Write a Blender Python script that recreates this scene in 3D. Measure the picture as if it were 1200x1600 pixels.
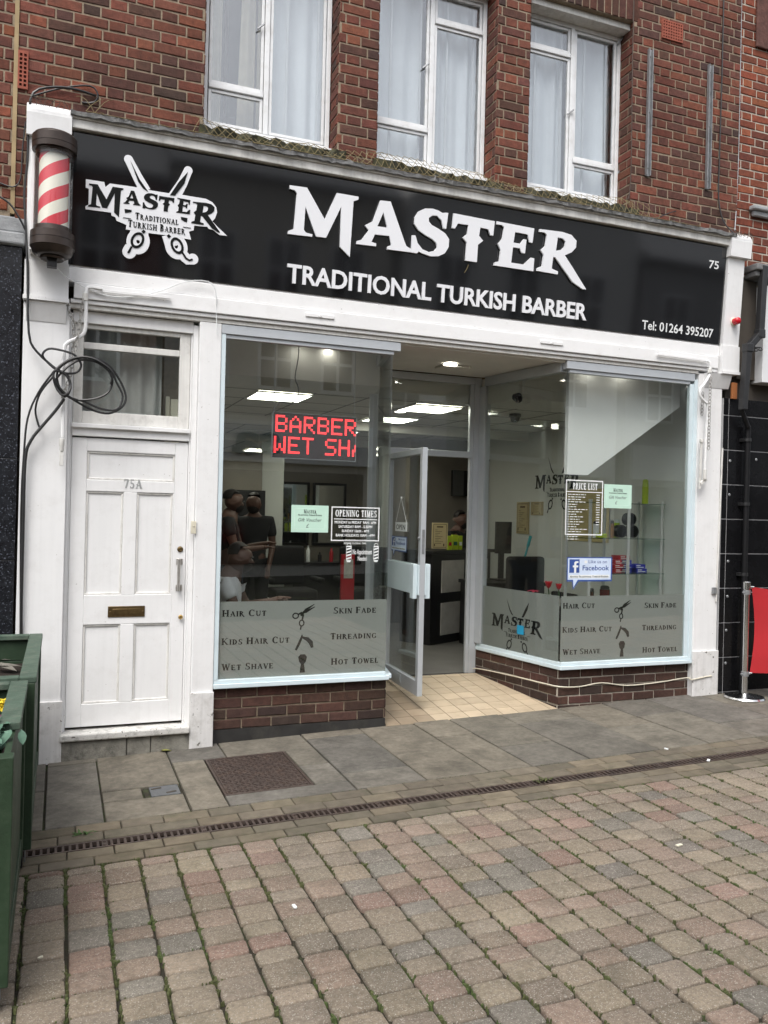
import bpy, math, random
from mathutils import Vector, Matrix, noise
from mathutils.geometry import tessellate_polygon
random.seed(7)
R = math.radians
sc = bpy.context.scene
COL = sc.collection
for _o in list(bpy.data.objects):
    bpy.data.objects.remove(_o)

# ---------------- camera, world, sun, exposure ----------------
FPX = 1294.0
C0 = Vector((0.0, -5.9964, 1.72))
FW = Vector((0.36380575, 0.93147319, 0.00175151))
RT = Vector((0.93118451, -0.36373866, 0.02428161))
UP = Vector((-0.02325477, 0.00720281, 0.99970362))
cam = bpy.data.cameras.new('camera')
cam.sensor_fit = 'VERTICAL'
cam.sensor_height = 36.0
cam.lens = 36.0 * FPX / 1600.0
cam.clip_start = 0.05
cam.clip_end = 600
camo = bpy.data.objects.new('camera', cam)
COL.objects.link(camo)
camo.matrix_world = Matrix(((RT.x, UP.x, -FW.x, C0.x), (RT.y, UP.y, -FW.y, C0.y), (RT.z, UP.z, -FW.z, C0.z), (0, 0, 0, 1)))
sc.camera = camo

SUN_EL, SUN_AZ = R(58), R(215)      # azimuth: direction the light comes from, clockwise from +Y
w = bpy.data.worlds.new('World')
sc.world = w
w.use_nodes = True
nt = w.node_tree
bg = nt.nodes['Background']
sky = nt.nodes.new('ShaderNodeTexSky')
sky.sky_type = 'NISHITA'
sky.sun_disc = False
sky.sun_elevation = SUN_EL
sky.sun_rotation = SUN_AZ
sky.air_density = 1.0
sky.dust_density = 4.0
hs = nt.nodes.new('ShaderNodeHueSaturation')
hs.inputs['Saturation'].default_value = 0.30
nt.links.new(sky.outputs[0], hs.inputs['Color'])
nt.links.new(hs.outputs[0], bg.inputs['Color'])
bg.inputs['Strength'].default_value = 0.15
sl = bpy.data.lights.new('sun', 'SUN')
sl.energy = 1.0
sl.angle = R(30)
sl.color = (1.0, 0.97, 0.92)
so = bpy.data.objects.new('sun', sl)
COL.objects.link(so)
_sd = Vector((math.sin(SUN_AZ) * math.cos(SUN_EL), math.cos(SUN_AZ) * math.cos(SUN_EL), math.sin(SUN_EL)))
so.rotation_euler = (-_sd).to_track_quat('-Z', 'Y').to_euler()
sc.view_settings.view_transform = 'Standard'
sc.view_settings.look = 'None'
sc.view_settings.gamma = 1.0
sc.view_settings.use_curve_mapping = False
sc.view_settings.exposure = 0.85
sc.render.engine = 'CYCLES'
sc.cycles.use_denoising = True
sc.cycles.max_bounces = 8
sc.cycles.transparent_max_bounces = 24
sc.cycles.diffuse_bounces = 4
sc.cycles.glossy_bounces = 4
sc.cycles.sample_clamp_indirect = 6.0
sc.cycles.caustics_reflective = False
sc.cycles.caustics_refractive = False

# ---------------- photo geometry: rays through measured points onto real planes ----------------
def ray(u, v):
    return FW * FPX + RT * (u - 600) + UP * (800 - v)
def P(u, v, Y=0.0):
    d = ray(u, v)
    return C0 + d * ((Y - C0.y) / d.y)
def PX(u, v, X):
    d = ray(u, v)
    return C0 + d * ((X - C0.x) / d.x)
def PZ(u, v, z):
    d = ray(u, v)
    return C0 + d * ((z - C0.z) / d.z)
def gz(x):
    return 0.025 * x
def G(u, v):
    d = ray(u, v)
    return C0 + d * ((0.025 * C0.x - C0.z) / (d.z - 0.025 * d.x))

class Frame:
    def __init__(s, o, ux, uy):
        s.o = Vector(o); s.ux = Vector(ux).normalized()
        s.n = s.ux.cross(Vector(uy)).normalized(); s.uy = s.n.cross(s.ux)
    def pt(s, a, b, c=0.0):
        return s.o + s.ux * a + s.uy * b + s.n * c
    def px(s, u, v):
        d = ray(u, v)
        p = C0 + d * ((s.o - C0).dot(s.n) / d.dot(s.n)) - s.o
        return (p.dot(s.ux), p.dot(s.uy))
def facade(Y):
    return Frame((0, Y, 0), (1, 0, 0), (0, 0, 1))

# ---------------- mesh builder ----------------
class MB:
    def __init__(s):
        s.v = []; s.f = []; s.mi = []; s.c = []; s.sm = []
        s.jit = 0
    def add(s, vs, fs, mi=0, col=None, sm=False):
        b = len(s.v)
        s.v += [Vector(p) for p in vs]
        for f in fs:
            s.f.append([b + i for i in f]); s.mi.append(mi); s.c.append(col); s.sm.append(sm)
        return s
    def box(s, x0, y0, z0, x1, y1, z1, mi=0, col=None):
        vs = [(x, y, z) for z in (z0, z1) for y in (y0, y1) for x in (x0, x1)]
        return s.add(vs, [(0, 2, 3, 1), (4, 5, 7, 6), (0, 1, 5, 4), (2, 6, 7, 3), (0, 4, 6, 2), (1, 3, 7, 5)], mi, col)
    def obox(s, c, ax, ay, az, mi=0, col=None):
        c = Vector(c); ax = Vector(ax); ay = Vector(ay); az = Vector(az)
        vs = [c + ax * i + ay * j + az * k for k in (-1, 1) for j in (-1, 1) for i in (-1, 1)]
        fl = [(0, 2, 3, 1), (4, 5, 7, 6), (0, 1, 5, 4), (2, 6, 7, 3), (0, 4, 6, 2), (1, 3, 7, 5)]
        if ax.cross(ay).dot(az) < 0:
            fl = [tuple(reversed(f)) for f in fl]
        return s.add(vs, fl, mi, col)
    def fbox(s, fr, a0, b0, a1, b1, c0, c1, mi=0, col=None):
        return s.obox(fr.pt((a0 + a1) / 2, (b0 + b1) / 2, (c0 + c1) / 2), fr.ux * ((a1 - a0) / 2), fr.uy * ((b1 - b0) / 2), fr.n * ((c1 - c0) / 2), mi, col)
    def bar(s, p, q, w, h, upv=(0, 0, 1), mi=0):
        p = Vector(p); q = Vector(q); d = q - p
        side = d.cross(Vector(upv)).normalized(); u2 = side.cross(d).normalized()
        return s.obox((p + q) / 2, d / 2, side * (w / 2), u2 * (h / 2), mi)
    def prism(s, fr, poly, c0, c1, mi=0, holes=(), col=None, smooth=False):
        loops = [list(poly)] + [list(h) for h in holes]
        def area(l):
            return sum(l[i - 1][0] * l[i][1] - l[i][0] * l[i - 1][1] for i in range(len(l)))
        if area(loops[0]) < 0: loops[0].reverse()
        for h in loops[1:]:
            if area(h) > 0: h.reverse()
        s.jit += 1
        c1 = c1 + (s.jit % 23) * 0.00006 * (1 if c1 > c0 else -1)
        flat = [p for l in loops for p in l]
        tris = tessellate_polygon([[Vector((a, b, 0)) for a, b in l] for l in loops])
        n = len(flat)
        vs = [fr.pt(a, b, c1) for a, b in flat] + [fr.pt(a, b, c0) for a, b in flat]
        fs = []
        for t in tris:
            a, b, c = [flat[i] for i in t]
            ar = (b[0] - a[0]) * (c[1] - a[1]) - (c[0] - a[0]) * (b[1] - a[1])
            t = tuple(t) if ar > 0 else tuple(reversed(t))
            fs.append(t); fs.append(tuple(n + i for i in reversed(t)))
        k = 0
        for l in loops:
            m = len(l)
            for i in range(m):
                j = (i + 1) % m
                fs.append((k + i, n + k + i, n + k + j, k + j))
            k += m
        if c1 < c0: fs = [tuple(reversed(f)) for f in fs]
        return s.add(vs, fs, mi, col, False)
    def tube(s, pts, r, n=8, mi=0, closed=False, col=None):
        pts = [Vector(p) for p in pts]; m = len(pts)
        rr = r if isinstance(r, (list, tuple)) else [r] * m
        tang = []
        for i in range(m):
            a = pts[i - 1] if (i > 0 or closed) else pts[i]
            b = pts[(i + 1) % m] if (i < m - 1 or closed) else pts[i]
            t = (b - a)
            tang.append(t.normalized() if t.length > 1e-9 else Vector((0, 0, 1)))
        ref = Vector((0, 0, 1)) if abs(tang[0].z) < 0.9 else Vector((1, 0, 0))
        x = tang[0].cross(ref).normalized()
        vs = []
        for i in range(m):
            t = tang[i]
            x = (x - t * x.dot(t)).normalized(); y = t.cross(x)
            for k in range(n):
                a = 2 * math.pi * k / n
                vs.append(pts[i] + (x * math.cos(a) + y * math.sin(a)) * rr[i])
        fs = []
        for i in range(m if closed else m - 1):
            j = (i + 1) % m
            for k in range(n):
                l = (k + 1) % n
                fs.append((i * n + k, i * n + l, j * n + l, j * n + k))
        s.add(vs, fs, mi, col, n > 4)
        if not closed:
            b = len(s.v) - len(vs)
            for base, rev in ((0, True), ((m - 1) * n, False)):
                f = [b + base + k for k in range(n)]
                s.f.append(list(reversed(f)) if rev else f); s.mi.append(mi); s.c.append(col); s.sm.append(False)
        return s
    def lathe(s, o, prof, n=24, mi=0, axis=(0, 0, 1), col=None, caps=True):
        az = Vector(axis).normalized()
        ax = az.cross(Vector((0, 1, 0)) if abs(az.y) < 0.9 else Vector((1, 0, 0))).normalized(); ay = az.cross(ax)
        o = Vector(o); vs = []
        for r, z in prof:
            for k in range(n):
                a = 2 * math.pi * k / n
                vs.append(o + az * z + (ax * math.cos(a) + ay * math.sin(a)) * r)
        fs = []
        for i in range(len(prof) - 1):
            for k in range(n):
                l = (k + 1) % n
                fs.append((i * n + k, i * n + l, (i + 1) * n + l, (i + 1) * n + k))
        if caps: fs.append(tuple(range(n - 1, -1, -1))); fs.append(tuple((len(prof) - 1) * n + k for k in range(n)))
        s.add(vs, fs, mi, col, True)
        if caps: s.sm[-1] = s.sm[-2] = False
        return s
    def build(s, name, mats, parent=None, bevel=0, seg=2, label=None):
        me = bpy.data.meshes.new(name)
        off = Vector((0, 0, 0))
        q = parent
        while q is not None:
            off += q.location; q = q.parent
        me.from_pydata([tuple(p - off) for p in s.v], [], s.f)
        if not isinstance(mats, (list, tuple)): mats = [mats]
        for m in mats: me.materials.append(m)
        me.polygons.foreach_set('material_index', s.mi)
        me.polygons.foreach_set('use_smooth', s.sm)
        if any(c is not None for c in s.c):
            at = me.color_attributes.new('Col', 'FLOAT_COLOR', 'CORNER')
            data = []
            for f, c in zip(s.f, s.c):
                c = c or (1, 1, 1)
                data += [c[0], c[1], c[2], 1.0] * len(f)
            at.data.foreach_set('color', data)
        me.update()
        if any(s.sm): me.set_sharp_from_angle(angle=R(38))
        o = bpy.data.objects.new(name, me)
        COL.objects.link(o)
        if parent is not None: o.parent = parent
        if bevel:
            b = o.modifiers.new('bevel', 'BEVEL'); b.width = bevel; b.segments = seg; b.limit_method = 'ANGLE'; b.angle_limit = R(40)
        if label: o['label'] = label
        return o

def tag(o, label, cat, group=None, kind=None):
    if label: o['label'] = label
    if cat: o['category'] = cat
    if group: o['group'] = group
    if kind: o['kind'] = kind
    return o
def thing(name, label, cat, loc=(0, 0, 0), group=None):
    o = bpy.data.objects.new(name, None)
    COL.objects.link(o)
    o.empty_display_size = 0.1
    o.location = Vector(loc)
    return tag(o, label, cat, group)
def structure(o):
    o['kind'] = 'structure'
    return o
def dup(o, loc, label=None, parent=None):
    c = o.copy(); COL.objects.link(c)
    if parent is None:
        c.location = loc
        if label: c['label'] = label
    else:
        c.parent = parent
    for ch in list(o.children):
        dup(ch, None, None, c)
    return c

# ---------------- materials ----------------
MT = {}
def mat(name, col, rough=0.6, metal=0.0, var=0.15, vs=6.0, bump=0.0, bs=80.0, attr=False, spec=0.5, dirt=None, dirt_amt=0.5, dirt_s=5.0, speck=None, coat=0.0, rvar=0.0, streak=0.0, var2=None):
    m = bpy.data.materials.new(name); m.use_nodes = True
    t = m.node_tree; N = t.nodes; L = t.links
    b = N['Principled BSDF']
    tc = N.new('ShaderNodeTexCoord')
    def noise_(scale, detail=5.0, rough_=0.6):
        n = N.new('ShaderNodeTexNoise'); n.inputs['Scale'].default_value = scale; n.inputs['Detail'].default_value = detail
        n.inputs['Roughness'].default_value = rough_
        L.new(tc.outputs['Object'], n.inputs['Vector']); return n
    if attr:
        a = N.new('ShaderNodeAttribute'); a.attribute_name = 'Col'; src = a.outputs['Color']
    else:
        rgb = N.new('ShaderNodeRGB'); rgb.outputs[0].default_value = (*col, 1); src = rgb.outputs[0]
    if var:
        n = noise_(vs)
        mr = N.new('ShaderNodeMapRange'); mr.inputs['From Min'].default_value = 0.25; mr.inputs['From Max'].default_value = 0.75
        mr.inputs['To Min'].default_value = 1 - var; mr.inputs['To Max'].default_value = 1 + var
        L.new(n.outputs['Fac'], mr.inputs['Value'])
        mx = N.new('ShaderNodeMix'); mx.data_type = 'RGBA'; mx.blend_type = 'MULTIPLY'; mx.inputs['Factor'].default_value = 1
        L.new(src, mx.inputs['A']); L.new(mr.outputs[0], mx.inputs['B']); src = mx.outputs['Result']
    if var2:
        n = noise_(var2[0], 3.0)
        mr = N.new('ShaderNodeMapRange'); mr.inputs['From Min'].default_value = 0.3; mr.inputs['From Max'].default_value = 0.7
        mr.inputs['To Min'].default_value = 1 - var2[1]; mr.inputs['To Max'].default_value = 1 + var2[1]
        L.new(n.outputs['Fac'], mr.inputs['Value'])
        mx = N.new('ShaderNodeMix'); mx.data_type = 'RGBA'; mx.blend_type = 'MULTIPLY'; mx.inputs['Factor'].default_value = 1
        L.new(src, mx.inputs['A']); L.new(mr.outputs[0], mx.inputs['B']); src = mx.outputs['Result']
    if streak:
        mp = N.new('ShaderNodeMapping'); mp.inputs['Scale'].default_value = (38, 38, 1.6); L.new(tc.outputs['Object'], mp.inputs['Vector'])
        n = N.new('ShaderNodeTexNoise'); n.inputs['Scale'].default_value = 1.0; n.inputs['Detail'].default_value = 6; L.new(mp.outputs[0], n.inputs['Vector'])
        mr = N.new('ShaderNodeMapRange'); mr.inputs['From Min'].default_value = 0.42; mr.inputs['From Max'].default_value = 0.75
        mr.inputs['To Min'].default_value = 1.0; mr.inputs['To Max'].default_value = 1 - streak
        L.new(n.outputs['Fac'], mr.inputs['Value'])
        mx = N.new('ShaderNodeMix'); mx.data_type = 'RGBA'; mx.blend_type = 'MULTIPLY'; mx.inputs['Factor'].default_value = 1
        L.new(src, mx.inputs['A']); L.new(mr.outputs[0], mx.inputs['B']); src = mx.outputs['Result']
    if speck:
        sc_, thr, scol = speck
        n = noise_(sc_, 2.0)
        cr = N.new('ShaderNodeMapRange'); cr.inputs['From Min'].default_value = thr; cr.inputs['From Max'].default_value = thr + 0.06
        L.new(n.outputs['Fac'], cr.inputs['Value'])
        mx = N.new('ShaderNodeMix'); mx.data_type = 'RGBA'
        L.new(cr.outputs[0], mx.inputs['Factor']); L.new(src, mx.inputs['A']); mx.inputs['B'].default_value = (*scol, 1); src = mx.outputs['Result']
    if dirt:
        n = noise_(dirt_s, 8.0, 0.7)
        cr = N.new('ShaderNodeMapRange'); cr.inputs['From Min'].default_value = 0.5; cr.inputs['From Max'].default_value = 0.78
        cr.inputs['To Max'].default_value = dirt_amt
        L.new(n.outputs['Fac'], cr.inputs['Value'])
        mx = N.new('ShaderNodeMix'); mx.data_type = 'RGBA'
        L.new(cr.outputs[0], mx.inputs['Factor']); L.new(src, mx.inputs['A']); mx.inputs['B'].default_value = (*dirt, 1); src = mx.outputs['Result']
    L.new(src, b.inputs['Base Color'])
    b.inputs['Roughness'].default_value = rough
    b.inputs['Metallic'].default_value = metal
    b.inputs['Specular IOR Level'].default_value = spec
    b.inputs['Coat Weight'].default_value = coat
    if rvar:
        n = noise_(vs * 2.3)
        mr = N.new('ShaderNodeMapRange'); mr.inputs['To Min'].default_value = max(0.02, rough - rvar); mr.inputs['To Max'].default_value = rough + rvar
        L.new(n.outputs['Fac'], mr.inputs['Value']); L.new(mr.outputs[0], b.inputs['Roughness'])
    if bump:
        n = noise_(bs, 6.0)
        bp = N.new('ShaderNodeBump'); bp.inputs['Strength'].default_value = bump; bp.inputs['Distance'].default_value = 0.01
        L.new(n.outputs['Fac'], bp.inputs['Height']); L.new(bp.outputs[0], b.inputs['Normal'])
    MT[name] = m
    return m
def emit(name, col, strength):
    m = bpy.data.materials.new(name); m.use_nodes = True
    b = m.node_tree.nodes['Principled BSDF']
    b.inputs['Base Color'].default_value = (*[c * 0.5 for c in col], 1)
    b.inputs['Emission Color'].default_value = (*col, 1); b.inputs['Emission Strength'].default_value = strength
    return m
def glass(name, tint=(0.93, 0.96, 0.95), f0=0.04, rough=0.0, gain=1.0):
    m = bpy.data.materials.new(name); m.use_nodes = True
    t = m.node_tree; N = t.nodes; L = t.links
    N.remove(N['Principled BSDF']); out = N['Material Output']
    lw = N.new('ShaderNodeLayerWeight'); lw.inputs['Blend'].default_value = 0.5
    pw = N.new('ShaderNodeMath'); pw.operation = 'POWER'; pw.inputs[1].default_value = 5
    ml = N.new('ShaderNodeMath'); ml.operation = 'MULTIPLY_ADD'; ml.inputs[1].default_value = (1 - f0) * gain; ml.inputs[2].default_value = f0
    L.new(lw.outputs['Facing'], pw.inputs[0]); L.new(pw.outputs[0], ml.inputs[0])
    tr = N.new('ShaderNodeBsdfTransparent'); tr.inputs['Color'].default_value = (*tint, 1)
    gl = N.new('ShaderNodeBsdfGlossy'); gl.inputs['Roughness'].default_value = rough
    mx = N.new('ShaderNodeMixShader')
    L.new(ml.outputs[0], mx.inputs[0]); L.new(tr.outputs[0], mx.inputs[1]); L.new(gl.outputs[0], mx.inputs[2])
    L.new(mx.outputs[0], out.inputs['Surface'])
    return m

WHITE = mat('white_paint', (0.81, 0.81, 0.81), 0.42, var=0.03, vs=3, bump=0.05, bs=30, dirt=(0.45, 0.43, 0.40), dirt_amt=0.2, dirt_s=9, speck=(45, 0.735, (0.30, 0.28, 0.25)), streak=0.04)
BOARD = mat('white_board_paint', (0.81, 0.81, 0.81), 0.42, var=0.04, vs=3, bump=0.05, bs=30, dirt=(0.45, 0.43, 0.40), dirt_amt=0.25, dirt_s=7, speck=(45, 0.735, (0.30, 0.28, 0.25)))
WHITE_OLD = mat('weathered_white_paint', (0.71, 0.70, 0.67), 0.6, var=0.08, vs=5, bump=0.15, bs=25, dirt=(0.30, 0.28, 0.24), dirt_amt=0.6, dirt_s=8, streak=0.15)
PLINTH = mat('chipped_white_paint', (0.72, 0.71, 0.70), 0.6, var=0.06, vs=5, bump=0.15, bs=25, dirt=(0.28, 0.26, 0.22), dirt_amt=0.55, dirt_s=9, speck=(26, 0.68, (0.07, 0.065, 0.055)), streak=0.15)
BLUE = mat('pale_blue_frame', (0.63, 0.73, 0.77), 0.42, var=0.04, vs=4, dirt=(0.4, 0.45, 0.46), dirt_amt=0.3)
ALU = mat('grey_aluminium', (0.56, 0.59, 0.62), 0.38, 0.35, var=0.05, vs=6)
BLACKGLOSS = mat('black_gloss_acrylic', (0.008, 0.008, 0.009), 0.06, var=0.2, vs=2, spec=0.95)
BLACK = mat('black_paint', (0.008, 0.008, 0.009), 0.5, var=0.2, spec=0.25)
BLACKP = mat('black_plastic', (0.02, 0.02, 0.021), 0.4, var=0.2, vs=20)
BLACKV = mat('black_vinyl', (0.008, 0.009, 0.009), 0.7, var=0.1, spec=0.15)
CHAINM = mat('dull_chain', (0.34, 0.33, 0.31), 0.6, 0.2)
SIGNWHITE = mat('white_acrylic_letter', (0.84, 0.85, 0.88), 0.3, var=0.02)
PRINTW = mat('white_vinyl', (0.80, 0.82, 0.82), 0.5, var=0.03)
BRICK = mat('wall_brick', (0.2, 0.06, 0.04), 0.88, attr=True, var=0.3, vs=30, bump=0.6, bs=120, dirt=(0.05, 0.035, 0.03), dirt_amt=0.5, dirt_s=14, spec=0.25, var2=(1.6, 0.22))
MORTAR = mat('mortar', (0.28, 0.225, 0.165), 0.95, var=0.25, vs=30, bump=0.5, bs=150, spec=0.2)
MORTARW = mat('pale_mortar', (0.48, 0.44, 0.37), 0.95, var=0.2, vs=30, bump=0.4, bs=150, spec=0.2)
PAVER = mat('block_paver', (0.2, 0.18, 0.16), 0.9, attr=True, var=0.30, vs=60, bump=0.9, bs=260, spec=0.3, speck=(170, 0.595, (0.44, 0.41, 0.36)), dirt=(0.07, 0.065, 0.045), dirt_amt=0.5, dirt_s=6, var2=(1.3, 0.12))
FLAG = mat('flagstone', (0.12, 0.112, 0.1), 0.8, attr=True, var=0.32, vs=5, bump=0.35, bs=90, spec=0.35, dirt=(0.055, 0.050, 0.040), dirt_amt=0.7, dirt_s=3.4, rvar=0.1, speck=(120, 0.66, (0.20, 0.19, 0.16)), var2=(26, 0.2))
JOINT = mat('joint_soil', (0.026, 0.022, 0.013), 0.95, var=0.5, vs=14, dirt=(0.045, 0.085, 0.012), dirt_amt=1.0, dirt_s=4.5, bump=0.8, bs=90)
MOSS = mat('moss', (0.072, 0.080, 0.028), 0.95, var=0.5, vs=60, bump=0.6, bs=200, dirt=(0.058, 0.125, 0.026), dirt_amt=1.0, dirt_s=1.6)
IRON = mat('cast_iron', (0.075, 0.055, 0.047), 0.6, 0.3, var=0.3, vs=12, bump=0.3, bs=90, dirt=(0.10, 0.055, 0.03), dirt_amt=0.5, dirt_s=10)
TILE = mat('cream_floor_tile', (0.42, 0.33, 0.22), 0.5, attr=True, var=0.1, vs=6, dirt=(0.18, 0.13, 0.08), dirt_amt=0.5, dirt_s=5)
GROUT = mat('dark_grout', (0.06, 0.05, 0.04), 0.9)
LEAD = mat('lead_flashing', (0.20, 0.20, 0.20), 0.7, 0.2, var=0.35, vs=9, bump=0.8, bs=35, dirt=(0.04, 0.042, 0.03), dirt_amt=0.8, dirt_s=7)
MOSSLEDGE = mat('mossy_ledge', (0.05, 0.048, 0.03), 0.95, var=0.5, vs=14, bump=0.8, bs=50, dirt=(0.075, 0.075, 0.012), dirt_amt=0.9, dirt_s=8)
NET = mat('net_cord', (0.17, 0.135, 0.065), 0.9)
CONC = mat('weathered_concrete', (0.23, 0.22, 0.19), 0.9, var=0.4, vs=10, bump=0.6, bs=50, dirt=(0.02, 0.02, 0.017), dirt_amt=1.0, dirt_s=9)
STEPW = mat('worn_white_step', (0.60, 0.59, 0.56), 0.7, var=0.12, vs=9, dirt=(0.05, 0.046, 0.038), dirt_amt=1.0, dirt_s=13, bump=0.3, speck=(34, 0.66, (0.10, 0.095, 0.08)))
BRASS = mat('tarnished_brass', (0.16, 0.11, 0.05), 0.42, 0.85, var=0.35, vs=30)
POLISHED = mat('polished_tube', (0.80, 0.80, 0.79), 0.3, 0.55, var=0.04)
CHROME = mat('brushed_chrome', (0.68, 0.68, 0.67), 0.2, 1.0, var=0.05)
STEEL = mat('galvanised_steel', (0.30, 0.31, 0.32), 0.5, 0.6, var=0.3, vs=15)
GREEN = mat('green_planter_paint', (0.017, 0.040, 0.018), 0.6, var=0.3, vs=9, bump=0.25, bs=40, dirt=(0.06, 0.07, 0.05), dirt_amt=0.4, dirt_s=9)
GREENRIM = mat('worn_green_rim', (0.060, 0.095, 0.068), 0.7, var=0.3, vs=12, bump=0.3, bs=50, dirt=(0.2, 0.2, 0.16), dirt_amt=0.5, dirt_s=16)
SOIL = mat('planter_soil', (0.018, 0.011, 0.007), 0.95, var=0.5, vs=30, bump=1.0, bs=60)
LEAF = mat('silvery_leaf', (0.095, 0.185, 0.13), 0.6, var=0.3, vs=20)
LEAFD = mat('dry_leaf', (0.14, 0.13, 0.11), 0.8, var=0.4, vs=20)
YELLOW = mat('yellow_petal', (0.62, 0.46, 0.02), 0.6, var=0.2, vs=30)
PURPLE = mat('plum_petal', (0.16, 0.02, 0.07), 0.6)
RED = mat('red_banner_cloth', (0.42, 0.012, 0.018), 0.75, var=0.08, vs=5, bump=0.1, bs=200)
REDP = mat('red_plastic', (0.5, 0.01, 0.02), 0.25)
GRANITE = mat('dark_granite', (0.014, 0.015, 0.018), 0.22, var=0.4, vs=20, speck=(70, 0.60, (0.11, 0.12, 0.15)), dirt=(0.05, 0.055, 0.065), dirt_amt=0.5, dirt_s=24)
GRANITEB = mat('black_granite_tile', (0.008, 0.008, 0.009), 0.16, var=0.3, vs=10, speck=(60, 0.74, (0.06, 0.06, 0.065)), spec=0.22)
STONEC = mat('grey_stone_cap', (0.30, 0.31, 0.32), 0.8, var=0.3, vs=8, bump=0.4, bs=40)
MASTIC = mat('sand_mastic', (0.36, 0.27, 0.15), 0.9, var=0.2)
FROST = mat('frosted_vinyl', (0.32, 0.33, 0.315), 0.65, var=0.04, vs=2)
CURTAIN = mat('net_curtain', (0.85, 0.88, 0.90), 0.9, var=0.06, vs=4)
CURTAINC = mat('cream_curtain', (0.52, 0.47, 0.36), 0.9, var=0.15, vs=10)
CURTAING = mat('grey_curtain', (0.40, 0.40, 0.39), 0.9, var=0.12, vs=8)
PVC = mat('white_window_paint', (0.76, 0.77, 0.78), 0.4, var=0.05, vs=5, dirt=(0.36, 0.33, 0.28), dirt_amt=0.4, dirt_s=9)
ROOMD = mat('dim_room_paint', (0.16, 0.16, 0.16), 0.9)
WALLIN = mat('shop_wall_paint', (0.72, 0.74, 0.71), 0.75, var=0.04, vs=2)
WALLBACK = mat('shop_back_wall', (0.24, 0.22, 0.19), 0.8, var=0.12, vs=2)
CEIL = mat('ceiling_paint', (0.72, 0.71, 0.67), 0.8, var=0.05)
FLOORIN = mat('grey_shop_floor', (0.15, 0.145, 0.135), 0.4, var=0.2, vs=3)
DARKWOOD = mat('dark_cabinet', (0.016, 0.016, 0.017), 0.4, var=0.2)
MARBLE = mat('white_marble_panel', (0.52, 0.50, 0.46), 0.4, var=0.18, vs=6)
SKIN = mat('skin', (0.10, 0.050, 0.036), 0.55, var=0.08)
HAIR = mat('dark_hair', (0.012, 0.009, 0.008), 0.6)
CLOTHB = mat('black_cloth', (0.014, 0.014, 0.016), 0.85, var=0.2)
CLOTHW = mat('white_cloth', (0.68, 0.68, 0.70), 0.85)
DENIM = mat('dark_denim', (0.02, 0.026, 0.045), 0.85)
PAPERG = mat('mint_card', (0.52, 0.74, 0.62), 0.6, var=0.03)
PAPERC = mat('cream_card', (0.55, 0.46, 0.26), 0.6, var=0.05)
FBBLUE = mat('deep_blue_print', (0.035, 0.085, 0.30), 0.5)
FBPALE = mat('pale_blue_print', (0.62, 0.72, 0.88), 0.5)
INK = mat('grey_ink', (0.10, 0.13, 0.12), 0.6)
TEAL = mat('teal_plastic', (0.03, 0.32, 0.36), 0.4)
TEALSIGN = mat('teal_sign_letter', (0.015, 0.13, 0.20), 0.4)
LIME = mat('lime_packaging', (0.42, 0.55, 0.03), 0.4)
DKGREEN = mat('dark_green_packaging', (0.02, 0.12, 0.07), 0.4)
BLUEBOX = mat('blue_packaging', (0.02, 0.03, 0.35), 0.4)
REDBOX = mat('red_packaging', (0.42, 0.02, 0.03), 0.4)
PETAL = mat('red_petal', (0.55, 0.01, 0.02), 0.5)
STEMG = mat('green_stem', (0.04, 0.10, 0.03), 0.7)
WOODO = mat('orange_timber', (0.32, 0.11, 0.03), 0.7, var=0.3)
CREAM = mat('cream_plastic', (0.66, 0.62, 0.50), 0.45)
POLEBROWN = mat('dark_bronze_cap', (0.045, 0.032, 0.026), 0.33, 0.35, var=0.25, vs=14)
GLASS = glass('shop_glass', (0.95, 0.97, 0.96), 0.10)
GLASSUP = glass('window_glass', (0.93, 0.95, 0.96), 0.20)
GLASSCYL = glass('clear_tube', (0.97, 0.98, 0.98), 0.03)
GLASSSHELF = glass('shelf_glass', (0.70, 0.82, 0.78), 0.06)
PANEL = emit('ceiling_panel_light', (1.0, 0.98, 0.83), 7.0)
SPOT = emit('downlight_lens', (1.0, 0.95, 0.85), 12.0)
LEDRED = emit('led_red', (1.0, 0.045, 0.05), 2.6)
LEDPANEL = mat('led_display_face', (0.040, 0.028, 0.028), 0.5)

def stripe_mat():
    m = bpy.data.materials.new('barber_stripes'); m.use_nodes = True
    t = m.node_tree; N = t.nodes; L = t.links; b = N['Principled BSDF']
    tc = N.new('ShaderNodeTexCoord'); sx = N.new('ShaderNodeSeparateXYZ'); L.new(tc.outputs['Object'], sx.inputs[0])
    at = N.new('ShaderNodeMath'); at.operation = 'ARCTAN2'; L.new(sx.outputs['Y'], at.inputs[0]); L.new(sx.outputs['X'], at.inputs[1])
    a2 = N.new('ShaderNodeMath'); a2.operation = 'MULTIPLY'; a2.inputs[1].default_value = -2 / (2 * math.pi); L.new(at.outputs[0], a2.inputs[0])
    z2 = N.new('ShaderNodeMath'); z2.operation = 'MULTIPLY_ADD'; z2.inputs[1].default_value = 1 / 0.165; L.new(sx.outputs['Z'], z2.inputs[0]); L.new(a2.outputs[0], z2.inputs[2])
    fr = N.new('ShaderNodeMath'); fr.operation = 'FRACT'; L.new(z2.outputs[0], fr.inputs[0])
    gt = N.new('ShaderNodeMath'); gt.operation = 'GREATER_THAN'; gt.inputs[1].default_value = 0.5; L.new(fr.outputs[0], gt.inputs[0])
    mx = N.new('ShaderNodeMix'); mx.data_type = 'RGBA'; mx.inputs['A'].default_value = (0.90, 0.84, 0.72, 1); mx.inputs['B'].default_value = (0.72, 0.03, 0.05, 1)
    L.new(gt.outputs[0], mx.inputs['Factor']); L.new(mx.outputs['Result'], b.inputs['Base Color']); b.inputs['Roughness'].default_value = 0.35
    return m
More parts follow.
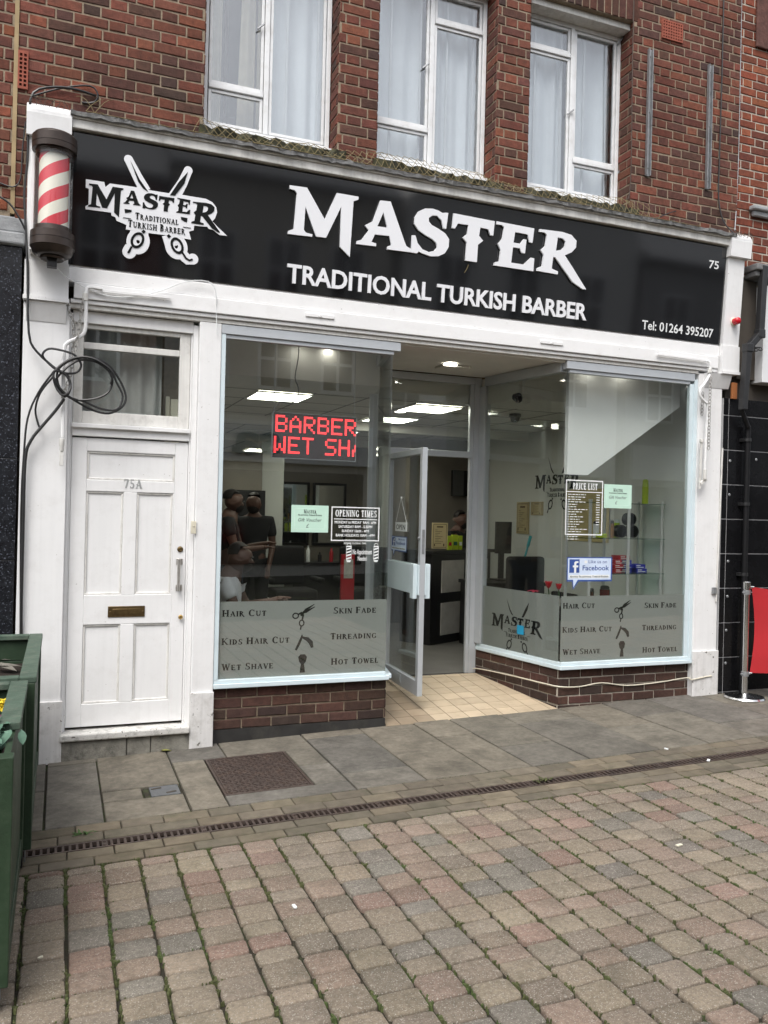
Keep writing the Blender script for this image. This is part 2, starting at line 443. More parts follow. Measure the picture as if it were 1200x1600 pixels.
STRIPE = stripe_mat()

# ---------------- lettering ----------------
def sans(mb, text, fr, a0, b0, height, a1=None, bold=0.0, c0=0.0, c1=0.004, mi=0, align='L', shear=0.0):
    cu = bpy.data.curves.new('text', 'FONT'); cu.body = text; cu.size = 1.0; cu.resolution_u = 3; cu.offset = bold; cu.shear = shear
    ob = bpy.data.objects.new('text', cu); COL.objects.link(ob)
    dg = bpy.context.evaluated_depsgraph_get(); dg.update()
    me = bpy.data.meshes.new_from_object(ob.evaluated_get(dg))
    vs = [v.co.copy() for v in me.vertices]; fs = [list(p.vertices) for p in me.polygons]
    bpy.data.objects.remove(ob); bpy.data.curves.remove(cu); bpy.data.meshes.remove(me)
    if not vs: return
    x0 = min(v.x for v in vs); x1 = max(v.x for v in vs)
    caph = 0.73
    sy = height / caph
    sx = (a1 - a0) / (x1 - x0) if a1 is not None else sy
    shift = 0
    if align == 'C': shift = -(x1 - x0) * sx / 2
    n = len(vs)
    pts = [fr.pt(a0 + shift + (v.x - x0) * sx, b0 + v.y * sy, c1) for v in vs] + [fr.pt(a0 + shift + (v.x - x0) * sx, b0 + v.y * sy, c0) for v in vs]
    ec = {}
    for f in fs:
        for i in range(len(f)):
            e = (f[i], f[(i + 1) % len(f)])
            ec[e] = 1
    out = []
    for f in fs:
        A = 0
        for i in range(len(f)):
            p = vs[f[i - 1]]; q = vs[f[i]]; A += p.x * q.y - q.x * p.y
        if A < 0:
            f = list(reversed(f))
        out.append(tuple(f)); out.append(tuple(n + i for i in reversed(f)))
    if abs(c1 - c0) > 0.003:
        for (a, b) in ec:
            if (b, a) not in ec:
                out.append((a, n + a, n + b, b))
    mb.add(pts, out, mi)

def _q(x0, y0, x1, y1, w):
    if abs(y1 - y0) > 0.35 * abs(x1 - x0):
        return [(x0 - w / 2, y0), (x0 + w / 2, y0), (x1 + w / 2, y1), (x1 - w / 2, y1)]
    return [(x0, y0 - w / 2), (x1, y1 - w / 2), (x1, y1 + w / 2), (x0, y0 + w / 2)]
def _rect(x0, y0, x1, y1): return [(x0, y0), (x1, y0), (x1, y1), (x0, y1)]
def _arc(cx, cy, rx, ry, a0, a1, wx, wy, n=14):
    o = []; i_ = []
    for k in range(n + 1):
        a = R(a0 + (a1 - a0) * k / n); c = math.cos(a); s = math.sin(a)
        o.append((cx + rx * c, cy + ry * s)); i_.append((cx + (rx - wx) * c, cy + (ry - wy) * s))
    return o + i_[::-1]
TK, TN = 0.22, 0.10
def _srf(x, y, w=0.34): return _rect(x - w / 2, y - (0.02 if y > .5 else 0), x + w / 2, y + 0.065)
def _stem(x): return [_rect(x - TK / 2, 0, x + TK / 2, 1), _srf(x, 0), _srf(x, 0.945)]
def glyph(c):
    S = _stem
    g = {
        'A': ([_q(.12, 0, .42, 1, TN), _q(.40, 1, .72, 0, TK), _rect(.2, .30, .62, .37), _srf(.12, 0, .26), _srf(.72, 0, .3), [(.05, .42), (.13, .35), (.2, .42), (.13, .49)]], .86),
        'B': (S(.17) + [_arc(.2, .75, .38, .25, -90, 90, TK, TN), _arc(.2, .26, .44, .26, -90, 90, TK, TN)], .72),
        'C': ([_arc(.46, .5, .42, .52, 48, 312, TK, TN), _rect(.70, .68, .76, .98), _rect(.70, .05, .75, .2)], .84),
        'D': (S(.17) + [_arc(.2, .5, .55, .5, -90, 90, TK, TN)], .84),
        'E': (S(.17) + [_rect(.17, .89, .64, 1), _rect(.17, .45, .54, .56), _rect(.17, 0, .68, .11), _rect(.56, .78, .64, 1), _rect(.60, 0, .68, .24), _rect(.47, .38, .54, .63)], .76),
        'F': (S(.17) + [_rect(.17, .89, .64, 1), _rect(.17, .45, .54, .56), _rect(.56, .76, .64, 1), _rect(.47, .38, .54, .63)], .70),
        'G': ([_arc(.46, .5, .42, .52, 48, 320, TK, TN), _rect(.70, .68, .76, .98), _rect(.62, .05, .79, .42), _rect(.54, .38, .86, .43)], .90),
        'H': (S(.17) + S(.70) + [_rect(.17, .47, .70, .54), [(.30, .50), (.43, .38), (.56, .50), (.43, .62)]], .90),
        'I': (S(.19), .38),
        'K': (S(.17) + [_q(.22, .42, .66, 1, TN), _q(.34, .55, .74, 0, TK), _srf(.66, .945, .26), _srf(.76, 0, .28)], .88),
        'L': (S(.17) + [_rect(.17, 0, .62, .11), _rect(.54, 0, .62, .26)], .70),
        'M': ([_q(.14, 0, .18, 1, TN), _q(.20, 1, .48, 0, TK), _q(.48, 0, .78, 1, TN), _q(.82, -.08, .80, 1, TK), _srf(.14, 0, .26), _srf(.14, .945, .24), _srf(.82, .945, .28)], 1.0),
        'N': ([_q(.14, 0, .14, 1, TN), _q(.16, 1, .66, 0, TK), _q(.70, 0, .70, 1, TN), _srf(.14, 0, .26), _srf(.12, .945, .24), _srf(.70, .945, .28)], .86),
        'O': ([_arc(.46, .5, .43, .52, -90, 90, TK, TN), _arc(.46, .5, .43, .52, 90, 270, TK, TN)], .92),
        'P': (S(.17) + [_arc(.2, .73, .42, .27, -90, 90, TK, TN)], .68),
        'R': (S(.17) + [_arc(.2, .74, .40, .26, -90, 90, TK, TN), _q(.36, .5, .76, -.10, TK)], .84),
        'S': ([_arc(.34, .74, .27, .28, 40, 270, TK * .8, TN), _arc(.34, .25, .30, .27, -140, 90, TK * .8, TN), _rect(.54, .72, .60, 1), _rect(.04, 0, .10, .28)], .68),
        'T': (S(.38) + [_rect(.05, .89, .71, 1), _rect(.05, .74, .13, 1), _rect(.63, .74, .71, 1), [(.20, .5), (.38, .36), (.56, .5), (.38, .64)]], .76),
        'U': ([_rect(.10, .30, .27, 1), _srf(.18, .945), _rect(.66, .30, .66 + TN, 1), _srf(.70, .945, .26), _arc(.418, .32, .318, .34, 180, 360, TK, TN)], .88),
        'V': ([_q(.14, 1, .42, 0, TK), _q(.42, 0, .70, 1, TN), _srf(.14, .945), _srf(.70, .945, .26)], .82),
        'W': ([_q(.14, 1, .36, 0, TK), _q(.36, 0, .54, .95, TN), _q(.54, .95, .76, 0, TK), _q(.76, 0, .98, 1, TN), _srf(.14, .945), _srf(.98, .945, .26)], 1.1),
        'Y': ([_q(.14, 1, .40, .45, TK), _q(.40, .45, .66, 1, TN), _rect(.32, 0, .49, .47), _srf(.40, 0), _srf(.14, .945), _srf(.66, .945, .26)], .80),
        '7': ([_rect(.05, .86, .62, 1), _q(.56, .9, .28, 0, TK), _rect(.05, .74, .11, 1), _srf(.28, 0, .2)], .68),
        '5': ([_rect(.14, .88, .56, 1), _rect(.12, .5, .22, 1), _arc(.32, .30, .30, .32, -130, 130, TK, TN), _rect(.06, .02, .16, .22)], .70),
        ' ': ([], .40),
    }
    return g.get(c, ([], .4))
def serif(mb, text, fr, a0, b0, height, a1=None, c0=0.0, c1=0.0012, mi=0, smallcaps=0.80, align='L'):
    items = []; x = 0.0; first = True
    for ch in text:
        if ch == ' ':
            x += 0.42; first = True; continue
        k = 1.0 if first else smallcaps
        ps, wd = glyph(ch)
        items.append((x, k, ps)); x += (wd + 0.10) * k; first = False
    tot = x - 0.1
    sx = (a1 - a0) / tot if a1 is not None else height
    sh = -tot * sx / 2 if align == 'C' else 0
    for (xo, k, ps) in items:
        for p in ps:
            mb.prism(fr, [(a0 + sh + (xo + px * k) * sx, b0 + py * k * height) for px, py in p], c0, c1, mi)

# traced sign lettering (coordinates of an enlarged crop of the sign)
MASTER = [
    ([(53, 48), (118, 57), (184, 176), (230, 77), (311, 91), (310, 102), (292, 108), (278, 317), (241, 279), (246, 128), (189, 245), (152, 240), (112, 128), (106, 215), (113, 225), (138, 232), (137, 241), (46, 230), (47, 219), (68, 212), (80, 78), (73, 67), (53, 61)], []),
    ([(393, 105), (431, 109), (484, 262), (490, 276), (508, 287), (507, 299), (418, 288), (419, 277), (434, 272), (426, 238), (372, 232), (359, 260), (377, 266), (376, 277), (303, 268), (304, 257), (322, 252), (349, 216), (334, 198), (364, 183)], [[(404, 150), (419, 207), (381, 202)]]),
    ([(634, 151), (647, 152), (639, 211), (628, 209), (622, 180), (605, 162), (588, 161), (574, 170), (574, 184), (585, 197), (610, 211), (635, 228), (650, 250), (648, 280), (634, 303), (610, 314), (580, 314), (550, 303), (535, 296), (530, 303), (508, 300), (511, 235), (524, 236), (532, 265), (550, 288), (573, 298), (594, 294), (605, 280), (602, 264), (588, 250), (560, 234), (535, 216), (520, 192), (521, 168), (535, 146), (560, 135), (590, 136), (612, 144), (625, 152)], []),
    ([(667, 153), (821, 183), (815, 237), (804, 235), (797, 213), (767, 206), (762, 237), (777, 256), (758, 271), (754, 336), (711, 330), (716, 262), (701, 244), (718, 230), (722, 197), (683, 191), (672, 210), (661, 208)], []),
    ([(829, 183), (969, 210), (962, 264), (951, 261), (945, 232), (897, 223), (891, 263), (917, 267), (929, 250), (940, 252), (934, 303), (922, 301), (915, 284), (889, 280), (882, 338), (930, 345), (956, 319), (969, 322), (965, 370), (818, 348), (820, 337), (838, 332), (843, 290), (833, 268), (849, 248), (856, 205), (848, 197), (828, 194)], []),
    ([(989, 212), (1075, 223), (1108, 234), (1127, 256), (1125, 282), (1108, 300), (1083, 310), (1118, 365), (1163, 438), (1150, 437), (1112, 410), (1048, 318), (1040, 316), (1034, 360), (1058, 371), (1057, 382), (978, 368), (980, 357), (998, 351), (1004, 308), (993, 291), (1010, 275), (1016, 234), (1008, 225), (988, 222)], [[(1057, 243), (1076, 247), (1086, 258), (1083, 278), (1070, 290), (1050, 293)]]),
]
# sign plane: foot at y=-0.055, z=3.335, head at y=-0.12, z=4.20 (it leans forward)
SF = Frame((0.02, -0.055, 3.335), (1, 0, 0), (0, -0.065, 0.865))
SIGN_H = math.hypot(0.065, 0.865); SIGN_W = 5.552
SFF = Frame(SF.pt(0, 0, 0.012), SF.ux, SF.uy)
def sg(x, y): return SFF.px(430 + x / 2.4, 270 + y / 2.4)
MASTER2D = [([sg(*p) for p in o], [[sg(*p) for p in h] for h in hs_]) for o, hs_ in MASTER]
# logo: crop of the photograph at 110..380 x 220..430, scale 4.444; local units metres, origin at its centre
def lg0(x, y): return SFF.px(110 + x / 4.444, 220 + y / 4.444)
LC = lg0(600, 480)
def lg(x, y):
    p = lg0(x, y); return (p[0] - LC[0], p[1] - LC[1])
_ax = Matrix(((53, 48, 1), (46, 230, 1), (988, 212, 1))).inverted()
def big2logo(x, y):
    wts = Vector((x, y, 1)) @ _ax
    q = [(128, 300), (122, 452), (850, 425)]
    return lg(sum(wts[i] * q[i][0] for i in range(3)), sum(wts[i] * q[i][1] for i in range(3)))
LBOX = [(122, 368, 298, 532), (368, 486, 348, 452), (500, 608, 366, 478), (612, 722, 384, 494), (734, 832, 398, 512), (838, 1038, 424, 638)]
def big2px(x, y):
    wts = Vector((x, y, 1)) @ _ax
    q = [(128, 300), (122, 452), (850, 425)]
    return (sum(wts[i] * q[i][0] for i in range(3)), sum(wts[i] * q[i][1] for i in range(3)))
LOGO_LET = []
for (_o, _hs), (_x0, _x1, _y0, _y1) in zip(MASTER, LBOX):
    _qq = [big2px(*p) for p in _o]
    _a0 = min(p[0] for p in _qq); _a1 = max(p[0] for p in _qq); _b0 = min(p[1] for p in _qq); _b1 = max(p[1] for p in _qq)
    _f = lambda p: lg(_x0 + (big2px(*p)[0] - _a0) / (_a1 - _a0) * (_x1 - _x0), _y0 + (big2px(*p)[1] - _b0) / (_b1 - _b0) * (_y1 - _y0))
    LOGO_LET.append(([_f(p) for p in _o], [[_f(p) for p in h] for h in _hs]))
def stroke(pts, wd):
    out = []; back = []
    m = len(pts)
    for i in range(m):
        a = Vector(pts[max(0, i - 1)]); b = Vector(pts[min(m - 1, i + 1)]); d = (b - a).normalized(); n = Vector((-d.y, d.x))
        w_ = wd[i] if isinstance(wd, list) else wd
        p = Vector(pts[i]); out.append(tuple(p + n * w_ / 2)); back.append(tuple(p - n * w_ / 2))
    return out + back[::-1]
def ell(cx, cy, rx, ry, n=28, rot=0.0):
    c, s = math.cos(rot), math.sin(rot)
    return [(cx + rx * math.cos(2 * math.pi * k / n) * c - ry * math.sin(2 * math.pi * k / n) * s, cy + rx * math.cos(2 * math.pi * k / n) * s + ry * math.sin(2 * math.pi * k / n) * c) for k in range(n)]
def sub(fr, a, b):
    return Frame(fr.pt(a, b, 0), fr.ux, fr.uy)
def logo_print(mb, fr, k=1.0, c0=0.0, c1=0.002, mi=0, words=True):
    T = lambda l: [(p[0] * k, p[1] * k) for p in l]
    for o, h in LOGO_LET: mb.prism(fr, T(o), c0, c1, mi, [T(x) for x in h])
    mb.prism(fr, T([lg(415, 138), lg(480, 270), lg(540, 356), lg(505, 335), lg(470, 285)]), c0, c1, mi)
    mb.prism(fr, T([lg(815, 218), lg(790, 300), lg(725, 383), lg(690, 380), lg(750, 290)]), c0, c1, mi)
    for (cx, cy, rot, tail) in ((465, 692, 0.45, [(425, 735), (412, 760), (400, 780)]), (740, 730, -0.45, [(775, 775), (800, 815), (825, 832), (848, 824)])):
        c = lg(cx, cy)
        mb.prism(fr, T(ell(c[0], c[1], 0.042, 0.058, rot=-rot)), c0, c1, mi, [T(ell(c[0], c[1], 0.026, 0.040, rot=-rot))])
        mb.prism(fr, T(stroke([lg(*p) for p in tail], 0.013)), c0, c1, mi)
    mb.prism(fr, T(stroke([lg(500, 640), lg(515, 625)], 0.02)), c0, c1, mi)
    mb.prism(fr, T(stroke([lg(690, 672), lg(675, 655)], 0.02)), c0, c1, mi)
    mb.prism(fr, T(stroke([lg(365, 535), lg(420, 543)], 0.004)), c0, c1, mi)
    mb.prism(fr, T(stroke([lg(780, 600), lg(835, 608)], 0.004)), c0, c1, mi)
    if words:
        a = lg(448, 545); b = lg(750, 585)
        serif(mb, 'TRADITIONAL', fr, a[0] * k, (a[1] + b[1]) / 2 * k, 0.043 * k, b[0] * k, c0, c1, mi)
        a = lg(398, 598); b = lg(795, 652)
        serif(mb, 'TURKISH BARBER', fr, a[0] * k, (a[1] + b[1]) / 2 * k, 0.047 * k, b[0] * k, c0, c1, mi)

# ---------------- brickwork ----------------
PAL = [((0.152, 0.053, 0.036), 5), ((0.130, 0.049, 0.035), 5), ((0.108, 0.046, 0.035), 4), ((0.088, 0.043, 0.034), 3), ((0.185, 0.065, 0.040), 1.4), ((0.066, 0.039, 0.033), 0.8)]
PALR = [((0.215, 0.062, 0.035), 5), ((0.18, 0.054, 0.033), 4), ((0.15, 0.050, 0.033), 3), ((0.24, 0.078, 0.042), 2)]
PALD = [((0.080, 0.036, 0.027), 4), ((0.066, 0.033, 0.026), 4), ((0.098, 0.038, 0.027), 3), ((0.052, 0.030, 0.026), 2)]
def pick(pal, rnd, kv=0.18, hv=0.05):
    c = rnd.choices([p[0] for p in pal], [p[1] for p in pal])[0]
    k = rnd.uniform(1 - kv, 1 + kv)
    return tuple(x * k * rnd.uniform(1 - hv, 1 + hv) for x in c)
def bricks(mb, fr, a0, a1, b0, b1, pal, ops=(), seed=1, st=0.215, hd=0.1025, h=0.065, j=0.011, depth=0.006, bond='flemish', mi=0):
    rnd = random.Random(seed)
    b = b0; row = 0
    while b < b1 - 0.02:
        t = min(b + h, b1)
        segs = [(a0, a1)]
        for (oa, ob, oc, od) in ops:
            if (b + t) / 2 > oc and (b + t) / 2 < od:
                new = []
                for s0, s1 in segs:
                    if ob <= s0 or oa >= s1: new.append((s0, s1)); continue
                    if oa > s0: new.append((s0, oa))
                    if ob < s1: new.append((ob, s1))
                segs = new
        if bond == 'flemish':
            seq = [st, hd]; x = a0 - (0 if row % 2 == 0 else (st + hd) / 2 - 0.0 + 0.005); k = 0
        else:
            seq = [st]; x = a0 - (0 if row % 2 == 0 else (st + j) / 2); k = 0
        x -= rnd.uniform(0, 0.006)
        while x < a1:
            ln = seq[k % len(seq)] + rnd.uniform(-0.004, 0.004)
            for s0, s1 in segs:
                p0 = max(x, s0); p1 = min(x + ln, s1)
                if p1 - p0 > 0.012:
                    c = pick(pal, rnd)
                    d = depth + rnd.uniform(-0.002, 0.002)
                    jz = [rnd.uniform(-0.003, 0.003) for _ in range(8)]
                    e = 0.0045
                    q = [(p0, b + jz[0]), (p1, b + jz[1]), (p1, t + jz[2]), (p0, t + jz[3])]
                    vs = [fr.pt(u_, v_, 0) for u_, v_ in q]
                    vs += [fr.pt(u_, v_, d - e) for u_, v_ in q]
                    ins = [(p0 + e, b + jz[0] + e), (p1 - e, b + jz[1] + e), (p1 - e, t + jz[2] - e), (p0 + e, t + jz[3] - e)]
                    vs += [fr.pt(u_, v_, d) for u_, v_ in ins]
                    mb.add(vs, [(0, 1, 5, 4), (1, 2, 6, 5), (2, 3, 7, 6), (3, 0, 4, 7), (4, 5, 9, 8), (5, 6, 10, 9), (6, 7, 11, 10), (7, 4, 8, 11), (8, 9, 10, 11)], mi, c)
            x += ln + j; k += 1
        b += h + j; row += 1
def wavy(mb, x0, x1, z0, z1, y, amp, per, mi=0, rnd=random, flare=0.0, n=None):
    n = n or int((x1 - x0) / per * 10) + 4
    ph = rnd.uniform(0, 6)
    top = []; vs = []
    rows = 6
    for side in (0, 1):
        for r_ in range(rows + 1):
            for i in range(n + 1):
                t = i / n; x = x0 + (x1 - x0) * t
                yy = y + amp * math.sin(2 * math.pi * (x - x0) / per + ph + 0.5 * math.sin(5 * t + r_ * 0.25)) * (1 + 0.3 * math.sin(9 * t)) + side * 0.002
                vs.append((x + flare * (r_ / rows) * (t - 0.5), yy, z1 + (z0 - z1) * r_ / rows))
    fs = []
    m = n + 1; tot = m * (rows + 1)
    for r_ in range(rows):
        for i in range(n):
            a = r_ * m + i
            fs.append((a, a + m, a + m + 1, a + 1))
            fs.append((tot + a, tot + a + 1, tot + a + m + 1, tot + a + m))
    for i in range(n):
        fs.append((i, i + 1, tot + i + 1, tot + i))
        a = rows * m + i
        fs.append((a, tot + a, tot + a + 1, a + 1))
    for r_ in range(rows):
        a = r_ * m
        fs.append((a, tot + a, tot + a + m, a + m))
        a = r_ * m + n
        fs.append((a, a + m, tot + a + m, tot + a))
    mb.add(vs, fs, mi, None, True)

# ---------------- ground ----------------
def ground_poly(mb, pts, z, mi=0):
    mb.add([(x, y, gz(max(-12, min(20, x))) + z) for x, y in pts], [tuple(range(len(pts)))], mi)
m = MB()
xs = [-150, -12, 20, 150]
for i in range(3):
    for (ya, yb) in ((-150, -1.602), (-1.502, 60)):
        ground_poly(m, [(xs[i], ya), (xs[i + 1], ya), (xs[i + 1], yb), (xs[i], yb)], -0.019)
structure(m.build('ground', JOINT))

rnd = random.Random(3)
# flagstones (joints measured on the ground plane)
m = MB()
def slab(x0, x1, y0, y1):
    g = 0.004; c = rnd.choice([(0.150, 0.136, 0.110), (0.134, 0.123, 0.104), (0.160, 0.142, 0.112), (0.140, 0.127, 0.103), (0.126, 0.117, 0.102)])
    k = rnd.uniform(0.9, 1.1); c = tuple(v * k for v in c)
    x0 += g + rnd.uniform(0, .003); x1 -= g + rnd.uniform(0, .003); y0 += g + rnd.uniform(0, .003); y1 -= g + rnd.uniform(0, .003)
    e = 0.004; dz = rnd.uniform(-0.002, 0.002)
    q = [(x0, y0), (x1, y0), (x1, y1), (x0, y1)]; qi = [(x0 + e, y0 + e), (x1 - e, y0 + e), (x1 - e, y1 - e), (x0 + e, y1 - e)]
    vs = [(x, y, gz(x) - 0.034) for x, y in q] + [(x, y, gz(x) - 0.004 + dz) for x, y in q] + [(x, y, gz(x) + dz) for x, y in qi]
    m.add(vs, [(0, 1, 5, 4), (1, 2, 6, 5), (2, 3, 7, 6), (3, 0, 4, 7), (4, 5, 9, 8), (5, 6, 10, 9), (6, 7, 11, 10), (7, 4, 8, 11), (8, 9, 10, 11)], 0, c)
Y0 = -1.262
ic = (0.500, 0.722, -0.95, -0.765)
for args in [(-1.2, -0.62, Y0, 0.05), (-0.62, -0.045, Y0, -0.62), (-0.62, -0.045, -0.62, 0.05), (-0.045, 0.265, Y0, -0.13), (-0.045, 0.265, -0.13, 0.05),
             (0.265, 0.728, ic[3], 0.05), (0.265, 0.500, -0.95, ic[3]), (0.265, 0.728, Y0, -0.95),
             (0.728, 0.945, Y0, -0.335), (0.728, 1.10, -0.335, 0.05), (1.10, 1.72, -0.335, 0.05), (0.945, 1.72, Y0, -1.085), (1.505, 1.72, -1.085, -0.70), (1.505, 1.72, -0.70, -0.335),
             (1.72, 2.185, Y0, -0.95), (1.72, 2.185, -0.95, -0.12), (1.72, 2.185, -0.12, 0.05), (2.185, 2.635, Y0, -0.72), (2.185, 2.635, -0.72, 0.05),
             (2.635, 2.95, Y0, -0.42), (2.635, 2.95, -0.42, 0.05), (2.95, 3.40, Y0, -0.80), (2.95, 3.40, -0.80, 0.05), (3.40, 3.99, Y0, -0.30), (3.40, 3.99, -0.30, 0.05),
             (3.99, 4.43, Y0, -0.65), (3.99, 4.43, -0.65, 0.05), (4.43, 4.89, Y0, -0.45), (4.43, 4.89, -0.45, 0.05), (4.89, 5.45, Y0, -0.85), (4.89, 5.45, -0.85, 0.05),
             (5.45, 6.0, Y0, -0.5), (5.45, 6.0, -0.5, 0.05), (6.0, 6.7, Y0, -0.7), (6.0, 6.7, -0.7, 0.05), (6.7, 7.5, Y0, -0.4), (6.7, 7.5, -0.4, 0.05), (7.5, 8.4, Y0, 0.05), (8.4, 9.3, Y0, 0.05), (-2.2, -1.2, Y0, 0.05)]:
    slab(*args)
structure(m.build('pavement', FLAG))

# narrow edging blocks and drain channel
m = MB()
def edging(y0, y1, off, ln=0.235):
    x = -2.0 + off
    while x < 9.2:
        l = ln + rnd.uniform(-0.015, 0.015); k = rnd.uniform(0.8, 1.15)
        c = rnd.choice([(0.150, 0.127, 0.092), (0.134, 0.117, 0.088), (0.160, 0.133, 0.096), (0.138, 0.118, 0.090)])
        c = tuple(v * k for v in c); e = 0.004; g = 0.003; dz = rnd.uniform(-0.002, 0.002)
        a, b, p, q_ = x + g, x + l - g, y0 + g, y1 - g
        q = [(a, p), (b, p), (b, q_), (a, q_)]; qi = [(a + e, p + e), (b - e, p + e), (b - e, q_ - e), (a + e, q_ - e)]
        vs = [(X, Y, gz(X) - 0.034) for X, Y in q] + [(X, Y, gz(X) - 0.004 + dz) for X, Y in q] + [(X, Y, gz(X) + dz) for X, Y in qi]
        m.add(vs, [(0, 1, 5, 4), (1, 2, 6, 5), (2, 3, 7, 6), (3, 0, 4, 7), (4, 5, 9, 8), (5, 6, 10, 9), (6, 7, 11, 10), (7, 4, 8, 11), (8, 9, 10, 11)], 0, c)
        x += l
edging(-1.382, -1.268, 0.0); edging(-1.497, -1.388, 0.11); edging(-1.703, -1.606, 0.17); edging(-1.803, -1.709, 0.05)
structure(m.build('edging_path', mat('edging_block', (0.15, 0.13, 0.1), 0.9, attr=True, var=0.25, vs=14, bump=0.5, bs=120, spec=0.3, dirt=(0.045, 0.055, 0.025), dirt_amt=0.5, dirt_s=5)))

dr = thing('drain_channel', 'long dark iron slotted drain grating set between rows of edging blocks', 'drain', (0, -1.55, 0))
m = MB(); x = -2.0
y0, y1 = -1.600, -1.504
secs = 0
while x < 9.2:
    for (p, q) in ((y0, y0 + 0.014), (y1 - 0.014, y1)):
        m.obox((x + 0.25, (p + q) / 2, gz(x + 0.25) - 0.012), (0.2485, 0, 0.2485 * 0.025), (0, (q - p) / 2, 0), (0, 0, 0.010))
    k = 0
    while k < 15:
        xx = x + 0.018 + k * 0.0332
        wd = 0.0062 if k not in (7,) else 0.014
        m.obox((xx, (y0 + y1) / 2, gz(xx) - 0.0135), (wd, 0, wd * 0.025), (0, 0.034, 0), (0, 0, 0.010))
        k += 1
    for s_ in (-1, 1):
        m.lathe((x + 0.018 + 7 * 0.0332, (y0 + y1) / 2 + s_ * 0.022, gz(x + 0.25) - 0.006), [(0.009, 0), (0.009, 0.006), (0.006, 0.008)], 10)
    x += 0.5
m.build('grating', IRON, dr)
m = MB()
m.box(-2, y0 + 0.001, -0.15, 9.2, y1 - 0.001, -0.06)
o = m.build('trough', GROUT, dr)

# block pavers, tumbled, in straight columns running away from the shop
m = MB()
PC = [((0.250, 0.206, 0.156), 6), ((0.236, 0.197, 0.154), 5), ((0.252, 0.192, 0.150), 4), ((0.252, 0.177, 0.141), 1.6), ((0.200, 0.180, 0.151), 3.0), ((0.262, 0.217, 0.160), 4)]
def paver(x0, x1, y0, y1):
    c = pick(PC, rnd, 0.13, 0.012)
    cx, cy = (x0 + x1) / 2, (y0 + y1) / 2
    hx, hy = (x1 - x0) / 2 - 0.0052 - rnd.uniform(0, 0.002), (y1 - y0) / 2 - 0.0036 - rnd.uniform(0, 0.0012)
    rad = rnd.uniform(0.009, 0.024); rot = rnd.uniform(-0.012, 0.012); tx = rnd.uniform(-0.012, 0.012); ty = rnd.uniform(-0.012, 0.012); dz = rnd.uniform(-0.003, 0.002)
    out = []
    for (sx, sy, a0) in ((1, 1, 0), (-1, 1, 90), (-1, -1, 180), (1, -1, 270)):
        rr = rad * rnd.uniform(0.7, 1.3)
        for t in (0, 30, 60, 90):
            a = R(a0 + t)
            out.append((sx * (hx - rr) + rr * math.cos(a), sy * (hy - rr) + rr * math.sin(a)))
    jit = [rnd.uniform(-0.0026, 0.0026) for _ in out]
    def ring(s, z):
        r_ = []
        for (a, b), jj in zip(out, jit):
            l = math.hypot(a, b); k = (l - s + jj) / l
            aa, bb = a * k, b * k
            X = cx + aa - bb * rot; Y = cy + bb + aa * rot
            r_.append((X, Y, gz(X) + z + dz + tx * aa + ty * bb))
        return r_
    n = len(out)
    vs = ring(0, -0.034) + ring(0, -0.009) + ring(0.0028, -0.0030) + ring(0.009, 0.0)
    fs = []
    for l in range(3):
        for i in range(n):
            jn = (i + 1) % n
            fs.append((l * n + i, l * n + jn, (l + 1) * n + jn, (l + 1) * n + i))
    fs.append(tuple(3 * n + i for i in range(n)))
    m.add(vs, fs, 0, c, True)
CW = 0.1672
i = -14
corners = []
while True:
    x0 = 0.228 + (i - 1) * CW; i += 1
    if x0 > 9.0: break
    y = -1.812
    lim = -6.2 if x0 < 4 else -4.4
    pen = rnd.choice([0.0, 0.03, 0.06])
    first = True
    while y > lim:
        l = rnd.choice([0.108, 0.138, 0.142, 0.145, 0.142, 0.168])
        if first: l -= pen; first = False
        sk = -0.010 * (y + 1.8) * 0.0
        paver(x0 + sk, x0 + CW + sk, y - l, y)
        corners.append((x0, y)); y -= l
structure(m.build('paving', PAVER))

m = MB()
def moss_blob(x, y, r_, h_):
    n = 6; a0 = rnd.uniform(0, 6)
    vs = [(x + r_ * rnd.uniform(0.6, 1.3) * math.cos(a0 + k * 1.047), y + r_ * rnd.uniform(0.6, 1.3) * math.sin(a0 + k * 1.047), gz(x) - 0.017) for k in range(n)]
    vs += [(x + r_ * 0.55 * math.cos(a0 + 0.5 + k * 1.047), y + r_ * 0.55 * math.sin(a0 + 0.5 + k * 1.047), gz(x) + h_ * rnd.uniform(0.5, 1) - 0.004) for k in range(n)]
    fs = [(k, (k + 1) % n, n + (k + 1) % n, n + k) for k in range(n)] + [tuple(n + k for k in range(n))]
    m.add(vs, fs, 0, None, True)
for (x, y) in corners:
    if x < -0.3 or x > 6 or y < -4.6: continue
    d = noise.noise(Vector((x * 0.9, y * 0.9, 3.0)))
    if d + rnd.uniform(-0.35, 0.35) > -0.22:
        for k in range(rnd.randint(3, 20)):
            if rnd.random() < 0.7: moss_blob(x + rnd.gauss(0, 0.0045), y + rnd.uniform(-0.08, 0.08), rnd.uniform(0.0035, 0.009), 0.004)
            else: moss_blob(x + rnd.uniform(-0.05, 0.03), y + rnd.gauss(0, 0.0035), rnd.uniform(0.003, 0.006), 0.003)
        if rnd.random() < 0.35:
            for k in range(7): moss_blob(x + rnd.gauss(0, 0.008), y + rnd.gauss(0, 0.012), rnd.uniform(0.005, 0.010), 0.006)
x = -0.2
while x < 5:
    if rnd.random() < 0.5: moss_blob(x, -1.806 + rnd.gauss(0, 0.003), rnd.uniform(0.003, 0.007), 0.004)
    if rnd.random() < 0.2: moss_blob(x, -1.265 + rnd.gauss(0, 0.003), rnd.uniform(0.003, 0.006), 0.003)
    x += 0.012
tag(m.build('moss', MOSS), 'bright green moss growing in the joints between the block pavers', 'moss', kind='stuff')

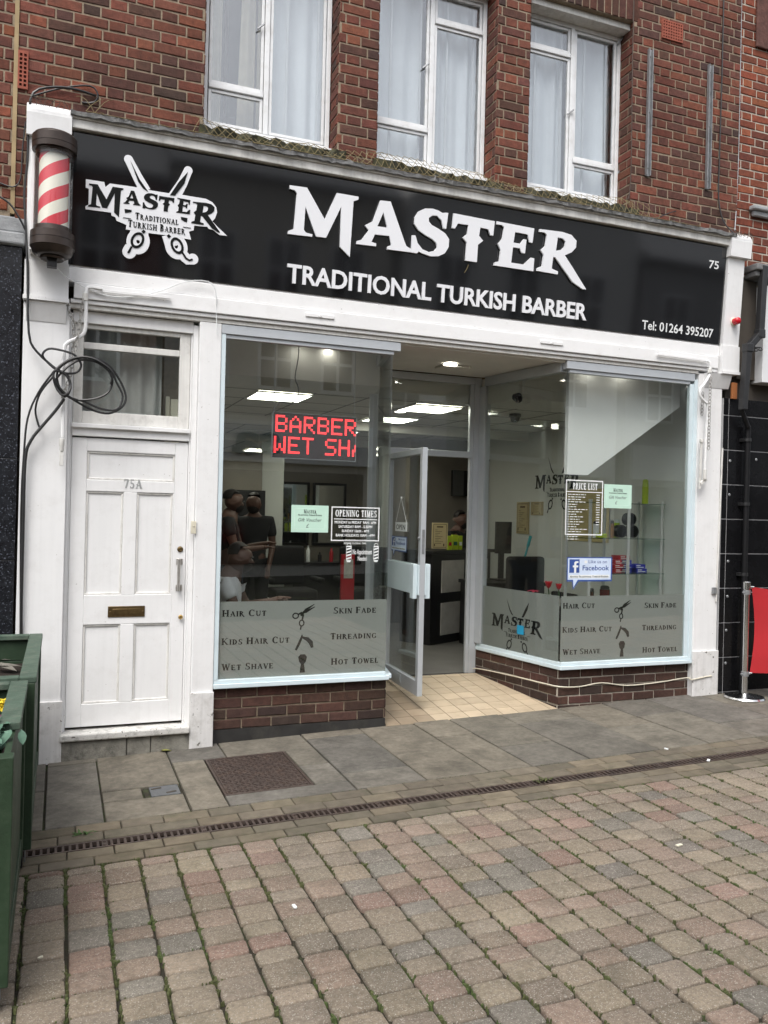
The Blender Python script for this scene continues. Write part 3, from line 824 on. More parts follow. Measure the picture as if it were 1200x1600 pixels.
# covers
mc = thing('manhole_cover', 'large rusty brown iron manhole cover with raised chequer tread in the pavement', 'manhole cover', (1.225, -0.72, gz(1.225)))
m = MB()
fm = Frame((1.225, -0.71, gz(1.225)), (1, 0, 0.025), (0, 1, 0))
m.fbox(fm, -0.255, -0.355, 0.255, 0.355, -0.03, -0.004)
m.build('cover_plate', IRON, mc, 0.002)
m = MB()
for i in range(15):
    for j in range(21):
        s_ = 1 if (i + j) % 2 else -1
        a = -0.235 + i * 0.0335; b = -0.335 + j * 0.0335
        d = Vector((math.cos(s_ * 0.785), math.sin(s_ * 0.785)))
        m.obox(fm.pt(a, b, -0.002), (fm.ux * d.x + fm.uy * d.y) * 0.0135, (fm.ux * -d.y + fm.uy * d.x) * 0.0048, fm.n * 0.0022)
m.build('tread', IRON, mc)
m = MB()
for (a0, b0, a1, b1) in ((-0.275, -0.375, 0.275, -0.359), (-0.275, 0.359, 0.275, 0.375), (-0.275, -0.359, -0.259, 0.359), (0.259, -0.359, 0.275, 0.359)):
    m.fbox(fm, a0, b0, a1, b1, -0.03, -0.001)
m.build('cover_frame', IRON, mc, 0.002)
sm_ = thing('stopcock_cover', 'small grey square stopcock cover let into the pavement left of the manhole cover', 'cover', (0.61, -0.857, gz(0.61)))
m = MB(); fs_ = Frame((0.611, -0.857, gz(0.611)), (1, 0, 0.025), (0, 1, 0))
m.fbox(fs_, -0.07, -0.085, 0.10, 0.085, -0.03, -0.002); m.build('lid', mat('worn_grey_lid', (0.10, 0.105, 0.11), 0.6, var=0.4, vs=14, dirt=(0.03, 0.03, 0.025), dirt_amt=0.8, dirt_s=12), sm_, 0.002)
m = MB()
m.fbox(fs_, -0.105, -0.088, -0.074, 0.088, -0.03, -0.006); m.build('moss_gap', JOINT, sm_)
m = MB()
for (a, b, an) in ((-0.03, 0.045, 0.2), (0.05, -0.045, 0.25)):
    m.obox(fs_.pt(a, b, -0.001), (fs_.ux * math.cos(an) + fs_.uy * math.sin(an)) * 0.03, (fs_.uy * math.cos(an) - fs_.ux * math.sin(an)) * 0.008, fs_.n * 0.002)
m.build('lifting_slot', GROUT, sm_)

# litter and weeds
def leafshape(m, c, ln, wd, yaw, pitch, mi=0, curl=0.3, roll=0.0):
    c = Vector(c); d = Vector((math.cos(yaw) * math.cos(pitch), math.sin(yaw) * math.cos(pitch), math.sin(pitch)))
    s = d.cross(Vector((0, 0, 1))).normalized(); u = s.cross(d)
    s2 = s * math.cos(roll) + u * math.sin(roll); u2 = u * math.cos(roll) - s * math.sin(roll)
    vs = []
    prof = [(0, 0.08), (0.25, 0.8), (0.5, 1.0), (0.75, 0.72), (1.0, 0.04)]
    for t, k in prof:
        base = c + d * (ln * t) - u2 * (curl * ln * t * t)
        vs += [base - s2 * wd * k / 2 + u2 * wd * 0.12, base, base + s2 * wd * k / 2 + u2 * wd * 0.12]
    n = len(vs)
    vs += [v - u2 * 0.0012 for v in vs]
    fs = []
    for i in range(4):
        for k in range(2):
            a = i * 3 + k
            fs.append((a, a + 1, a + 4, a + 3)); fs.append((n + a, n + a + 3, n + a + 4, n + a + 1))
        fs.append((i * 3, i * 3 + 3, n + i * 3 + 3, n + i * 3)); fs.append((i * 3 + 2, n + i * 3 + 2, n + i * 3 + 5, i * 3 + 5))
    m.add(vs, fs, mi, None, True)
p = G(130, 1304)
m = MB()
for k in range(16): leafshape(m, (p.x + rnd.gauss(0, .03), p.y + rnd.gauss(0, .008), p.z), rnd.uniform(.02, .045), .012, rnd.uniform(0, 6.3), rnd.uniform(.2, .9))
tag(m.build('weed', mat('weed_leaf', (0.06, 0.12, 0.03), 0.7, var=0.3, vs=40)), 'small green weed growing beside the drain grating near the planters', 'weed')
p = G(852, 1220)
m = MB()
for k in range(20): leafshape(m, (p.x + rnd.gauss(0, .04), p.y + rnd.gauss(0, .012), p.z), rnd.uniform(.02, .04), .012, rnd.uniform(0, 6.3), rnd.uniform(.2, .9))
tag(m.build('weed', MOSS), 'green weed growing out of the drain grating below the right window', 'weed')
p = G(253, 1176)
m = MB(); leafshape(m, (p.x, p.y, p.z + 0.012), .07, .04, 0.3, 0.1); leafshape(m, (p.x + .02, p.y - .01, p.z + 0.012), .05, .03, 2.0, 0.2)
tag(m.build('fallen_leaf', mat('yellowed_leaf', (0.22, 0.22, 0.06), 0.7, var=0.3, vs=30)), 'yellow green fallen leaf lying on the pavement by the white door step', 'leaf')
p = G(966, 1096)
m = MB(); leafshape(m, (p.x, p.y, p.z + 0.008), .06, .035, 0.3, 0.1)
tag(m.build('fallen_leaf', mat('tan_leaf', (0.32, 0.24, 0.10), 0.7, var=0.3, vs=30)), 'tan fallen leaf lying under the brick base of the right window', 'leaf')
for (u, v, lab, mt_, sx) in ((460, 1418, 'white scrap of paper lying on the block paving', PRINTW, .016), (1061, 1322, 'cream cigarette end lying on the block paving at right', CREAM, .02), (1107, 1189, 'white cigarette end lying on the drain grating at right', PRINTW, .02), (1041, 1171, 'small white litter scrap on the pavement edge at right', PRINTW, .014), (191, 1174, 'red sweet wrapper lying under the white door step', REDP, .018), (63, 1498, 'pale pebble in the paving joint beside the planter', CREAM, .01)):
    p = G(u, v); m = MB()
    an = rnd.uniform(0, 3)
    m.obox((p.x, p.y, p.z + 0.005), (math.cos(an) * sx, math.sin(an) * sx, 0), (-math.sin(an) * sx * .45, math.cos(an) * sx * .45, 0), (0, 0, 0.004))
    tag(m.build('litter_scrap', mt_, None, 0.002), lab, 'litter')

# ---------------- the barber shop building ----------------
B = thing('barber_shop', 'brick shop building with white pilasters, black sign and two glazed windows', 'building')
ZT = 7.2
OPS = [(0.875, 1.872, 4.40, 6.05), (2.187, 3.215, 4.40, 6.05), (3.516, 4.548, 4.40, 6.05)]
FWALL = facade(-0.048)
m = MB()
m.prism(FWALL, [(-0.327, 3.6), (5.74, 3.6), (5.74, ZT), (-0.327, ZT)], -0.225, 0.0, 1, holes=[[(a, c), (b, c), (b, d), (a, d)] for a, b, c, d in OPS])
solops = [(a - 0.03, b + 0.03, 6.05, 6.275) for a, b, c, d in OPS]
bricks(m, FWALL, -0.326, 5.74, 3.59, ZT, PAL, OPS + solops, seed=11)
rb = random.Random(5)
for a, b, c, d in OPS:          # soldier courses and brick reveals
    x = a - 0.025
    while x < b + 0.02:
        bricks(m, FWALL, x, x + 0.065, 6.052, 6.267, PALD, seed=int(x * 1000), st=0.3, h=0.215, bond='stretcher'); x += 0.075
    bricks(m, Frame((b, 0.17, 0), (0, -1, 0), (0, 0, 1)), 0, 0.218, 4.19 + 0.075 * 3, d, PAL, seed=int(b * 100), depth=0.006)
    bricks(m, Frame((a, -0.05, 0), (0, 1, 0), (0, 0, 1)), 0, 0.218, 4.19 + 0.075 * 3, d, PAL, seed=int(a * 100), depth=0.006)
m.build('brick_wall', [BRICK, MORTAR], B)
m = MB()                        # side, back and roof of the block
m.box(-0.30, 0.26, 3.3, -0.10, 9.8, ZT); m.box(5.62, 0.26, 3.3, 5.74, 9.8, ZT); m.box(-0.10, 9.62, 0.0, 5.62, 9.8, ZT); m.box(-0.10, 0.26, ZT - 0.2, 5.62, 9.62, ZT - 0.05)
m.box(-0.28, 0.30, -0.2, 0.98, 9.62, 3.3); m.box(5.66, 0.12, -0.1, 5.74, 9.62, 3.3)
m.build('rear_wall', MORTAR, B)
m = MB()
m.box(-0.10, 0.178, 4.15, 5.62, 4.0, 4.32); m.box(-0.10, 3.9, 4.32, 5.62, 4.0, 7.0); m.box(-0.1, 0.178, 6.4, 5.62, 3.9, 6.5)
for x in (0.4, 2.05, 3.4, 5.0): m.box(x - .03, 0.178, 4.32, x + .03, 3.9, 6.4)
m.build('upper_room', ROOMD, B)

def casement(a0, a1, lights, mull, transoms, lab):
    KS = 6.116 / 6.196
    zs = lambda z: 1.72 + (z - 1.72) * KS
    a0, a1, mull = a0 * KS, a1 * KS, mull * KS
    lights = [(p * KS, q * KS, zs(r_), zs(s_)) for p, q, r_, s_ in lights]; transoms = [(p * KS, q * KS, zs(z)) for p, q, z in transoms]
    z0, z1 = zs(4.535), zs(6.05); y0, y1 = 0.12, 0.165; fw = 0.034
    m = MB()
    m.box(a0, y0, z0, a0 + fw, y1, z1); m.box(a1 - fw, y0, z0, a1, y1, z1)
    m.box(a0 + fw, y0, z0, a1 - fw, y1, z0 + fw); m.box(a0 + fw, y0, z1 - fw, a1 - fw, y1, z1)
    m.box(mull - 0.019, y0 - 0.004, z0 + fw, mull + 0.019, y1, z1 - fw)
    for (t0, t1, z) in transoms: m.box(t0, y0 - 0.006, z - 0.017, t1, y1, z + 0.017)
    fr_ = m.build('window', PVC, B, 0.004, label=lab)
    m = MB()
    m.box(a0 - 0.01, 0.06, z0 - 0.05, a1 + 0.005, 0.18, z0 - 0.002)
    m.build('sill', PVC, fr_, 0.004)
    m = MB(); m.box(a0 - .008, 0.0, z1 + .002, a1 + .004, 0.17, 6.049); m.build('lintel_soffit', WHITE_OLD, fr_, 0.003)
    m = MB()
    for (l0, l1, b0, b1) in lights:
        if b1 - b0 < .5 and len(lights) > 3: continue
        x = l0 + (l1 - l0) * .34
        m.box(x - .008, y1 + .03, 4.42, x + .008, y1 + .045, 6.2); m.box(l1 - .05, y1 + .03, 4.42, l1 - .036, y1 + .045, 6.2)
    m.build('secondary_frame', PVC, fr_)
    for (l0, l1, b0, b1) in lights:
        m = MB(); s = 0.022
        m.box(l0, y0 + 0.008, b0, l0 + s, y0 + 0.034, b1); m.box(l1 - s, y0 + 0.008, b0, l1, y0 + 0.034, b1)
        m.box(l0 + s, y0 + 0.008, b0, l1 - s, y0 + 0.034, b0 + s); m.box(l0 + s, y0 + 0.008, b1 - s, l1 - s, y0 + 0.034, b1)
        m.build('sash', PVC, fr_, 0.003)
        m = MB(); m.box(l0 + s, y0 + 0.018, b0 + s, l1 - s, y0 + 0.024, b1 - s)
        m.build('pane', GLASSUP, fr_)
    return fr_
zb, zt = 4.577, 6.008
w1 = casement(0.905, 1.885, [(0.947, 1.355, zb, 4.838), (0.947, 1.355, 4.882, zt), (1.403, 1.843, zb, zt)], 1.379, [(0.947, 1.355, 4.86)], 'casement window with cream curtains and a lower left fanlight')
w2 = casement(2.215, 3.245, [(2.257, 2.72, zb, 4.832), (2.257, 2.72, 4.876, zt), (2.768, 3.203, zb, 5.74), (2.768, 3.203, 5.784, zt)], 2.744, [(2.257, 2.72, 4.854), (2.768, 3.203, 5.762)], 'middle casement window with both transoms')
w3 = casement(3.56, 4.60, [(3.602, 4.072, zb, 5.745), (3.602, 4.072, 5.789, zt), (4.12, 4.558, zb, 4.838), (4.12, 4.558, 4.882, zt)], 4.096, [(3.602, 4.072, 5.767), (4.12, 4.558, 4.86)], 'casement window nearest the two metal wall bars')
for wd, x, z, ang in ((w1, 1.30, 5.35, 0.6), (w2, 2.66, 5.35, 0.6), (w3, 4.05, 5.25, -0.6), (w3, 4.60, 4.83, 1.2), (w3, 4.56, 5.98, 0.9)):
    m = MB(); x *= 6.116 / 6.196; z = 1.72 + (z - 1.72) * 6.116 / 6.196; m.bar((x, 0.115, z), (x + 0.06 * math.cos(ang), 0.095, z + 0.075 * math.sin(abs(ang))), 0.012, 0.012)
    m.build('stay_arm', STEEL, wd, 0.002)
rc = random.Random(4)
def curtain(x0, x1, per, mt_, lab, y=0.255, amp=0.02, nm='net_curtain', flare=0):
    m = MB(); wavy(m, x0 * 6.116 / 6.196, x1 * 6.116 / 6.196, 4.40, 6.2, y, amp, per, 0, rc, flare)
    tag(m.build(nm, mt_), lab, 'curtain')
curtain(0.95, 1.06, 0.05, CURTAINC, 'narrow cream curtain gathered at the left edge of the leftmost upper window', nm='curtain', amp=0.012)
curtain(1.22, 1.36, 0.07, CURTAINC, 'cream curtain hanging beside the dark gap in the leftmost upper window', nm='curtain', amp=0.015, flare=0.08)
curtain(1.39, 1.87, 0.13, CURTAIN, 'pale net curtain filling the right light of the leftmost upper window')
curtain(2.24, 2.70, 0.17, CURTAIN, 'pale net curtain in the left light of the middle upper window')
curtain(2.78, 3.23, 0.12, CURTAIN, 'pale net curtain in the right light of the middle upper window')
curtain(3.66, 4.08, 0.13, CURTAIN, 'pale net curtain in the left light of the upper window nearest the metal bars')
curtain(4.12, 4.60, 0.2, CURTAIN, 'pale net curtain in the right light of the upper window nearest the metal bars')

m = MB()
for (u, v, Y) in ((1050, 48, -0.055),):
    c = P(u, v, Y)
    for i in range(5):
        for j in range(6):
            pass
    fv = facade(-0.062)
    holes = []
    for i in range(8):
        for j in range(6):
            a = c.x - 0.095 + i * 0.027; b = c.z - 0.072 + j * 0.026
            holes.append([(a - 0.007, b - 0.007), (a + 0.007, b - 0.007), (a + 0.007, b + 0.007), (a - 0.007, b + 0.007)])
    m.prism(fv, [(c.x - 0.113, c.z - 0.09), (c.x + 0.113, c.z - 0.09), (c.x + 0.113, c.z + 0.075), (c.x - 0.113, c.z + 0.075)], -0.012, 0.004, 0, holes)
    m.box(c.x - 0.11, -0.052, c.z - 0.087, c.x + 0.11, -0.049, c.z + 0.072, 1)
m.build('air_brick', [mat('terracotta_vent', (0.28, 0.075, 0.045), 0.85, var=0.2, vs=20), GROUT], B)

# cornice, flashing, mossy ledges
m = MB()
m.box(0.012, -0.150, 4.215, 5.575, 0.0, 4.275); m.box(0.012, -0.165, 4.275, 5.575, 0.0, 4.30)
m.build('cornice', WHITE_OLD, B, 0.006)
m = MB()
n = 150; vs = []
rl = random.Random(9)
for i in range(n + 1):
    x = 0.0 + 5.62 * i / n
    dy = rl.uniform(-0.012, 0.008); dz = rl.uniform(-0.006, 0.008); k = rl.uniform(0, 0.012)
    vs += [(x, -0.185 + dy, 4.292 - k), (x, -0.187 + dy, 4.318 + dz), (x, -0.12, 4.335 + dz * 1.5), (x, -0.045, 4.352 + dz), (x, -0.040, 4.285)]
fs = []
for i in range(n):
    for k in range(5):
        a = i * 5 + k; b = i * 5 + (k + 1) % 5
        fs.append((a, a + 5, b + 5, b))
fs += [(0, 1, 2, 3, 4), tuple(n * 5 + k for k in (4, 3, 2, 1, 0))]
m.add(vs, fs)
m.build('lead_flashing', LEAD, B)
m = MB()
for (a, b, c, d) in OPS:
    nn = 26; vs = []
    for i in range(nn + 1):
        x = a - 0.03 + (b - a + 0.08) * i / nn
        vs += [(x, -0.115 + rl.uniform(-.012, .012), 4.352), (x, -0.12 + rl.uniform(-.015, .015), 4.40 + rl.uniform(-.015, .015)), (x, -0.02, 4.425 + rl.uniform(-.008, .010)), (x, 0.085, 4.452), (x, 0.09, 4.352)]
    fs = []
    for i in range(nn):
        for k in range(5):
            p_ = i * 5 + k; q_ = i * 5 + (k + 1) % 5
            fs.append((p_, p_ + 5, q_ + 5, q_))
    fs += [(0, 1, 2, 3, 4), tuple(nn * 5 + k for k in (4, 3, 2, 1, 0))]
    m.add(vs, fs)
m.build('window_ledge', MOSSLEDGE, B)

# pilasters and consoles
def pilaster(x0, x1, zg):
    m = MB()
    m.box(x0, -0.035, zg, x1, 0.10, 3.06)
    pl = m.build('pilaster', WHITE, B, 0.004)
    m = MB(); m.box(x0 - 0.012, -0.055, zg, x1 + 0.012, -0.036, zg + 0.42); m.build('plinth_block', PLINTH, pl, 0.004)
    return pl
pilaster(-0.258, 0.030, -0.01)
pilaster(5.362, 5.632, 0.12)
def console(x0, x1, xt, zlow, lean_bot, lean_top, lx0, lx1):
    FS = Frame((x0, 0, 0), (0, -1, 0), (0, 0, 1))   # profile seen from the side: a = distance out from wall
    m = MB()
    m.prism(FS, [(-0.02, zlow), (lean_bot, zlow), (lean_top, 4.12), (-0.02, 4.12)], -(x1 - x0), 0)
    m2 = [(-0.02, 4.118), (lean_top + 0.035, 4.118), (lean_top + 0.045, 4.26)]
    for k in range(7):
        a = R(k * 15); m2.append((lean_top + 0.045 - 0.085 * (1 - math.cos(a)), 4.26 + 0.085 * math.sin(a)))
    m2 += [(-0.02, 4.352)]
    FS2 = Frame((x0 - 0.012, 0, 0), (0, -1, 0), (0, 0, 1))
    m.prism(FS2, m2, -(xt - x0 + 0.012), 0)
    m.box(x0 - 0.006, -lean_bot - 0.018, 3.095, x1 + 0.006, 0.09, 3.325)
    m.box(x0 - 0.012, -lean_bot - 0.026, 3.068, x1 + 0.012, 0.09, 3.094)
    FS3 = Frame((lx1, 0, 0), (0, -1, 0), (0, 0, 1))
    m.prism(FS3, [(-0.09, 2.94), (0.04, 2.94), (lean_bot + .01, 3.066), (-0.09, 3.066)], 0, lx1 - lx0)
    return m.build('console', WHITE, B, 0.005)
console(-0.250, 0.010, 0.012, 3.22, 0.075, 0.125, -0.242, 0.005)
console(5.580, 5.765, 5.805, 3.22, 0.075, 0.135, 5.42, 5.70)

# fascia boards below the sign
m = MB()
m.box(0.015, -0.052, 3.225, 5.572, 0.10, 3.325)
m.box(0.05, -0.066, 3.115, 5.555, 0.10, 3.222)
m.box(0.03, -0.050, 3.085, 5.56, 0.10, 3.112)
m.box(0.02, -0.046, 3.326, 5.572, 0.2, 4.21)
m.build('fascia_board', BOARD, B, 0.005)
m = MB()
m.box(0.02, -0.032, 3.055, 5.36, 0.12, 3.083)
m.build('soffit_board', WHITE_OLD, B, 0.003)
for (u, v) in ((500, 493), (862, 535)):
    c = P(u, v, -0.07); m = MB()
    m.box(c.x - .11, -0.076, c.z - .018, c.x - .006, -0.067, c.z + .010); m.box(c.x + .006, -0.076, c.z - .018, c.x + .11, -0.067, c.z + .010); m.lathe((c.x, -0.067, c.z - .004), [(0.016, 0), (0.012, 0.014)], 12, axis=(0, -1, 0))
    m.build('awning_catch', WHITE, B, 0.003)

# door post, architrave, flat door
m = MB(); m.box(0.893, -0.03, 0.0, 1.048, 0.12, 3.054); dp = m.build('door_post', WHITE, B, 0.006)
m = MB(); m.box(0.885, -0.05, -0.01, 1.052, -0.031, 0.415); m.build('plinth_block', PLINTH, dp, 0.005)
m = MB()
for (x0, x1, y) in ((0.030, 0.050, 0.01), (0.050, 0.060, 0.03), (0.855, 0.892, 0.01), (0.843, 0.855, 0.03)):
    m.box(x0, y, 0.13, x1, 0.12, 3.03)
m.box(0.050, 0.012, 2.97, 0.855, 0.12, 3.05); m.box(0.060, 0.02, 2.20, 0.843, 0.12, 2.275); m.box(0.060, -0.004, 2.255, 0.843, 0.02, 2.285)
m.build('door_frame', WHITE, B, 0.004)
FD = Frame((0.062, 0.055, 0.205), (1, 0, 0), (0, 0, 1)); DW, DH = 0.779, 1.985
m = MB()
m.box(0.062, 0.056, 0.205, 0.841, 0.10, 2.19)
door = m.build('front_door', WHITE, B, 0.002, label='white panelled door with the number above its letter box')
def dpx(u, v):
    q = P(u, v, 0.055); return q.x - 0.062, q.z - 0.205
pan = [(0.10, 0.155, 0.345, 0.70), (0.435, 0.155, 0.68, 0.70), (0.10, 0.905, 0.345, 1.62), (0.435, 0.905, 0.68, 1.62), (0.10, 1.70, 0.69, 1.895)]
m = MB()
ys = sorted({0.0, DH} | {b for p in pan for b in (p[1], p[3])})
st_ = [(0, 0, 0.10, DH), (0.69, 0, DW, DH), (0.10, 0, 0.69, 0.155), (0.10, 0.70, 0.69, 0.905), (0.10, 1.62, 0.69, 1.70), (0.10, 1.895, 0.69, DH), (0.345, 0.155, 0.435, 0.70), (0.345, 0.905, 0.435, 1.62), (0.68, 0.155, 0.69, 0.70), (0.68, 0.905, 0.69, 1.62)]
for (a, b, c, d) in st_: m.fbox(FD, a, b, c, d, -0.0005, 0.016)
m.build('door_rails', WHITE, door, 0.0035)
m = MB()
for (a, b, c, d) in pan:
    for (p, q, r_, s_) in ((a, b, c, b + .014), (a, d - .014, c, d), (a, b + .014, a + .014, d - .014), (c - .014, b + .014, c, d - .014)): m.fbox(FD, p, q, r_, s_, -0.0005, 0.009)
m.build('panel_moulding', WHITE_OLD, door, 0.004)
def onfd(nm, mt_, fn, bev=0.002):
    m = MB(); fn(m); return m.build(nm, mt_, door, bev)
a, b = dpx(168, 964); c, d = dpx(226, 946)
onfd('letter_box', BRASS, lambda m: (m.fbox(FD, a, b, c, d, 0.0155, 0.022), m.fbox(FD, a + .03, b + .018, c - .03, d - .018, 0.022, 0.026), m.lathe(FD.pt(a + .014, (b + d) / 2, .02), [(.006, 0), (.004, .012)], 10, axis=(0, -1, 0)), m.lathe(FD.pt(c - .014, (b + d) / 2, .02), [(.006, 0), (.004, .012)], 10, axis=(0, -1, 0))))
a, b = dpx(281, 858)
onfd('lock', BRASS, lambda m: m.lathe(FD.pt(a, b, 0.015), [(0.021, 0), (0.020, 0.008), (0.010, 0.012), (0.008, 0.010)], 18, axis=(0, -1, 0)), 0)
a, b = dpx(281, 963)
onfd('door_knob', mat('bright_brass', (0.55, 0.38, 0.15), 0.25, 0.9), lambda m: m.lathe(FD.pt(a, b, 0.015), [(0.010, 0), (0.008, 0.008), (0.015, 0.016), (0.017, 0.024), (0.010, 0.032)], 16, axis=(0, -1, 0)), 0)
a, b = dpx(277, 920); c, d = dpx(277, 875)
def hnd(m):
    for z in (b + .01, d - .01):
        m.fbox(FD, a - .014, z - .022, a + .03, z + .022, 0.0155, 0.022); m.fbox(FD, a - .008, z - .008, a + .008, z + .008, 0.02, 0.06)
    m.tube([FD.pt(a, b - .012, .056), FD.pt(a, d + .012, .056)], 0.011, 12)
onfd('pull_handle', mat('satin_steel', (0.55, 0.53, 0.50), 0.35, 0.85, var=0.15, vs=30), hnd)
a, b = dpx(193, 762); c, d = dpx(222, 752)
m = MB(); serif(m, '75A', FD, a, b - .002, 0.062, c, 0.0158, 0.0185, smallcaps=1.0); m.build('number', mat('grey_numeral', (0.33, 0.34, 0.34), 0.6), door)
# door bell on the post
c = P(302, 824, -0.03); m = MB(); m.box(c.x - .018, -0.046, c.z - .045, c.x + .018, -0.031, c.z + .045); m.lathe((c.x, -0.046, c.z + .01), [(0.008, 0), (0.006, 0.004)], 12, axis=(0, -1, 0)); m.build('door_bell', CREAM, B, 0.003)
# threshold and step
m = MB(); m.box(0.03, -0.075, 0.135, 0.885, 0.10, 0.185); m.build('door_sill', STEPW, B, 0.012, 3)
m = MB()
for (x0, x1) in ((0.03, 0.46), (0.464, 0.62), (0.624, 0.89)): m.box(x0, -0.045 - rl.uniform(0, .01), -0.03, x1, 0.10, 0.133)
m.build('step', CONC, B, 0.008)
# fanlight over the door
m = MB(); y = 0.035
x0, x1, z0, z1 = 0.062, 0.841, 2.287, 2.968
m.box(x0, y, z0, x0 + 0.06, y + 0.04, z1); m.box(x1 - 0.075, y, z0, x1, y + 0.04, z1); m.box(x0 + .06, y, z0, x1 - .075, y + 0.04, z0 + 0.085); m.box(x0 + .06, y, z1 - 0.03, x1 - .075, y + 0.04, z1)
m.box(x0 + 0.06, y + 0.004, 2.80, x1 - .075, y + 0.045, 2.845)
fl = m.build('fanlight', WHITE_OLD, B, 0.004, label='fanlight with a drawn grey curtain over the white door')
m = MB(); m.box(x0 + .06, y + .02, z0 + .085, x1 - .075, y + .026, 2.80); m.box(x0 + .06, y + .02, 2.845, x1 - .075, y + .026, z1 - .03); m.build('pane', GLASS, fl)
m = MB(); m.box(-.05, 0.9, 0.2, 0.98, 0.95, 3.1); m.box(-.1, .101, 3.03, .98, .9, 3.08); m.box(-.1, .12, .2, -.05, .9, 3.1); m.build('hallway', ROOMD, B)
m = MB(); wavy(m, 0.10, 0.66, 2.2, 2.96, 0.16, 0.014, 0.10, 0, rc); tag(m.build('curtain', CURTAING), 'grey curtain hanging behind the fanlight over the white door', 'curtain')
m = MB(); m.box(0.735, .22, 2.2, 0.80, .28, 2.52); m.box(0.70, .25, 2.2, .73, .28, 2.54); tag(m.build('frame', CREAM, None, 0.003), 'cream picture frame standing behind the fanlight pane at its right', 'frame')

# ---- shop windows ----
ZS, ZTOP = 0.43, 3.0
PALB = [((0.066, 0.037, 0.029), 4), ((0.078, 0.040, 0.031), 3), ((0.052, 0.034, 0.028), 3)]
def ibrick(mb, fr, L, z0, z1, seed, base):
    bricks(mb, fr, 0, L, z0, z1, PALB, seed=seed, bond='stretcher', depth=0.01)
# left window
m = MB()
m.prism(Frame((0, 0, 0), (1, 0, 0), (0, 1, 0)), [(1.052, 0.03), (2.395, 0.03), (2.655, 1.14), (2.535, 1.14), (2.30, 0.14), (1.052, 0.14)], -0.05, 0.425, 1)
ibrick(m, Frame((1.052, 0.03, 0), (1, 0, 0), (0, 0, 1)), 1.345, 0.125, 0.425, 31, 0)
ibrick(m, Frame((2.395, 0.03, 0), (0.26, 1.11, 0), (0, 0, 1)), 1.13, 0.125, 0.425, 32, 0)
m.box(1.05, 0.018, -0.03, 2.40, 0.0299, 0.122, 2)
lwin = m.build('shop_window', [BRICK, MORTAR, mat('bitumen_plinth', (0.022, 0.021, 0.020), 0.8, var=0.4, vs=8, dirt=(0.08, 0.075, 0.06), dirt_amt=0.5, dirt_s=6)], B, label='shop window with the red LED display')
m = MB()
m.box(1.050, -0.035, 0.43, 2.405, 0.06, 0.463); m.box(1.050, -0.02, 0.463, 2.38, 0.03, 0.492)
m.obox((2.545, 0.58, 0.447), (0.13, 0.555, 0), (0.03, -0.007, 0), (0, 0, 0.0165))
m.build('sill', BLUE, lwin, 0.004)
m = MB()
m.box(1.050, -0.022, 0.492, 1.082, 0.03, 2.985); m.build('frame', BLUE, lwin, 0.003)
m = MB()
m.box(1.050, -0.026, 2.985, 2.44, 0.05, 3.052); m.box(1.082, -0.012, 2.955, 2.39, 0.03, 2.984); m.build('head_frame', ALU, lwin, 0.003)
m = MB()
m.box(1.083, 0.0, 0.4925, 2.386, 0.008, 2.954); m.build('front_pane', GLASS, lwin)
LR = Frame((2.392, 0.02, 0), (0.26, 1.11, 0), (0, 0, 1))
m = MB(); m.fbox(LR, 0.0, 0.464, 1.10, 2.97, -0.008, 0.0); m.build('side_pane', GLASS, lwin)
m = MB(); m.fbox(LR, 1.03, 0.464, 1.08, 2.97, -0.045, 0.01); m.fbox(LR, 0, 2.971, 1.08, 3.05, -0.05, 0.01); m.build('side_frame', ALU, lwin, 0.003)
# right window
m = MB()
m.prism(Frame((0, 0, 0), (1, 0, 0), (0, 1, 0)), [(3.985, 0.03), (5.362, 0.03), (5.362, 0.14), (4.09, 0.14), (3.90, 1.14), (3.785, 1.14)], -0.05, 0.425, 1)
ibrick(m, Frame((3.985, 0.03, 0), (1, 0, 0), (0, 0, 1)), 1.377, 0.05, 0.425, 33, 0)
ibrick(m, Frame((3.785, 1.14, 0), (0.2, -1.11, 0), (0, 0, 1)), 1.128, 0.05, 0.425, 34, 0)
rwin = m.build('shop_window', [BRICK, MORTARW], B, label='bay shop window with the glass display shelves')
RR = Frame((3.772, 1.14, 0), (0.2, -1.12, 0), (0, 0, 1)); RL = math.hypot(0.2, 1.12)
m = MB()
m.prism(Frame((0, 0, 0), (1, 0, 0), (0, 1, 0)), [(3.965, -0.035), (5.361, -0.035), (5.361, 0.06), (4.01, 0.06), (3.82, 1.13), (3.762, 1.13)], 0.43, 0.463)
m.prism(Frame((0, 0, 0), (1, 0, 0), (0, 1, 0)), [(3.972, -0.02), (5.325, -0.02), (5.325, 0.03), (4.0, 0.03), (3.805, 1.13), (3.77, 1.13)], 0.463, 0.492)
m.build('sill', BLUE, rwin, 0.004)
m = MB(); m.box(5.285, -0.012, 0.492, 5.325, 0.03, 2.96); m.box(5.325, -0.022, 0.464, 5.361, 0.05, 3.0); m.build('frame', BLUE, rwin, 0.003)
m = MB(); m.box(3.965, -0.026, 2.985, 5.325, 0.05, 3.052); m.box(4.0, -0.012, 2.955, 5.285, 0.03, 2.984); m.fbox(RR, 0.07, 2.965, RL - 0.03, 3.052, -0.05, 0.02); m.build('head_frame', ALU, rwin, 0.003)
m = MB(); m.box(3.978, 0.0, 0.4925, 5.284, 0.008, 2.954); m.build('front_pane', GLASS, rwin)
m = MB(); m.fbox(RR, 0.085, 0.4925, RL - 0.006, 2.964, -0.008, 0.0); m.build('side_pane', GLASS, rwin)
m = MB(); m.fbox(RR, -0.02, 0.493, 0.085, 2.964, -0.05, 0.02); m.build('side_frame', ALU, rwin, 0.003)

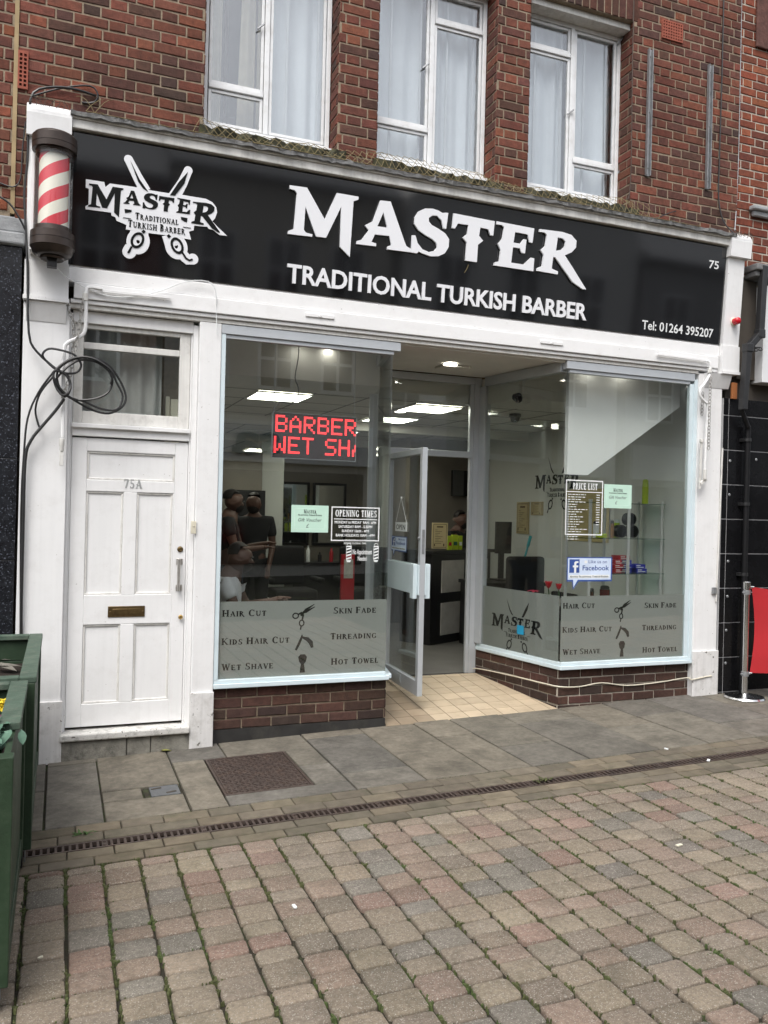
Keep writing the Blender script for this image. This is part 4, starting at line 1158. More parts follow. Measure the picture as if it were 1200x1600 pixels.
# frosted vinyl with lettering
FV = facade(0.0094)
def fpx(u, v): return FV.px(u, v)
def frost(win, a0, a1, rows, icons, logo=False):
    m = MB(); m.box(a0, 0.0095, 0.4935, a1, 0.0115, 1.052); fv = m.build('frosted_vinyl', FROST, win)
    for (txt, u0, u1, v) in rows:
        p = fpx(u0, v); q = fpx(u1, v); m = MB()
        serif(m, txt, FV, p[0], (p[1] + q[1]) / 2, 0.048, q[0], 0.0, 0.0006)
        m.build('vinyl_lettering', BLACKV, win)
    for kind, u, v in icons:
        m = MB(); c = fpx(u, v); fr = sub(FV, *c)
        if kind == 'scissors':
            m.prism(fr, stroke([(-0.01, 0.0), (0.03, 0.045), (0.095, 0.085)], [0.016, 0.018, 0.004]), 0, 0.001); m.prism(fr, stroke([(0.0, 0.02), (0.03, 0.03), (0.10, 0.066)], [0.012, 0.02, 0.004]), 0, 0.001)
            m.prism(fr, stroke([(0.0, 0.025), (-0.03, 0.01)], 0.013), 0, 0.001); m.prism(fr, stroke([(0.01, 0.01), (0.002, -0.03)], 0.013), 0, 0.001)
            m.prism(fr, ell(-0.05, 0.0, 0.026, 0.024), 0, 0.001, 0, [ell(-0.05, 0.0, 0.017, 0.015)]); m.prism(fr, ell(-0.002, -0.055, 0.022, 0.026), 0, 0.001, 0, [ell(-0.002, -0.055, 0.013, 0.017)])
            m.prism(fr, stroke([(-0.006, -0.08), (-0.01, -0.105)], 0.010), 0, 0.001)
        elif kind == 'razor':
            m.prism(fr, stroke([(-0.012, 0.07), (-0.012, 0.055), (-0.035, 0.0), (-0.058, -0.045)], [0.006, 0.016, 0.02, 0.016]), 0, 0.001)
            m.prism(fr, stroke([(-0.01, 0.05), (0.03, 0.035), (0.058, 0.008), (0.070, -0.03)], [0.014, 0.03, 0.034, 0.02]), 0, 0.001)
        else:
            m.prism(fr, [(-0.034, 0.055), (-0.018, 0.075), (0.018, 0.075), (0.034, 0.055), (0.026, 0.02), (0.010, 0.0), (-0.010, 0.0), (-0.026, 0.02)], 0, 0.001)
            m.prism(fr, [(-0.012, 0.0), (0.012, 0.0), (0.017, -0.03), (0.020, -0.062), (-0.020, -0.062), (-0.017, -0.03)], 0, 0.001)
        m.build('vinyl_icon', BLACKV, win)
frost(lwin, 1.083, 2.386, [('HAIR CUT', 347, 416, 963), ('KIDS HAIR CUT', 346, 452, 1006), ('WET SHAVE', 346, 427, 1046), ('SKIN FADE', 521, 587.5, 958), ('THREADING', 516, 588, 998), ('HOT TOWEL', 517, 591, 1037)],
      [('scissors', 472, 962), ('razor', 474, 1006), ('brush', 472.5, 1038)])
frost(rwin, 3.985, 5.284, [('HAIR CUT', 879.5, 929, 950.5), ('KIDS HAIR CUT', 878.6, 955.5, 987.5), ('WET SHAVE', 879, 938, 1022), ('SKIN FADE', 1006.8, 1056.5, 949.5), ('THREADING', 1003, 1056.5, 984), ('HOT TOWEL', 1003.7, 1058, 1018.5)],
      [('scissors', 971, 953), ('razor', 971.5, 990), ('brush', 971.5, 1015)])
m = MB(); m.fbox(RR, 0.086, 0.4935, RL - 0.012, 1.052, -0.012, -0.0095); m.build('frosted_vinyl', FROST, rwin)
lp0 = RR.px(771, 975); lp1 = RR.px(840, 985); c_ = RR.px(806, 975)
m = MB(); logo_print(m, Frame(RR.pt(c_[0], c_[1] - .02, -0.0094), RR.ux, RR.uy), 0.80, 0, 0.0006); m.build('vinyl_logo', BLACKV, rwin)
m = MB(); p_ = RR.px(812, 983); m.fbox(RR, p_[0] - .03, p_[1] - .045, p_[0] + .06, p_[1] + .035, 0.004, 0.006); tag(m.build('sticker', mat('cyan_print', (0.02, 0.28, 0.48), 0.5)), 'small blue sticker stuck over the black logo on the frosted side pane', 'sticker')

# entrance: floor ramp, soffit, doorway
m = MB()
ent = [(2.405, 0.0), (3.972, 0.0), (3.775, 1.14), (2.66, 1.14)]
def fz(x, y): return gz(x) * (1 - max(0, y) / 1.14) + 0.2 * (max(0, y) / 1.14)
def inside(x, y):
    t = y / 1.14; return 2.405 + 0.255 * t <= x <= 3.972 - 0.197 * t
m.add([(x, y, fz(x, y) - 0.004) for x, y in ent] + [(x, y, -0.1) for x, y in ent], [(0, 1, 2, 3), (7, 6, 5, 4), (0, 4, 5, 1), (1, 5, 6, 2), (2, 6, 7, 3), (3, 7, 4, 0)], 1)
ts = 0.152
rt = random.Random(8)
for i in range(13):
    for j in range(9):
        x0 = 2.38 + i * ts; y0 = 0.0 + j * ts
        # clip tile to the trapezium row by row
        yy0, yy1 = y0 + 0.003, min(y0 + ts - 0.003, 1.137)
        if yy1 <= yy0: continue
        def cl(x, y): t = y / 1.14; return min(max(x, 2.407 + 0.255 * t), 3.970 - 0.197 * t)
        q = [(cl(x0 + .003, yy0), yy0), (cl(x0 + ts - .003, yy0), yy0), (cl(x0 + ts - .003, yy1), yy1), (cl(x0 + .003, yy1), yy1)]
        if max(q[1][0] - q[0][0], q[2][0] - q[3][0]) < 0.01: continue
        k = rt.uniform(0.9, 1.1); c = (0.47 * k, 0.38 * k, 0.27 * k)
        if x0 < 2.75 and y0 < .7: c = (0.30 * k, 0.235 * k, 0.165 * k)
        z = [fz(*p) + 0.0 for p in q]
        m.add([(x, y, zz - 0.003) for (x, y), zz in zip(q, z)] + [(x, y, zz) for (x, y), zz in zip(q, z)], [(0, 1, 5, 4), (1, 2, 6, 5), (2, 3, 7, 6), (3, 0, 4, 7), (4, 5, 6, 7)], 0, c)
structure(m.build('entrance_floor', [TILE, GROUT]))
m = MB(); m.prism(Frame((0, 0, 0), (1, 0, 0), (0, 1, 0)), [(2.44, 0.051), (3.964, 0.051), (3.80, 1.13), (2.68, 1.13)], 3.056, 3.084); m.box(1.0, 0.121, 3.086, 5.64, 1.25, 3.2)
m.box(2.445, 0.0, 3.04, 3.963, 0.05, 3.0545)
m.build('entrance_soffit', CEIL, B)
# doorway frame
m = MB(); yd = 1.14
zf = 0.2
m.box(2.665, yd, zf, 2.76, yd + 0.06, 3.05); m.box(3.70, yd, zf, 3.775, yd + 0.06, 3.05)
m.box(2.76, yd + .003, 2.275, 3.70, yd + 0.057, 2.335); m.box(2.76, yd + .003, 2.985, 3.70, yd + 0.057, 3.05); m.box(3.66, yd + .01, 2.335, 3.70, yd + .05, 2.985)
m.box(3.668, yd + .012, zf, 3.70, yd + .05, 2.275); m.box(2.76, yd + .012, zf, 2.79, yd + .05, 2.275)
df = m.build('doorway_frame', ALU, B, 0.003)
m = MB(); m.box(2.76, yd + .026, 2.336, 3.659, yd + .032, 2.984); m.build('transom_pane', GLASS, df)
# open door leaf
HX = Vector((2.805, 1.12, 0)); FXe = Vector((2.755, 0.215, 0))
DL = Frame((HX.x, HX.y, 0.225), FXe - HX, (0, 0, 1)); LW = (FXe - HX).length; LH = 2.045
m = MB()
m.fbox(DL, 0, 0, 0.05, LH, -0.045, 0); m.fbox(DL, LW - 0.055, 0, LW, LH, -0.045, 0); m.fbox(DL, .05, LH - 0.05, LW - .055, LH, -0.044, -0.001); m.fbox(DL, .05, 0, LW - .055, 0.12, -0.044, -0.001)
sd = m.build('shop_door', ALU, B, 0.003, label='open glazed aluminium shop door')
m = MB(); m.fbox(DL, .05, .12, LW - .055, LH - .05, -0.026, -0.020); m.build('pane', GLASS, sd)
a, b = DL.px(660, 922); a, d = DL.px(660, 876)
m = MB(); m.fbox(DL, 0.02, 0.83, LW + 0.0, 1.075, 0.001, 0.014); m.fbox(DL, LW - 0.10, 0.80, LW - 0.02, 1.085, 0.014, 0.05); m.fbox(DL, LW - 0.10, 0.80, LW - 0.02, 1.085, -0.10, -0.046); m.fbox(DL, 0.02, 0.83, LW, 1.075, -0.058, -0.046)
m.build('push_plate', BLUE, sd, 0.004)
m = MB(); m.fbox(DL, LW + .0005, 1.17, LW + 0.003, 1.37, -0.034, -0.012); m.lathe(DL.pt(LW - .03, 1.30, 0), [(0.014, 0), (0.012, 0.012)], 12, axis=tuple(DL.n)); m.build('lock', STEEL, sd)
m = MB(); m.fbox(DL, .25, .03, .5, .10, 0.0, 0.004); m.fbox(DL, .27, .045, .48, .085, 0.004, 0.006); m.build('kick_plate', ALU, sd, 0.002)

# interior shell
m = MB(); m.prism(Frame((0, 0, 0), (1, 0, 0), (0, 1, 0)), [(1.0, .142), (2.30, .142), (2.54, 1.205), (3.89, 1.205), (4.085, .142), (5.62, .142), (5.62, 9.6), (1.0, 9.6)], 0.05, 0.199); structure(m.build('shop_floor', FLOORIN))
m = MB(); m.prism(Frame((0, 0, 0), (1, 0, 0), (0, 1, 0)), [(1.0, .66), (2.56, .66), (2.70, 1.215), (3.76, 1.215), (3.90, .66), (5.62, .66), (5.62, 9.6), (1.0, 9.6)], 2.8, 3.04)
m.box(1.0, 3.28, 2.70, 5.62, 3.40, 2.798); m.box(1.0, 5.6, 2.70, 5.62, 5.72, 2.798)
m.build('shop_ceiling', CEIL, B)
m = MB()
for y in (1.31, 1.92, 2.52, 3.13, 3.75, 4.36, 4.97): m.box(1.05, y - .006, 2.7965, 5.6, y + .006, 2.7995)
for x in (1.62, 2.14, 2.66, 3.19, 3.71, 4.23, 4.75): m.box(x - .006, 1.25, 2.7955, x + .006, 9.5, 2.7992)
m.build('ceiling_grid', mat('ceiling_joint', (0.2, 0.2, 0.19), 0.8), B)
m = MB(); m.box(5.60, .15, .2, 5.658, 9.6, 3.085); m.build('side_wall', WALLIN, B)
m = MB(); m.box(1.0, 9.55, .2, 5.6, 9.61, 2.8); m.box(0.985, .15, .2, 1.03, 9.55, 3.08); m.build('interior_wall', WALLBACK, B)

# ---------------- fascia sign ----------------
S_ = thing('fascia_sign', 'long gloss black shop sign with raised white letters above the shop windows', 'sign', (0.02, -0.055, 3.335))
m = MB(); m.fbox(SF, 0, 0, SIGN_W, SIGN_H, -0.03, 0.0)
m.build('sign_board', BLACKGLOSS, S_, 0.003)
for (o, h), ch in zip(MASTER2D, 'MASTER'):
    m = MB(); m.prism(SFF, o, -0.004, 0.012, 0, h)
    m.build('letter', SIGNWHITE, S_)
a = SFF.px(447, 442); b = SFF.px(916, 500)
a0 = SFF.px(448, 440)[0]; a1 = SFF.px(916, 499)[0]
zt_ = SFF.px(460, 413)[1]; zb_ = SFF.px(460, 441)[1]
zb2 = SFF.px(905, 499)[1]
m = MB(); sans(m, 'TRADITIONAL TURKISH BARBER', SFF, a0, (zb_ + zb2) / 2 - .002, 0.138, a1, 0.022, -0.008, 0.004)
m.build('lettering', SIGNWHITE, S_)
p = SFF.px(1109, 418); q = SFF.px(1124, 420)
m = MB(); sans(m, '75', SFF, p[0], p[1], 0.072, q[0], 0.012, -0.0115, -0.010); 
m.build('vinyl_number', PRINTW, S_); m = MB()
p = SFF.px(1004, 513); q = SFF.px(1115, 528)
sans(m, 'Tel: 01264 395207', SFF, p[0], (p[1] + q[1]) / 2, 0.080, q[0], 0.012, -0.0115, -0.010)
m.build('vinyl_lettering', PRINTW, S_)
# logo: white backing cut to an outline, with black print on it
LF = sub(SFF, *LC)
m = MB()
def L(*pts): return [lg(*p) for p in pts]
m.prism(LF, L((107, 268), (235, 288), (243, 322), (275, 298), (405, 316), (470, 326), (570, 348), (660, 362), (770, 376), (940, 404), (985, 428), (1012, 462), (1018, 500), (1003, 540), (985, 560), (1022, 600), (1087, 661), (1035, 655), (990, 620), (958, 612), (950, 598), (858, 590), (855, 622), (822, 632), (838, 688), (770, 676), (690, 660), (570, 645), (385, 616), (388, 585), (320, 556), (312, 532), (285, 520), (282, 500), (105, 476), (104, 455), (125, 445), (128, 335), (106, 325)), -0.004, 0.006)
m.prism(LF, stroke(L((403, 128), (470, 260), (520, 350)), [0.056, 0.066, 0.075]), -0.004, 0.0055)
m.prism(LF, ell(*lg(403, 130), 0.029, 0.029), -0.004, 0.005)
m.prism(LF, stroke(L((818, 205), (780, 290), (720, 390)), [0.056, 0.066, 0.08]), -0.004, 0.0055)
m.prism(LF, ell(*lg(818, 208), 0.029, 0.029), -0.004, 0.005)
for (cx, cy, rot, tail, tw) in ((470, 700, 0.3, [(425, 745), (408, 772)], 0.09), (735, 735, -0.35, [(775, 790), (815, 825), (850, 822)], 0.075)):
    c = lg(cx, cy)
    m.prism(LF, ell(c[0], c[1], 0.076, 0.088, rot=-rot), -0.004, 0.0052, 0, [ell(c[0], c[1] + .002, 0.012, 0.016)])
    m.prism(LF, stroke(L(*tail), tw), -0.004, 0.0048)
    e = lg(*tail[-1]); m.prism(LF, ell(e[0], e[1], tw / 2, tw / 2), -0.004, 0.0046)
m.prism(LF, stroke(L((480, 625), (470, 690)), 0.12), -0.004, 0.0044)
m.prism(LF, stroke(L((700, 650), (725, 730)), 0.13), -0.004, 0.0042)
lb = m.build('logo_backing', SIGNWHITE, S_)
m = MB(); logo_print(m, LF, 1.0, 0.0074, 0.0082); 
m.prism(LF, L((375, 475), (425, 482), (423, 497), (378, 503)), 0.0074, 0.0082); m.prism(LF, L((765, 530), (812, 538), (808, 568), (790, 562), (768, 548)), 0.0074, 0.0082)
m.build('logo_print', BLACKV, lb)
m = MB(); p = SFF.px(726, 422); fr_ = sub(SFF, *p)
m.tube([fr_.pt(0, -.02, -.004), fr_.pt(.012, .0, .004), fr_.pt(.03, .045, .002)], 0.003, 6); tag(m.build('loose_wire', NET), 'short loose wire poking out below the T of the black sign', 'wire')

# ---------------- barber pole ----------------
PCX, PCY = -0.088, -0.262
bp_ = thing('barber_pole', 'red and white striped barber pole lamp in a clear tube with dark bronze end caps', 'barber pole', (PCX, PCY, 3.31))
m = MB(); m.lathe((PCX, PCY, 3.31), [(0.05, 0.0), (0.096, 0.004), (0.118, 0.020), (0.131, 0.055), (0.1315, 0.0555), (0.1345, 0.056), (0.1350, 0.0565), (0.1355, 0.10), (0.133, 0.1005), (0.133, 0.104), (0.1355, 0.1045), (0.1345, 0.148), (0.134, 0.1485), (0.115, 0.150), (0.1145, 0.1505), (0.111, 0.185), (0.06, 0.186)], 36)
m.lathe((PCX, PCY, 3.29), [(0.058, 0.012), (0.070, 0.004), (0.076, 0.016)], 24)
m.build('bottom_cap', POLEBROWN, bp_)
m = MB(); m.box(PCX - .03, PCY - .03, 3.245, PCX + .03, PCY + .03, 3.31); m.build('cable_gland', BLACKP, bp_, 0.004)
m = MB(); m.lathe((PCX, PCY, 3.955), [(0.06, 0.0), (0.112, 0.0005), (0.1125, 0.001), (0.116, 0.026), (0.1165, 0.0262), (0.134, 0.027), (0.1345, 0.0275), (0.136, 0.060), (0.1335, 0.0605), (0.1335, 0.064), (0.136, 0.0645), (0.136, 0.115), (0.1355, 0.1155), (0.132, 0.116), (0.131, 0.1165), (0.126, 0.128), (0.11, 0.137), (0.05, 0.142)], 36); m.build('top_cap', POLEBROWN, bp_)
m = MB(); m.lathe((PCX, PCY, 3.47), [(0.090, 0.0), (0.090, 0.51)], 48); m.build('striped_drum', STRIPE, bp_)
m = MB(); m.lathe((PCX, PCY, 3.49), [(0.1145, 0.0), (0.1145, 0.475), (0.112, 0.475), (0.112, 0.0)], 48, caps=False); m.build('clear_tube', GLASSCYL, bp_)
m = MB(); m.box(PCX - .03, PCY + .10, 3.36, PCX + .03, -0.078, 3.42); m.box(PCX - .03, PCY + .10, 4.02, PCX + .03, -0.115, 4.08); m.box(-0.225, -0.205, 3.36, -0.205, -0.08, 4.05); m.build('wall_bracket', WHITE, bp_, 0.003)

# ---------------- cables and wires ----------------
def wire(nm, lab, pts, r, mt_, cat='cable', n=6, smooth=3):
    m = MB(); ps = [Vector(p) for p in pts]
    out = []
    for i in range(len(ps) - 1):
        p0 = ps[max(0, i - 1)]; p1 = ps[i]; p2 = ps[i + 1]; p3 = ps[min(len(ps) - 1, i + 2)]
        for k in range(smooth):
            t = k / smooth
            out.append(0.5 * ((2 * p1) + (p2 - p0) * t + (2 * p0 - 5 * p1 + 4 * p2 - p3) * t * t + (3 * p1 - p0 - 3 * p2 + p3) * t ** 3))
    out.append(ps[-1])
    m.tube(out, r, n)
    return tag(m.build(nm, mt_), lab, cat)
z3 = lambda x, y, Y: P(x / 3, 420 + y / 3, Y)
coil = thing('cable_coil', 'loose coil of black cable hung over the left white awning arm by the door', 'cable', P(100, 600, -0.1))
def loopmesh(pts, r, closed=True):
    m = MB(); ps = [Vector(p) for p in pts]; k_ = len(ps); out = []
    for i in range(k_ if closed else k_ - 1):
        g = lambda j: ps[j % k_] if closed else ps[max(0, min(k_ - 1, j))]
        p0, p1, p2, p3 = g(i - 1), g(i), g(i + 1), g(i + 2)
        for k in range(4):
            t = k / 4
            out.append(0.5 * ((2 * p1) + (p2 - p0) * t + (2 * p0 - 5 * p1 + 4 * p2 - p3) * t * t + (3 * p1 - p0 - 3 * p2 + p3) * t ** 3))
    if not closed: out.append(ps[-1])
    m.tube(out, r, 7, closed=closed)
    return m
for pts, Y in (([(270, 480), (330, 430), (420, 415), (500, 445), (560, 520), (590, 600), (570, 650), (510, 678), (440, 665), (380, 635), (325, 600), (280, 560)], -.135),
               ([(285, 490), (360, 432), (440, 433), (500, 470), (527, 520), (510, 575), (460, 605), (390, 615), (325, 603), (262, 540)], -.15),
               ([(265, 470), (340, 420), (430, 418), (515, 470), (545, 530), (575, 600), (545, 660), (470, 655), (395, 622), (320, 598), (255, 520)], -.16),
               ([(200, 400), (230, 375), (290, 383), (350, 405), (380, 450), (360, 485), (310, 490), (260, 470), (215, 430)], -.14),
               ([(255, 480), (258, 540), (290, 590), (320, 580), (330, 540), (305, 495)], -.17), ([(250, 490), (265, 560), (305, 600), (330, 560), (320, 505), (280, 478)], -.125)):
    loopmesh([z3(x, y, Y + 0.01 * math.sin(i * 1.7)) for i, (x, y) in enumerate(pts)], 0.0075).build('loop', BLACKP, coil)
m = MB(); c = z3(518, 500, -.15); m.tube([c + Vector((-.012, -.012, .03)), c + Vector((.014, -.014, -.01)), c + Vector((0, 0, -.06))], 0.007, 6); m.build('cable_tie', BLACKP, coil)
loopmesh([z3(300, 610, -.15), z3(260, 665, -.12), z3(200, 735, -.1), z3(145, 805, -.09), z3(118, 900, -.08), P(36, 830, -.07), P(33, 960, -.06), P(34, 1020, -.05)], 0.0105, False).build('cable_tail', BLACKP, coil)
loopmesh([z3(255, 478, -.14), z3(180, 580, -.1), z3(130, 700, -.09), z3(112, 870, -.08), P(33, 800, -.07), P(32, 1000, -.05)], 0.0068, False).build('cable_tail', BLACKP, coil)
loopmesh([z3(250, 505, -.14), z3(190, 580, -.1), z3(166, 660, -.07), z3(180, 730, -.07), z3(192, 752, -.07)], 0.0068, False).build('cable_tail', BLACKP, coil)
wire('cable', 'black cable running from the barber pole down to the cable coil', [P(150, 150, -.07), P(120, 140, -.1), P(85, 136, -.12), P(52, 145, -.15), P(45, 185, -.14), P(43, 250, -.12), P(38, 300, -.1), P(40, 350, -.1), P(43, 420, -.1), P(45, 520, -.1), P(58, 550, -.1), P(88, 577, -.13)], 0.008, BLACKP)
wire('cable', 'black cable looping across the brick wall above the barber pole', [P(50, 150, -.06), P(95, 138, -.07), P(140, 134, -.08), P(153, 148, -.09), P(147, 160, -.08), P(128, 160, -.065)], 0.006, BLACKP)
wire('cable', 'sagging black cable over the grey stone cap at the left edge', [P(0, 286, -.06), P(20, 292, -.07), P(32, 280, -.07), P(35, 235, -.07), P(40, 190, -.08)], 0.005, BLACKP)
wire('cable', 'thick black cable over the dark granite wall top at the left edge', [P(-5, 305, -.1), P(15, 318, -.11), P(30, 340, -.12), P(40, 360, -.1)], 0.007, BLACKP)
z8 = lambda x, y, Y: P(x, y, Y)
wire('white_wire', 'thin white wire drooping from the barber pole along the fascia to the left window', [P(80, 410, -.26), P(95, 425, -.18), P(115, 440, -.1), P(160, 460, -.085), P(200, 464, -.085), P(250, 455, -.085), P(290, 440, -.085), P(325, 440, -.09), P(337, 455, -.085), P(338, 490, -.06), P(339, 523, -.05)], 0.0035, PRINTW, 'wire')
wire('wall_wire', 'thin brown wire running down the bricks beside the right upper window', [P(991, -10, -.064), P(988, 100, -.064), P(987, 220, -.064), P(984, 300, -.064), P(978, 312, -.068)], 0.004, mat('brown_cable', (0.06, 0.035, 0.025), 0.6), 'wire')
wire('wall_wire', 'black cable running down the bricks right of the metal bars to the right console', [P(1131, -10, -.066), P(1128, 120, -.066), P(1124, 250, -.066), P(1123, 310, -.068), P(1130, 345, -.09), P(1146, 364, -.14)], 0.006, BLACKP, 'wire')
wire('wall_wire', 'grey cable running down the orange brick wall at the right edge', [P(1159, -10, -.03), P(1157, 100, -.03), P(1154, 240, -.03), P(1150, 330, -.05), P(1148, 360, -.1)], 0.005, STEEL, 'wire')
wire('wall_wire', 'loose dark wire end lying on the ledge under the right upper window', [P(968, 322, -.13), P(990, 340, -.16), P(1020, 342, -.14), P(1045, 333, -.10), P(1056, 330, -.07)], 0.005, BLACKP, 'wire')
wire('base_wire', 'cream wire clipped along the brick base of the right window', [RR.pt(RR.px(728, 1040)[0], RR.px(728, 1040)[1], .018), RR.pt(RR.px(733, 1050)[0], RR.px(733, 1050)[1], .018), RR.pt(RR.px(745, 1044)[0], RR.px(745, 1044)[1], .018), RR.pt(RR.px(800, 1055)[0], RR.px(800, 1055)[1], .018), RR.pt(RR.px(850, 1067)[0], RR.px(850, 1067)[1], .018), P(875, 1073, .012), P(905, 1073, .012), P(940, 1067, .012), P(980, 1071, .012), P(1030, 1066, .012), P(1073, 1059, .012), P(1080, 1062, -.06), P(1100, 1058, -.06), P(1112, 1056, -.06)], 0.0055, CREAM, 'wire', 6, 4)

# wall rails
for (u0, v0, u1, v1, lab) in ((1016, 77, 1012, 275, 'grey steel bar fixed upright on the bricks, the one nearer the window'), (1111, 102, 1104, 295, 'grey steel bar fixed upright on the bricks, the one farther from the window')):
    t_ = P(u0, v0, -.07); b_ = P(u1, v1, -.07); x = (t_.x + b_.x) / 2
    r_ = thing('wall_bar', lab, 'metal bar', (x, -.062, b_.z), 'steel bars on the brick wall')
    m = MB(); m.box(x - .022, -.066, b_.z, x + .022, -.060, t_.z); m.box(x - .022, -.09, b_.z, x - .016, -.066, t_.z); m.box(x + .016, -.09, b_.z, x + .022, -.066, t_.z); m.build('channel', STEEL, r_, 0.001)
    m = MB()
    for k in (0.06, 0.5, 0.94): m.lathe((x, -.066, b_.z + (t_.z - b_.z) * k), [(0.009, 0), (0.007, 0.006)], 8, axis=(0, -1, 0))
    m.build('bolt', IRON, r_)

# bird netting over the ledges
m = MB(); rn = random.Random(2)
def netpt(x, t):
    sag = 0.022 * math.sin(x * 9.0) + 0.015 * math.sin(x * 23 + 1)
    zt2 = 4.46 + 0.03 * math.sin(x * 3.1)
    yy = -0.195 + (0.135) * t; zz = 4.315 + (zt2 - 4.315) * t + sag * math.sin(math.pi * t) + 0.02 * t * (1 - t)
    return Vector((x, yy - 0.02 * math.sin(math.pi * t), zz))
st2 = 0.058
nx = int(4.75 / st2)
for i in range(-4, nx):
    for s_ in (1, -1):
        pts = []
        for k in range(5):
            t = k / 4; x = 0.15 + i * st2 + s_ * t * 4 * st2 * 0.5 + rn.uniform(-.004, .004)
            pts.append(netpt(x, min(1.0, t)))
        xm = pts[0].x
        if xm < 0.85 and rn.random() < 0.75: continue
        if xm > 4.6 and rn.random() < 0.5: continue
        m.tube(pts, 0.0021, 3)
for k in range(60):
    x = rn.uniform(0.1, 5.4); p0 = Vector((x, -0.19, 4.322)); m.tube([p0, p0 + Vector((rn.uniform(-.03, .03), rn.uniform(-.02, .0), rn.uniform(-.035, .02)))], 0.0016, 3)
m.tube([netpt(0.1 + k * 0.1, 0.0) for k in range(52)], 0.003, 4)
tag(m.build('bird_net', NET), 'tattered tan bird netting stretched over the ledge above the black sign', 'netting')
m = MB()
for (xo, zz, y0) in ((-0.25, 4.30, -0.185), (5.565, 4.29, -0.19)):
    for k in range(9):
        x = xo + k * 0.028
        pts = [Vector((x + 0.02 * math.sin(k + j * 1.1), y0 - 0.004 + 0.02 * j / 3, zz + 0.03 * j)) for j in range(3)]
        m.tube(pts, 0.002, 3)
    for j in range(2): m.tube([Vector((xo + k * 0.028, y0 - 0.006, zz + 0.012 + j * .03 + 0.008 * math.sin(k * 2))) for k in range(9)], 0.002, 3)
tag(m.build('net_scrap', mat('dark_net_cord', (0.06, 0.05, 0.04), 0.9)), 'dark scraps of netting caught over the tops of the white consoles', 'netting')

# awning arms with chains
def chain(name, root, pts, link=0.022, r=0.0030):
    m = MB(); ps = [Vector(p) for p in pts]; d = 0; acc = []
    for i in range(len(ps) - 1):
        L_ = (ps[i + 1] - ps[i]).length; k = d
        while k < L_:
            acc.append((ps[i].lerp(ps[i + 1], k / L_), (ps[i + 1] - ps[i]).normalized())); k += link * 1.35
        d = k - L_
    for i, (c, t) in enumerate(acc):
        s_ = t.cross(Vector((0, 1, 0))).normalized(); u_ = t.cross(s_)
        w_ = (s_ + u_ * 0.4).normalized() if i % 2 else (u_ + s_ * 0.35).normalized()
        m.tube([c + t * (link * .95 * math.cos(a)) + w_ * (link * .5 * math.sin(a)) for a in [k * math.pi / 4 for k in range(8)]], r, 4, closed=True)
    m.build(name, CHAINM, root)
aw = thing('awning_arm', 'white crooked awning arm with chain hanging left of the white door', 'awning arm', z3(295, 560, -.1))
loopmesh([z3(480, 95, -.09), z3(418, 87, -.09), z3(403, 110, -.1), z3(403, 200, -.1), z3(398, 290, -.1), z3(368, 322, -.1), z3(320, 345, -.1), z3(300, 385, -.1), z3(296, 560, -.1), z3(293, 790, -.1)], 0.0125, False).build('arm', WHITE, aw)
m = MB(); m.bar(z3(440, 100, -.085), z3(800, 135, -.085), 0.02, 0.012, (0, -1, 0)); m.build('front_rod', WHITE, aw, 0.002)
m = MB(); a = z3(400, 130, -.1); m.lathe(a + Vector((0, 0, -.03)), [(0.019, 0), (0.019, 0.05)], 12); a = z3(290, 800, -.1); m.lathe(a + Vector((0, 0, -.08)), [(0.010, 0), (0.014, .01), (0.012, .03), (0.017, .04), (0.017, .085)], 12); a = z3(288, 880, -.1); m.box(a.x - .012, a.y - .006, a.z - .06, a.x + .012, a.y + .006, a.z + .05); m.build('pivot', WHITE_OLD, aw, 0.002)
chain('chain', aw, [z3(388, 150, -.11), z3(368, 300, -.12), z3(345, 420, -.12), z3(325, 520, -.125), z3(287, 610, -.12)])
chain('chain', aw, [z3(322, 195, -.06), z3(342, 240, -.06), z3(346, 330, -.07), z3(340, 400, -.08)])
zr8 = lambda x, y, Y: P(1000 + x / 5.335, 350 + y / 5.335, Y)
zr1 = lambda x, y, Y: P(820 + x / 3.158, 530 + y / 3.158, Y)
aw2 = thing('awning_arm', 'white crooked awning arm with chain on the right pilaster under the sign end', 'awning arm', zr1(890, 400, -.1))
loopmesh([zr8(560, 1140, -.09), zr8(582, 1165, -.1), zr8(582, 1250, -.1), zr1(885, 222, -.1), zr1(866, 245, -.1), zr1(866, 282, -.1), zr1(890, 310, -.1), zr1(903, 335, -.1), zr1(895, 480, -.1), zr1(888, 650, -.1)], 0.0125, False).build('arm', WHITE, aw2)
m = MB(); m.bar(zr8(145, 1085, -.085), zr8(570, 1142, -.085), 0.02, 0.012, (0, -1, 0)); m.build('front_rod', WHITE, aw2, 0.002)
m = MB(); a = zr1(888, 660, -.1); m.lathe(a + Vector((0, 0, -.06)), [(0.017, 0), (0.017, .09)], 12); a = zr1(872, 500, -.085); b = zr1(862, 740, -.085); m.bar(a, b, .022, .014, (0, -1, 0)); m.lathe(zr1(872, 510, -.085), [(0.02, 0), (0.02, .03)], 10); a = zr8(580, 1215, -.1); m.lathe(a + Vector((0, 0, -.03)), [(0.019, 0), (0.019, 0.04)], 12); m.bar(zr1(865, 715, -.09), zr1(895, 690, -.09), .03, .02, (0, -1, 0)); m.build('pivot', WHITE_OLD, aw2, 0.002)
chain('chain', aw2, [zr1(917, 195, -.11), zr1(913, 300, -.12), zr1(909, 430, -.12), zr1(907, 540, -.12)])
chain('chain', aw2, [zr1(878, 270, -.05), zr1(874, 370, -.05)])

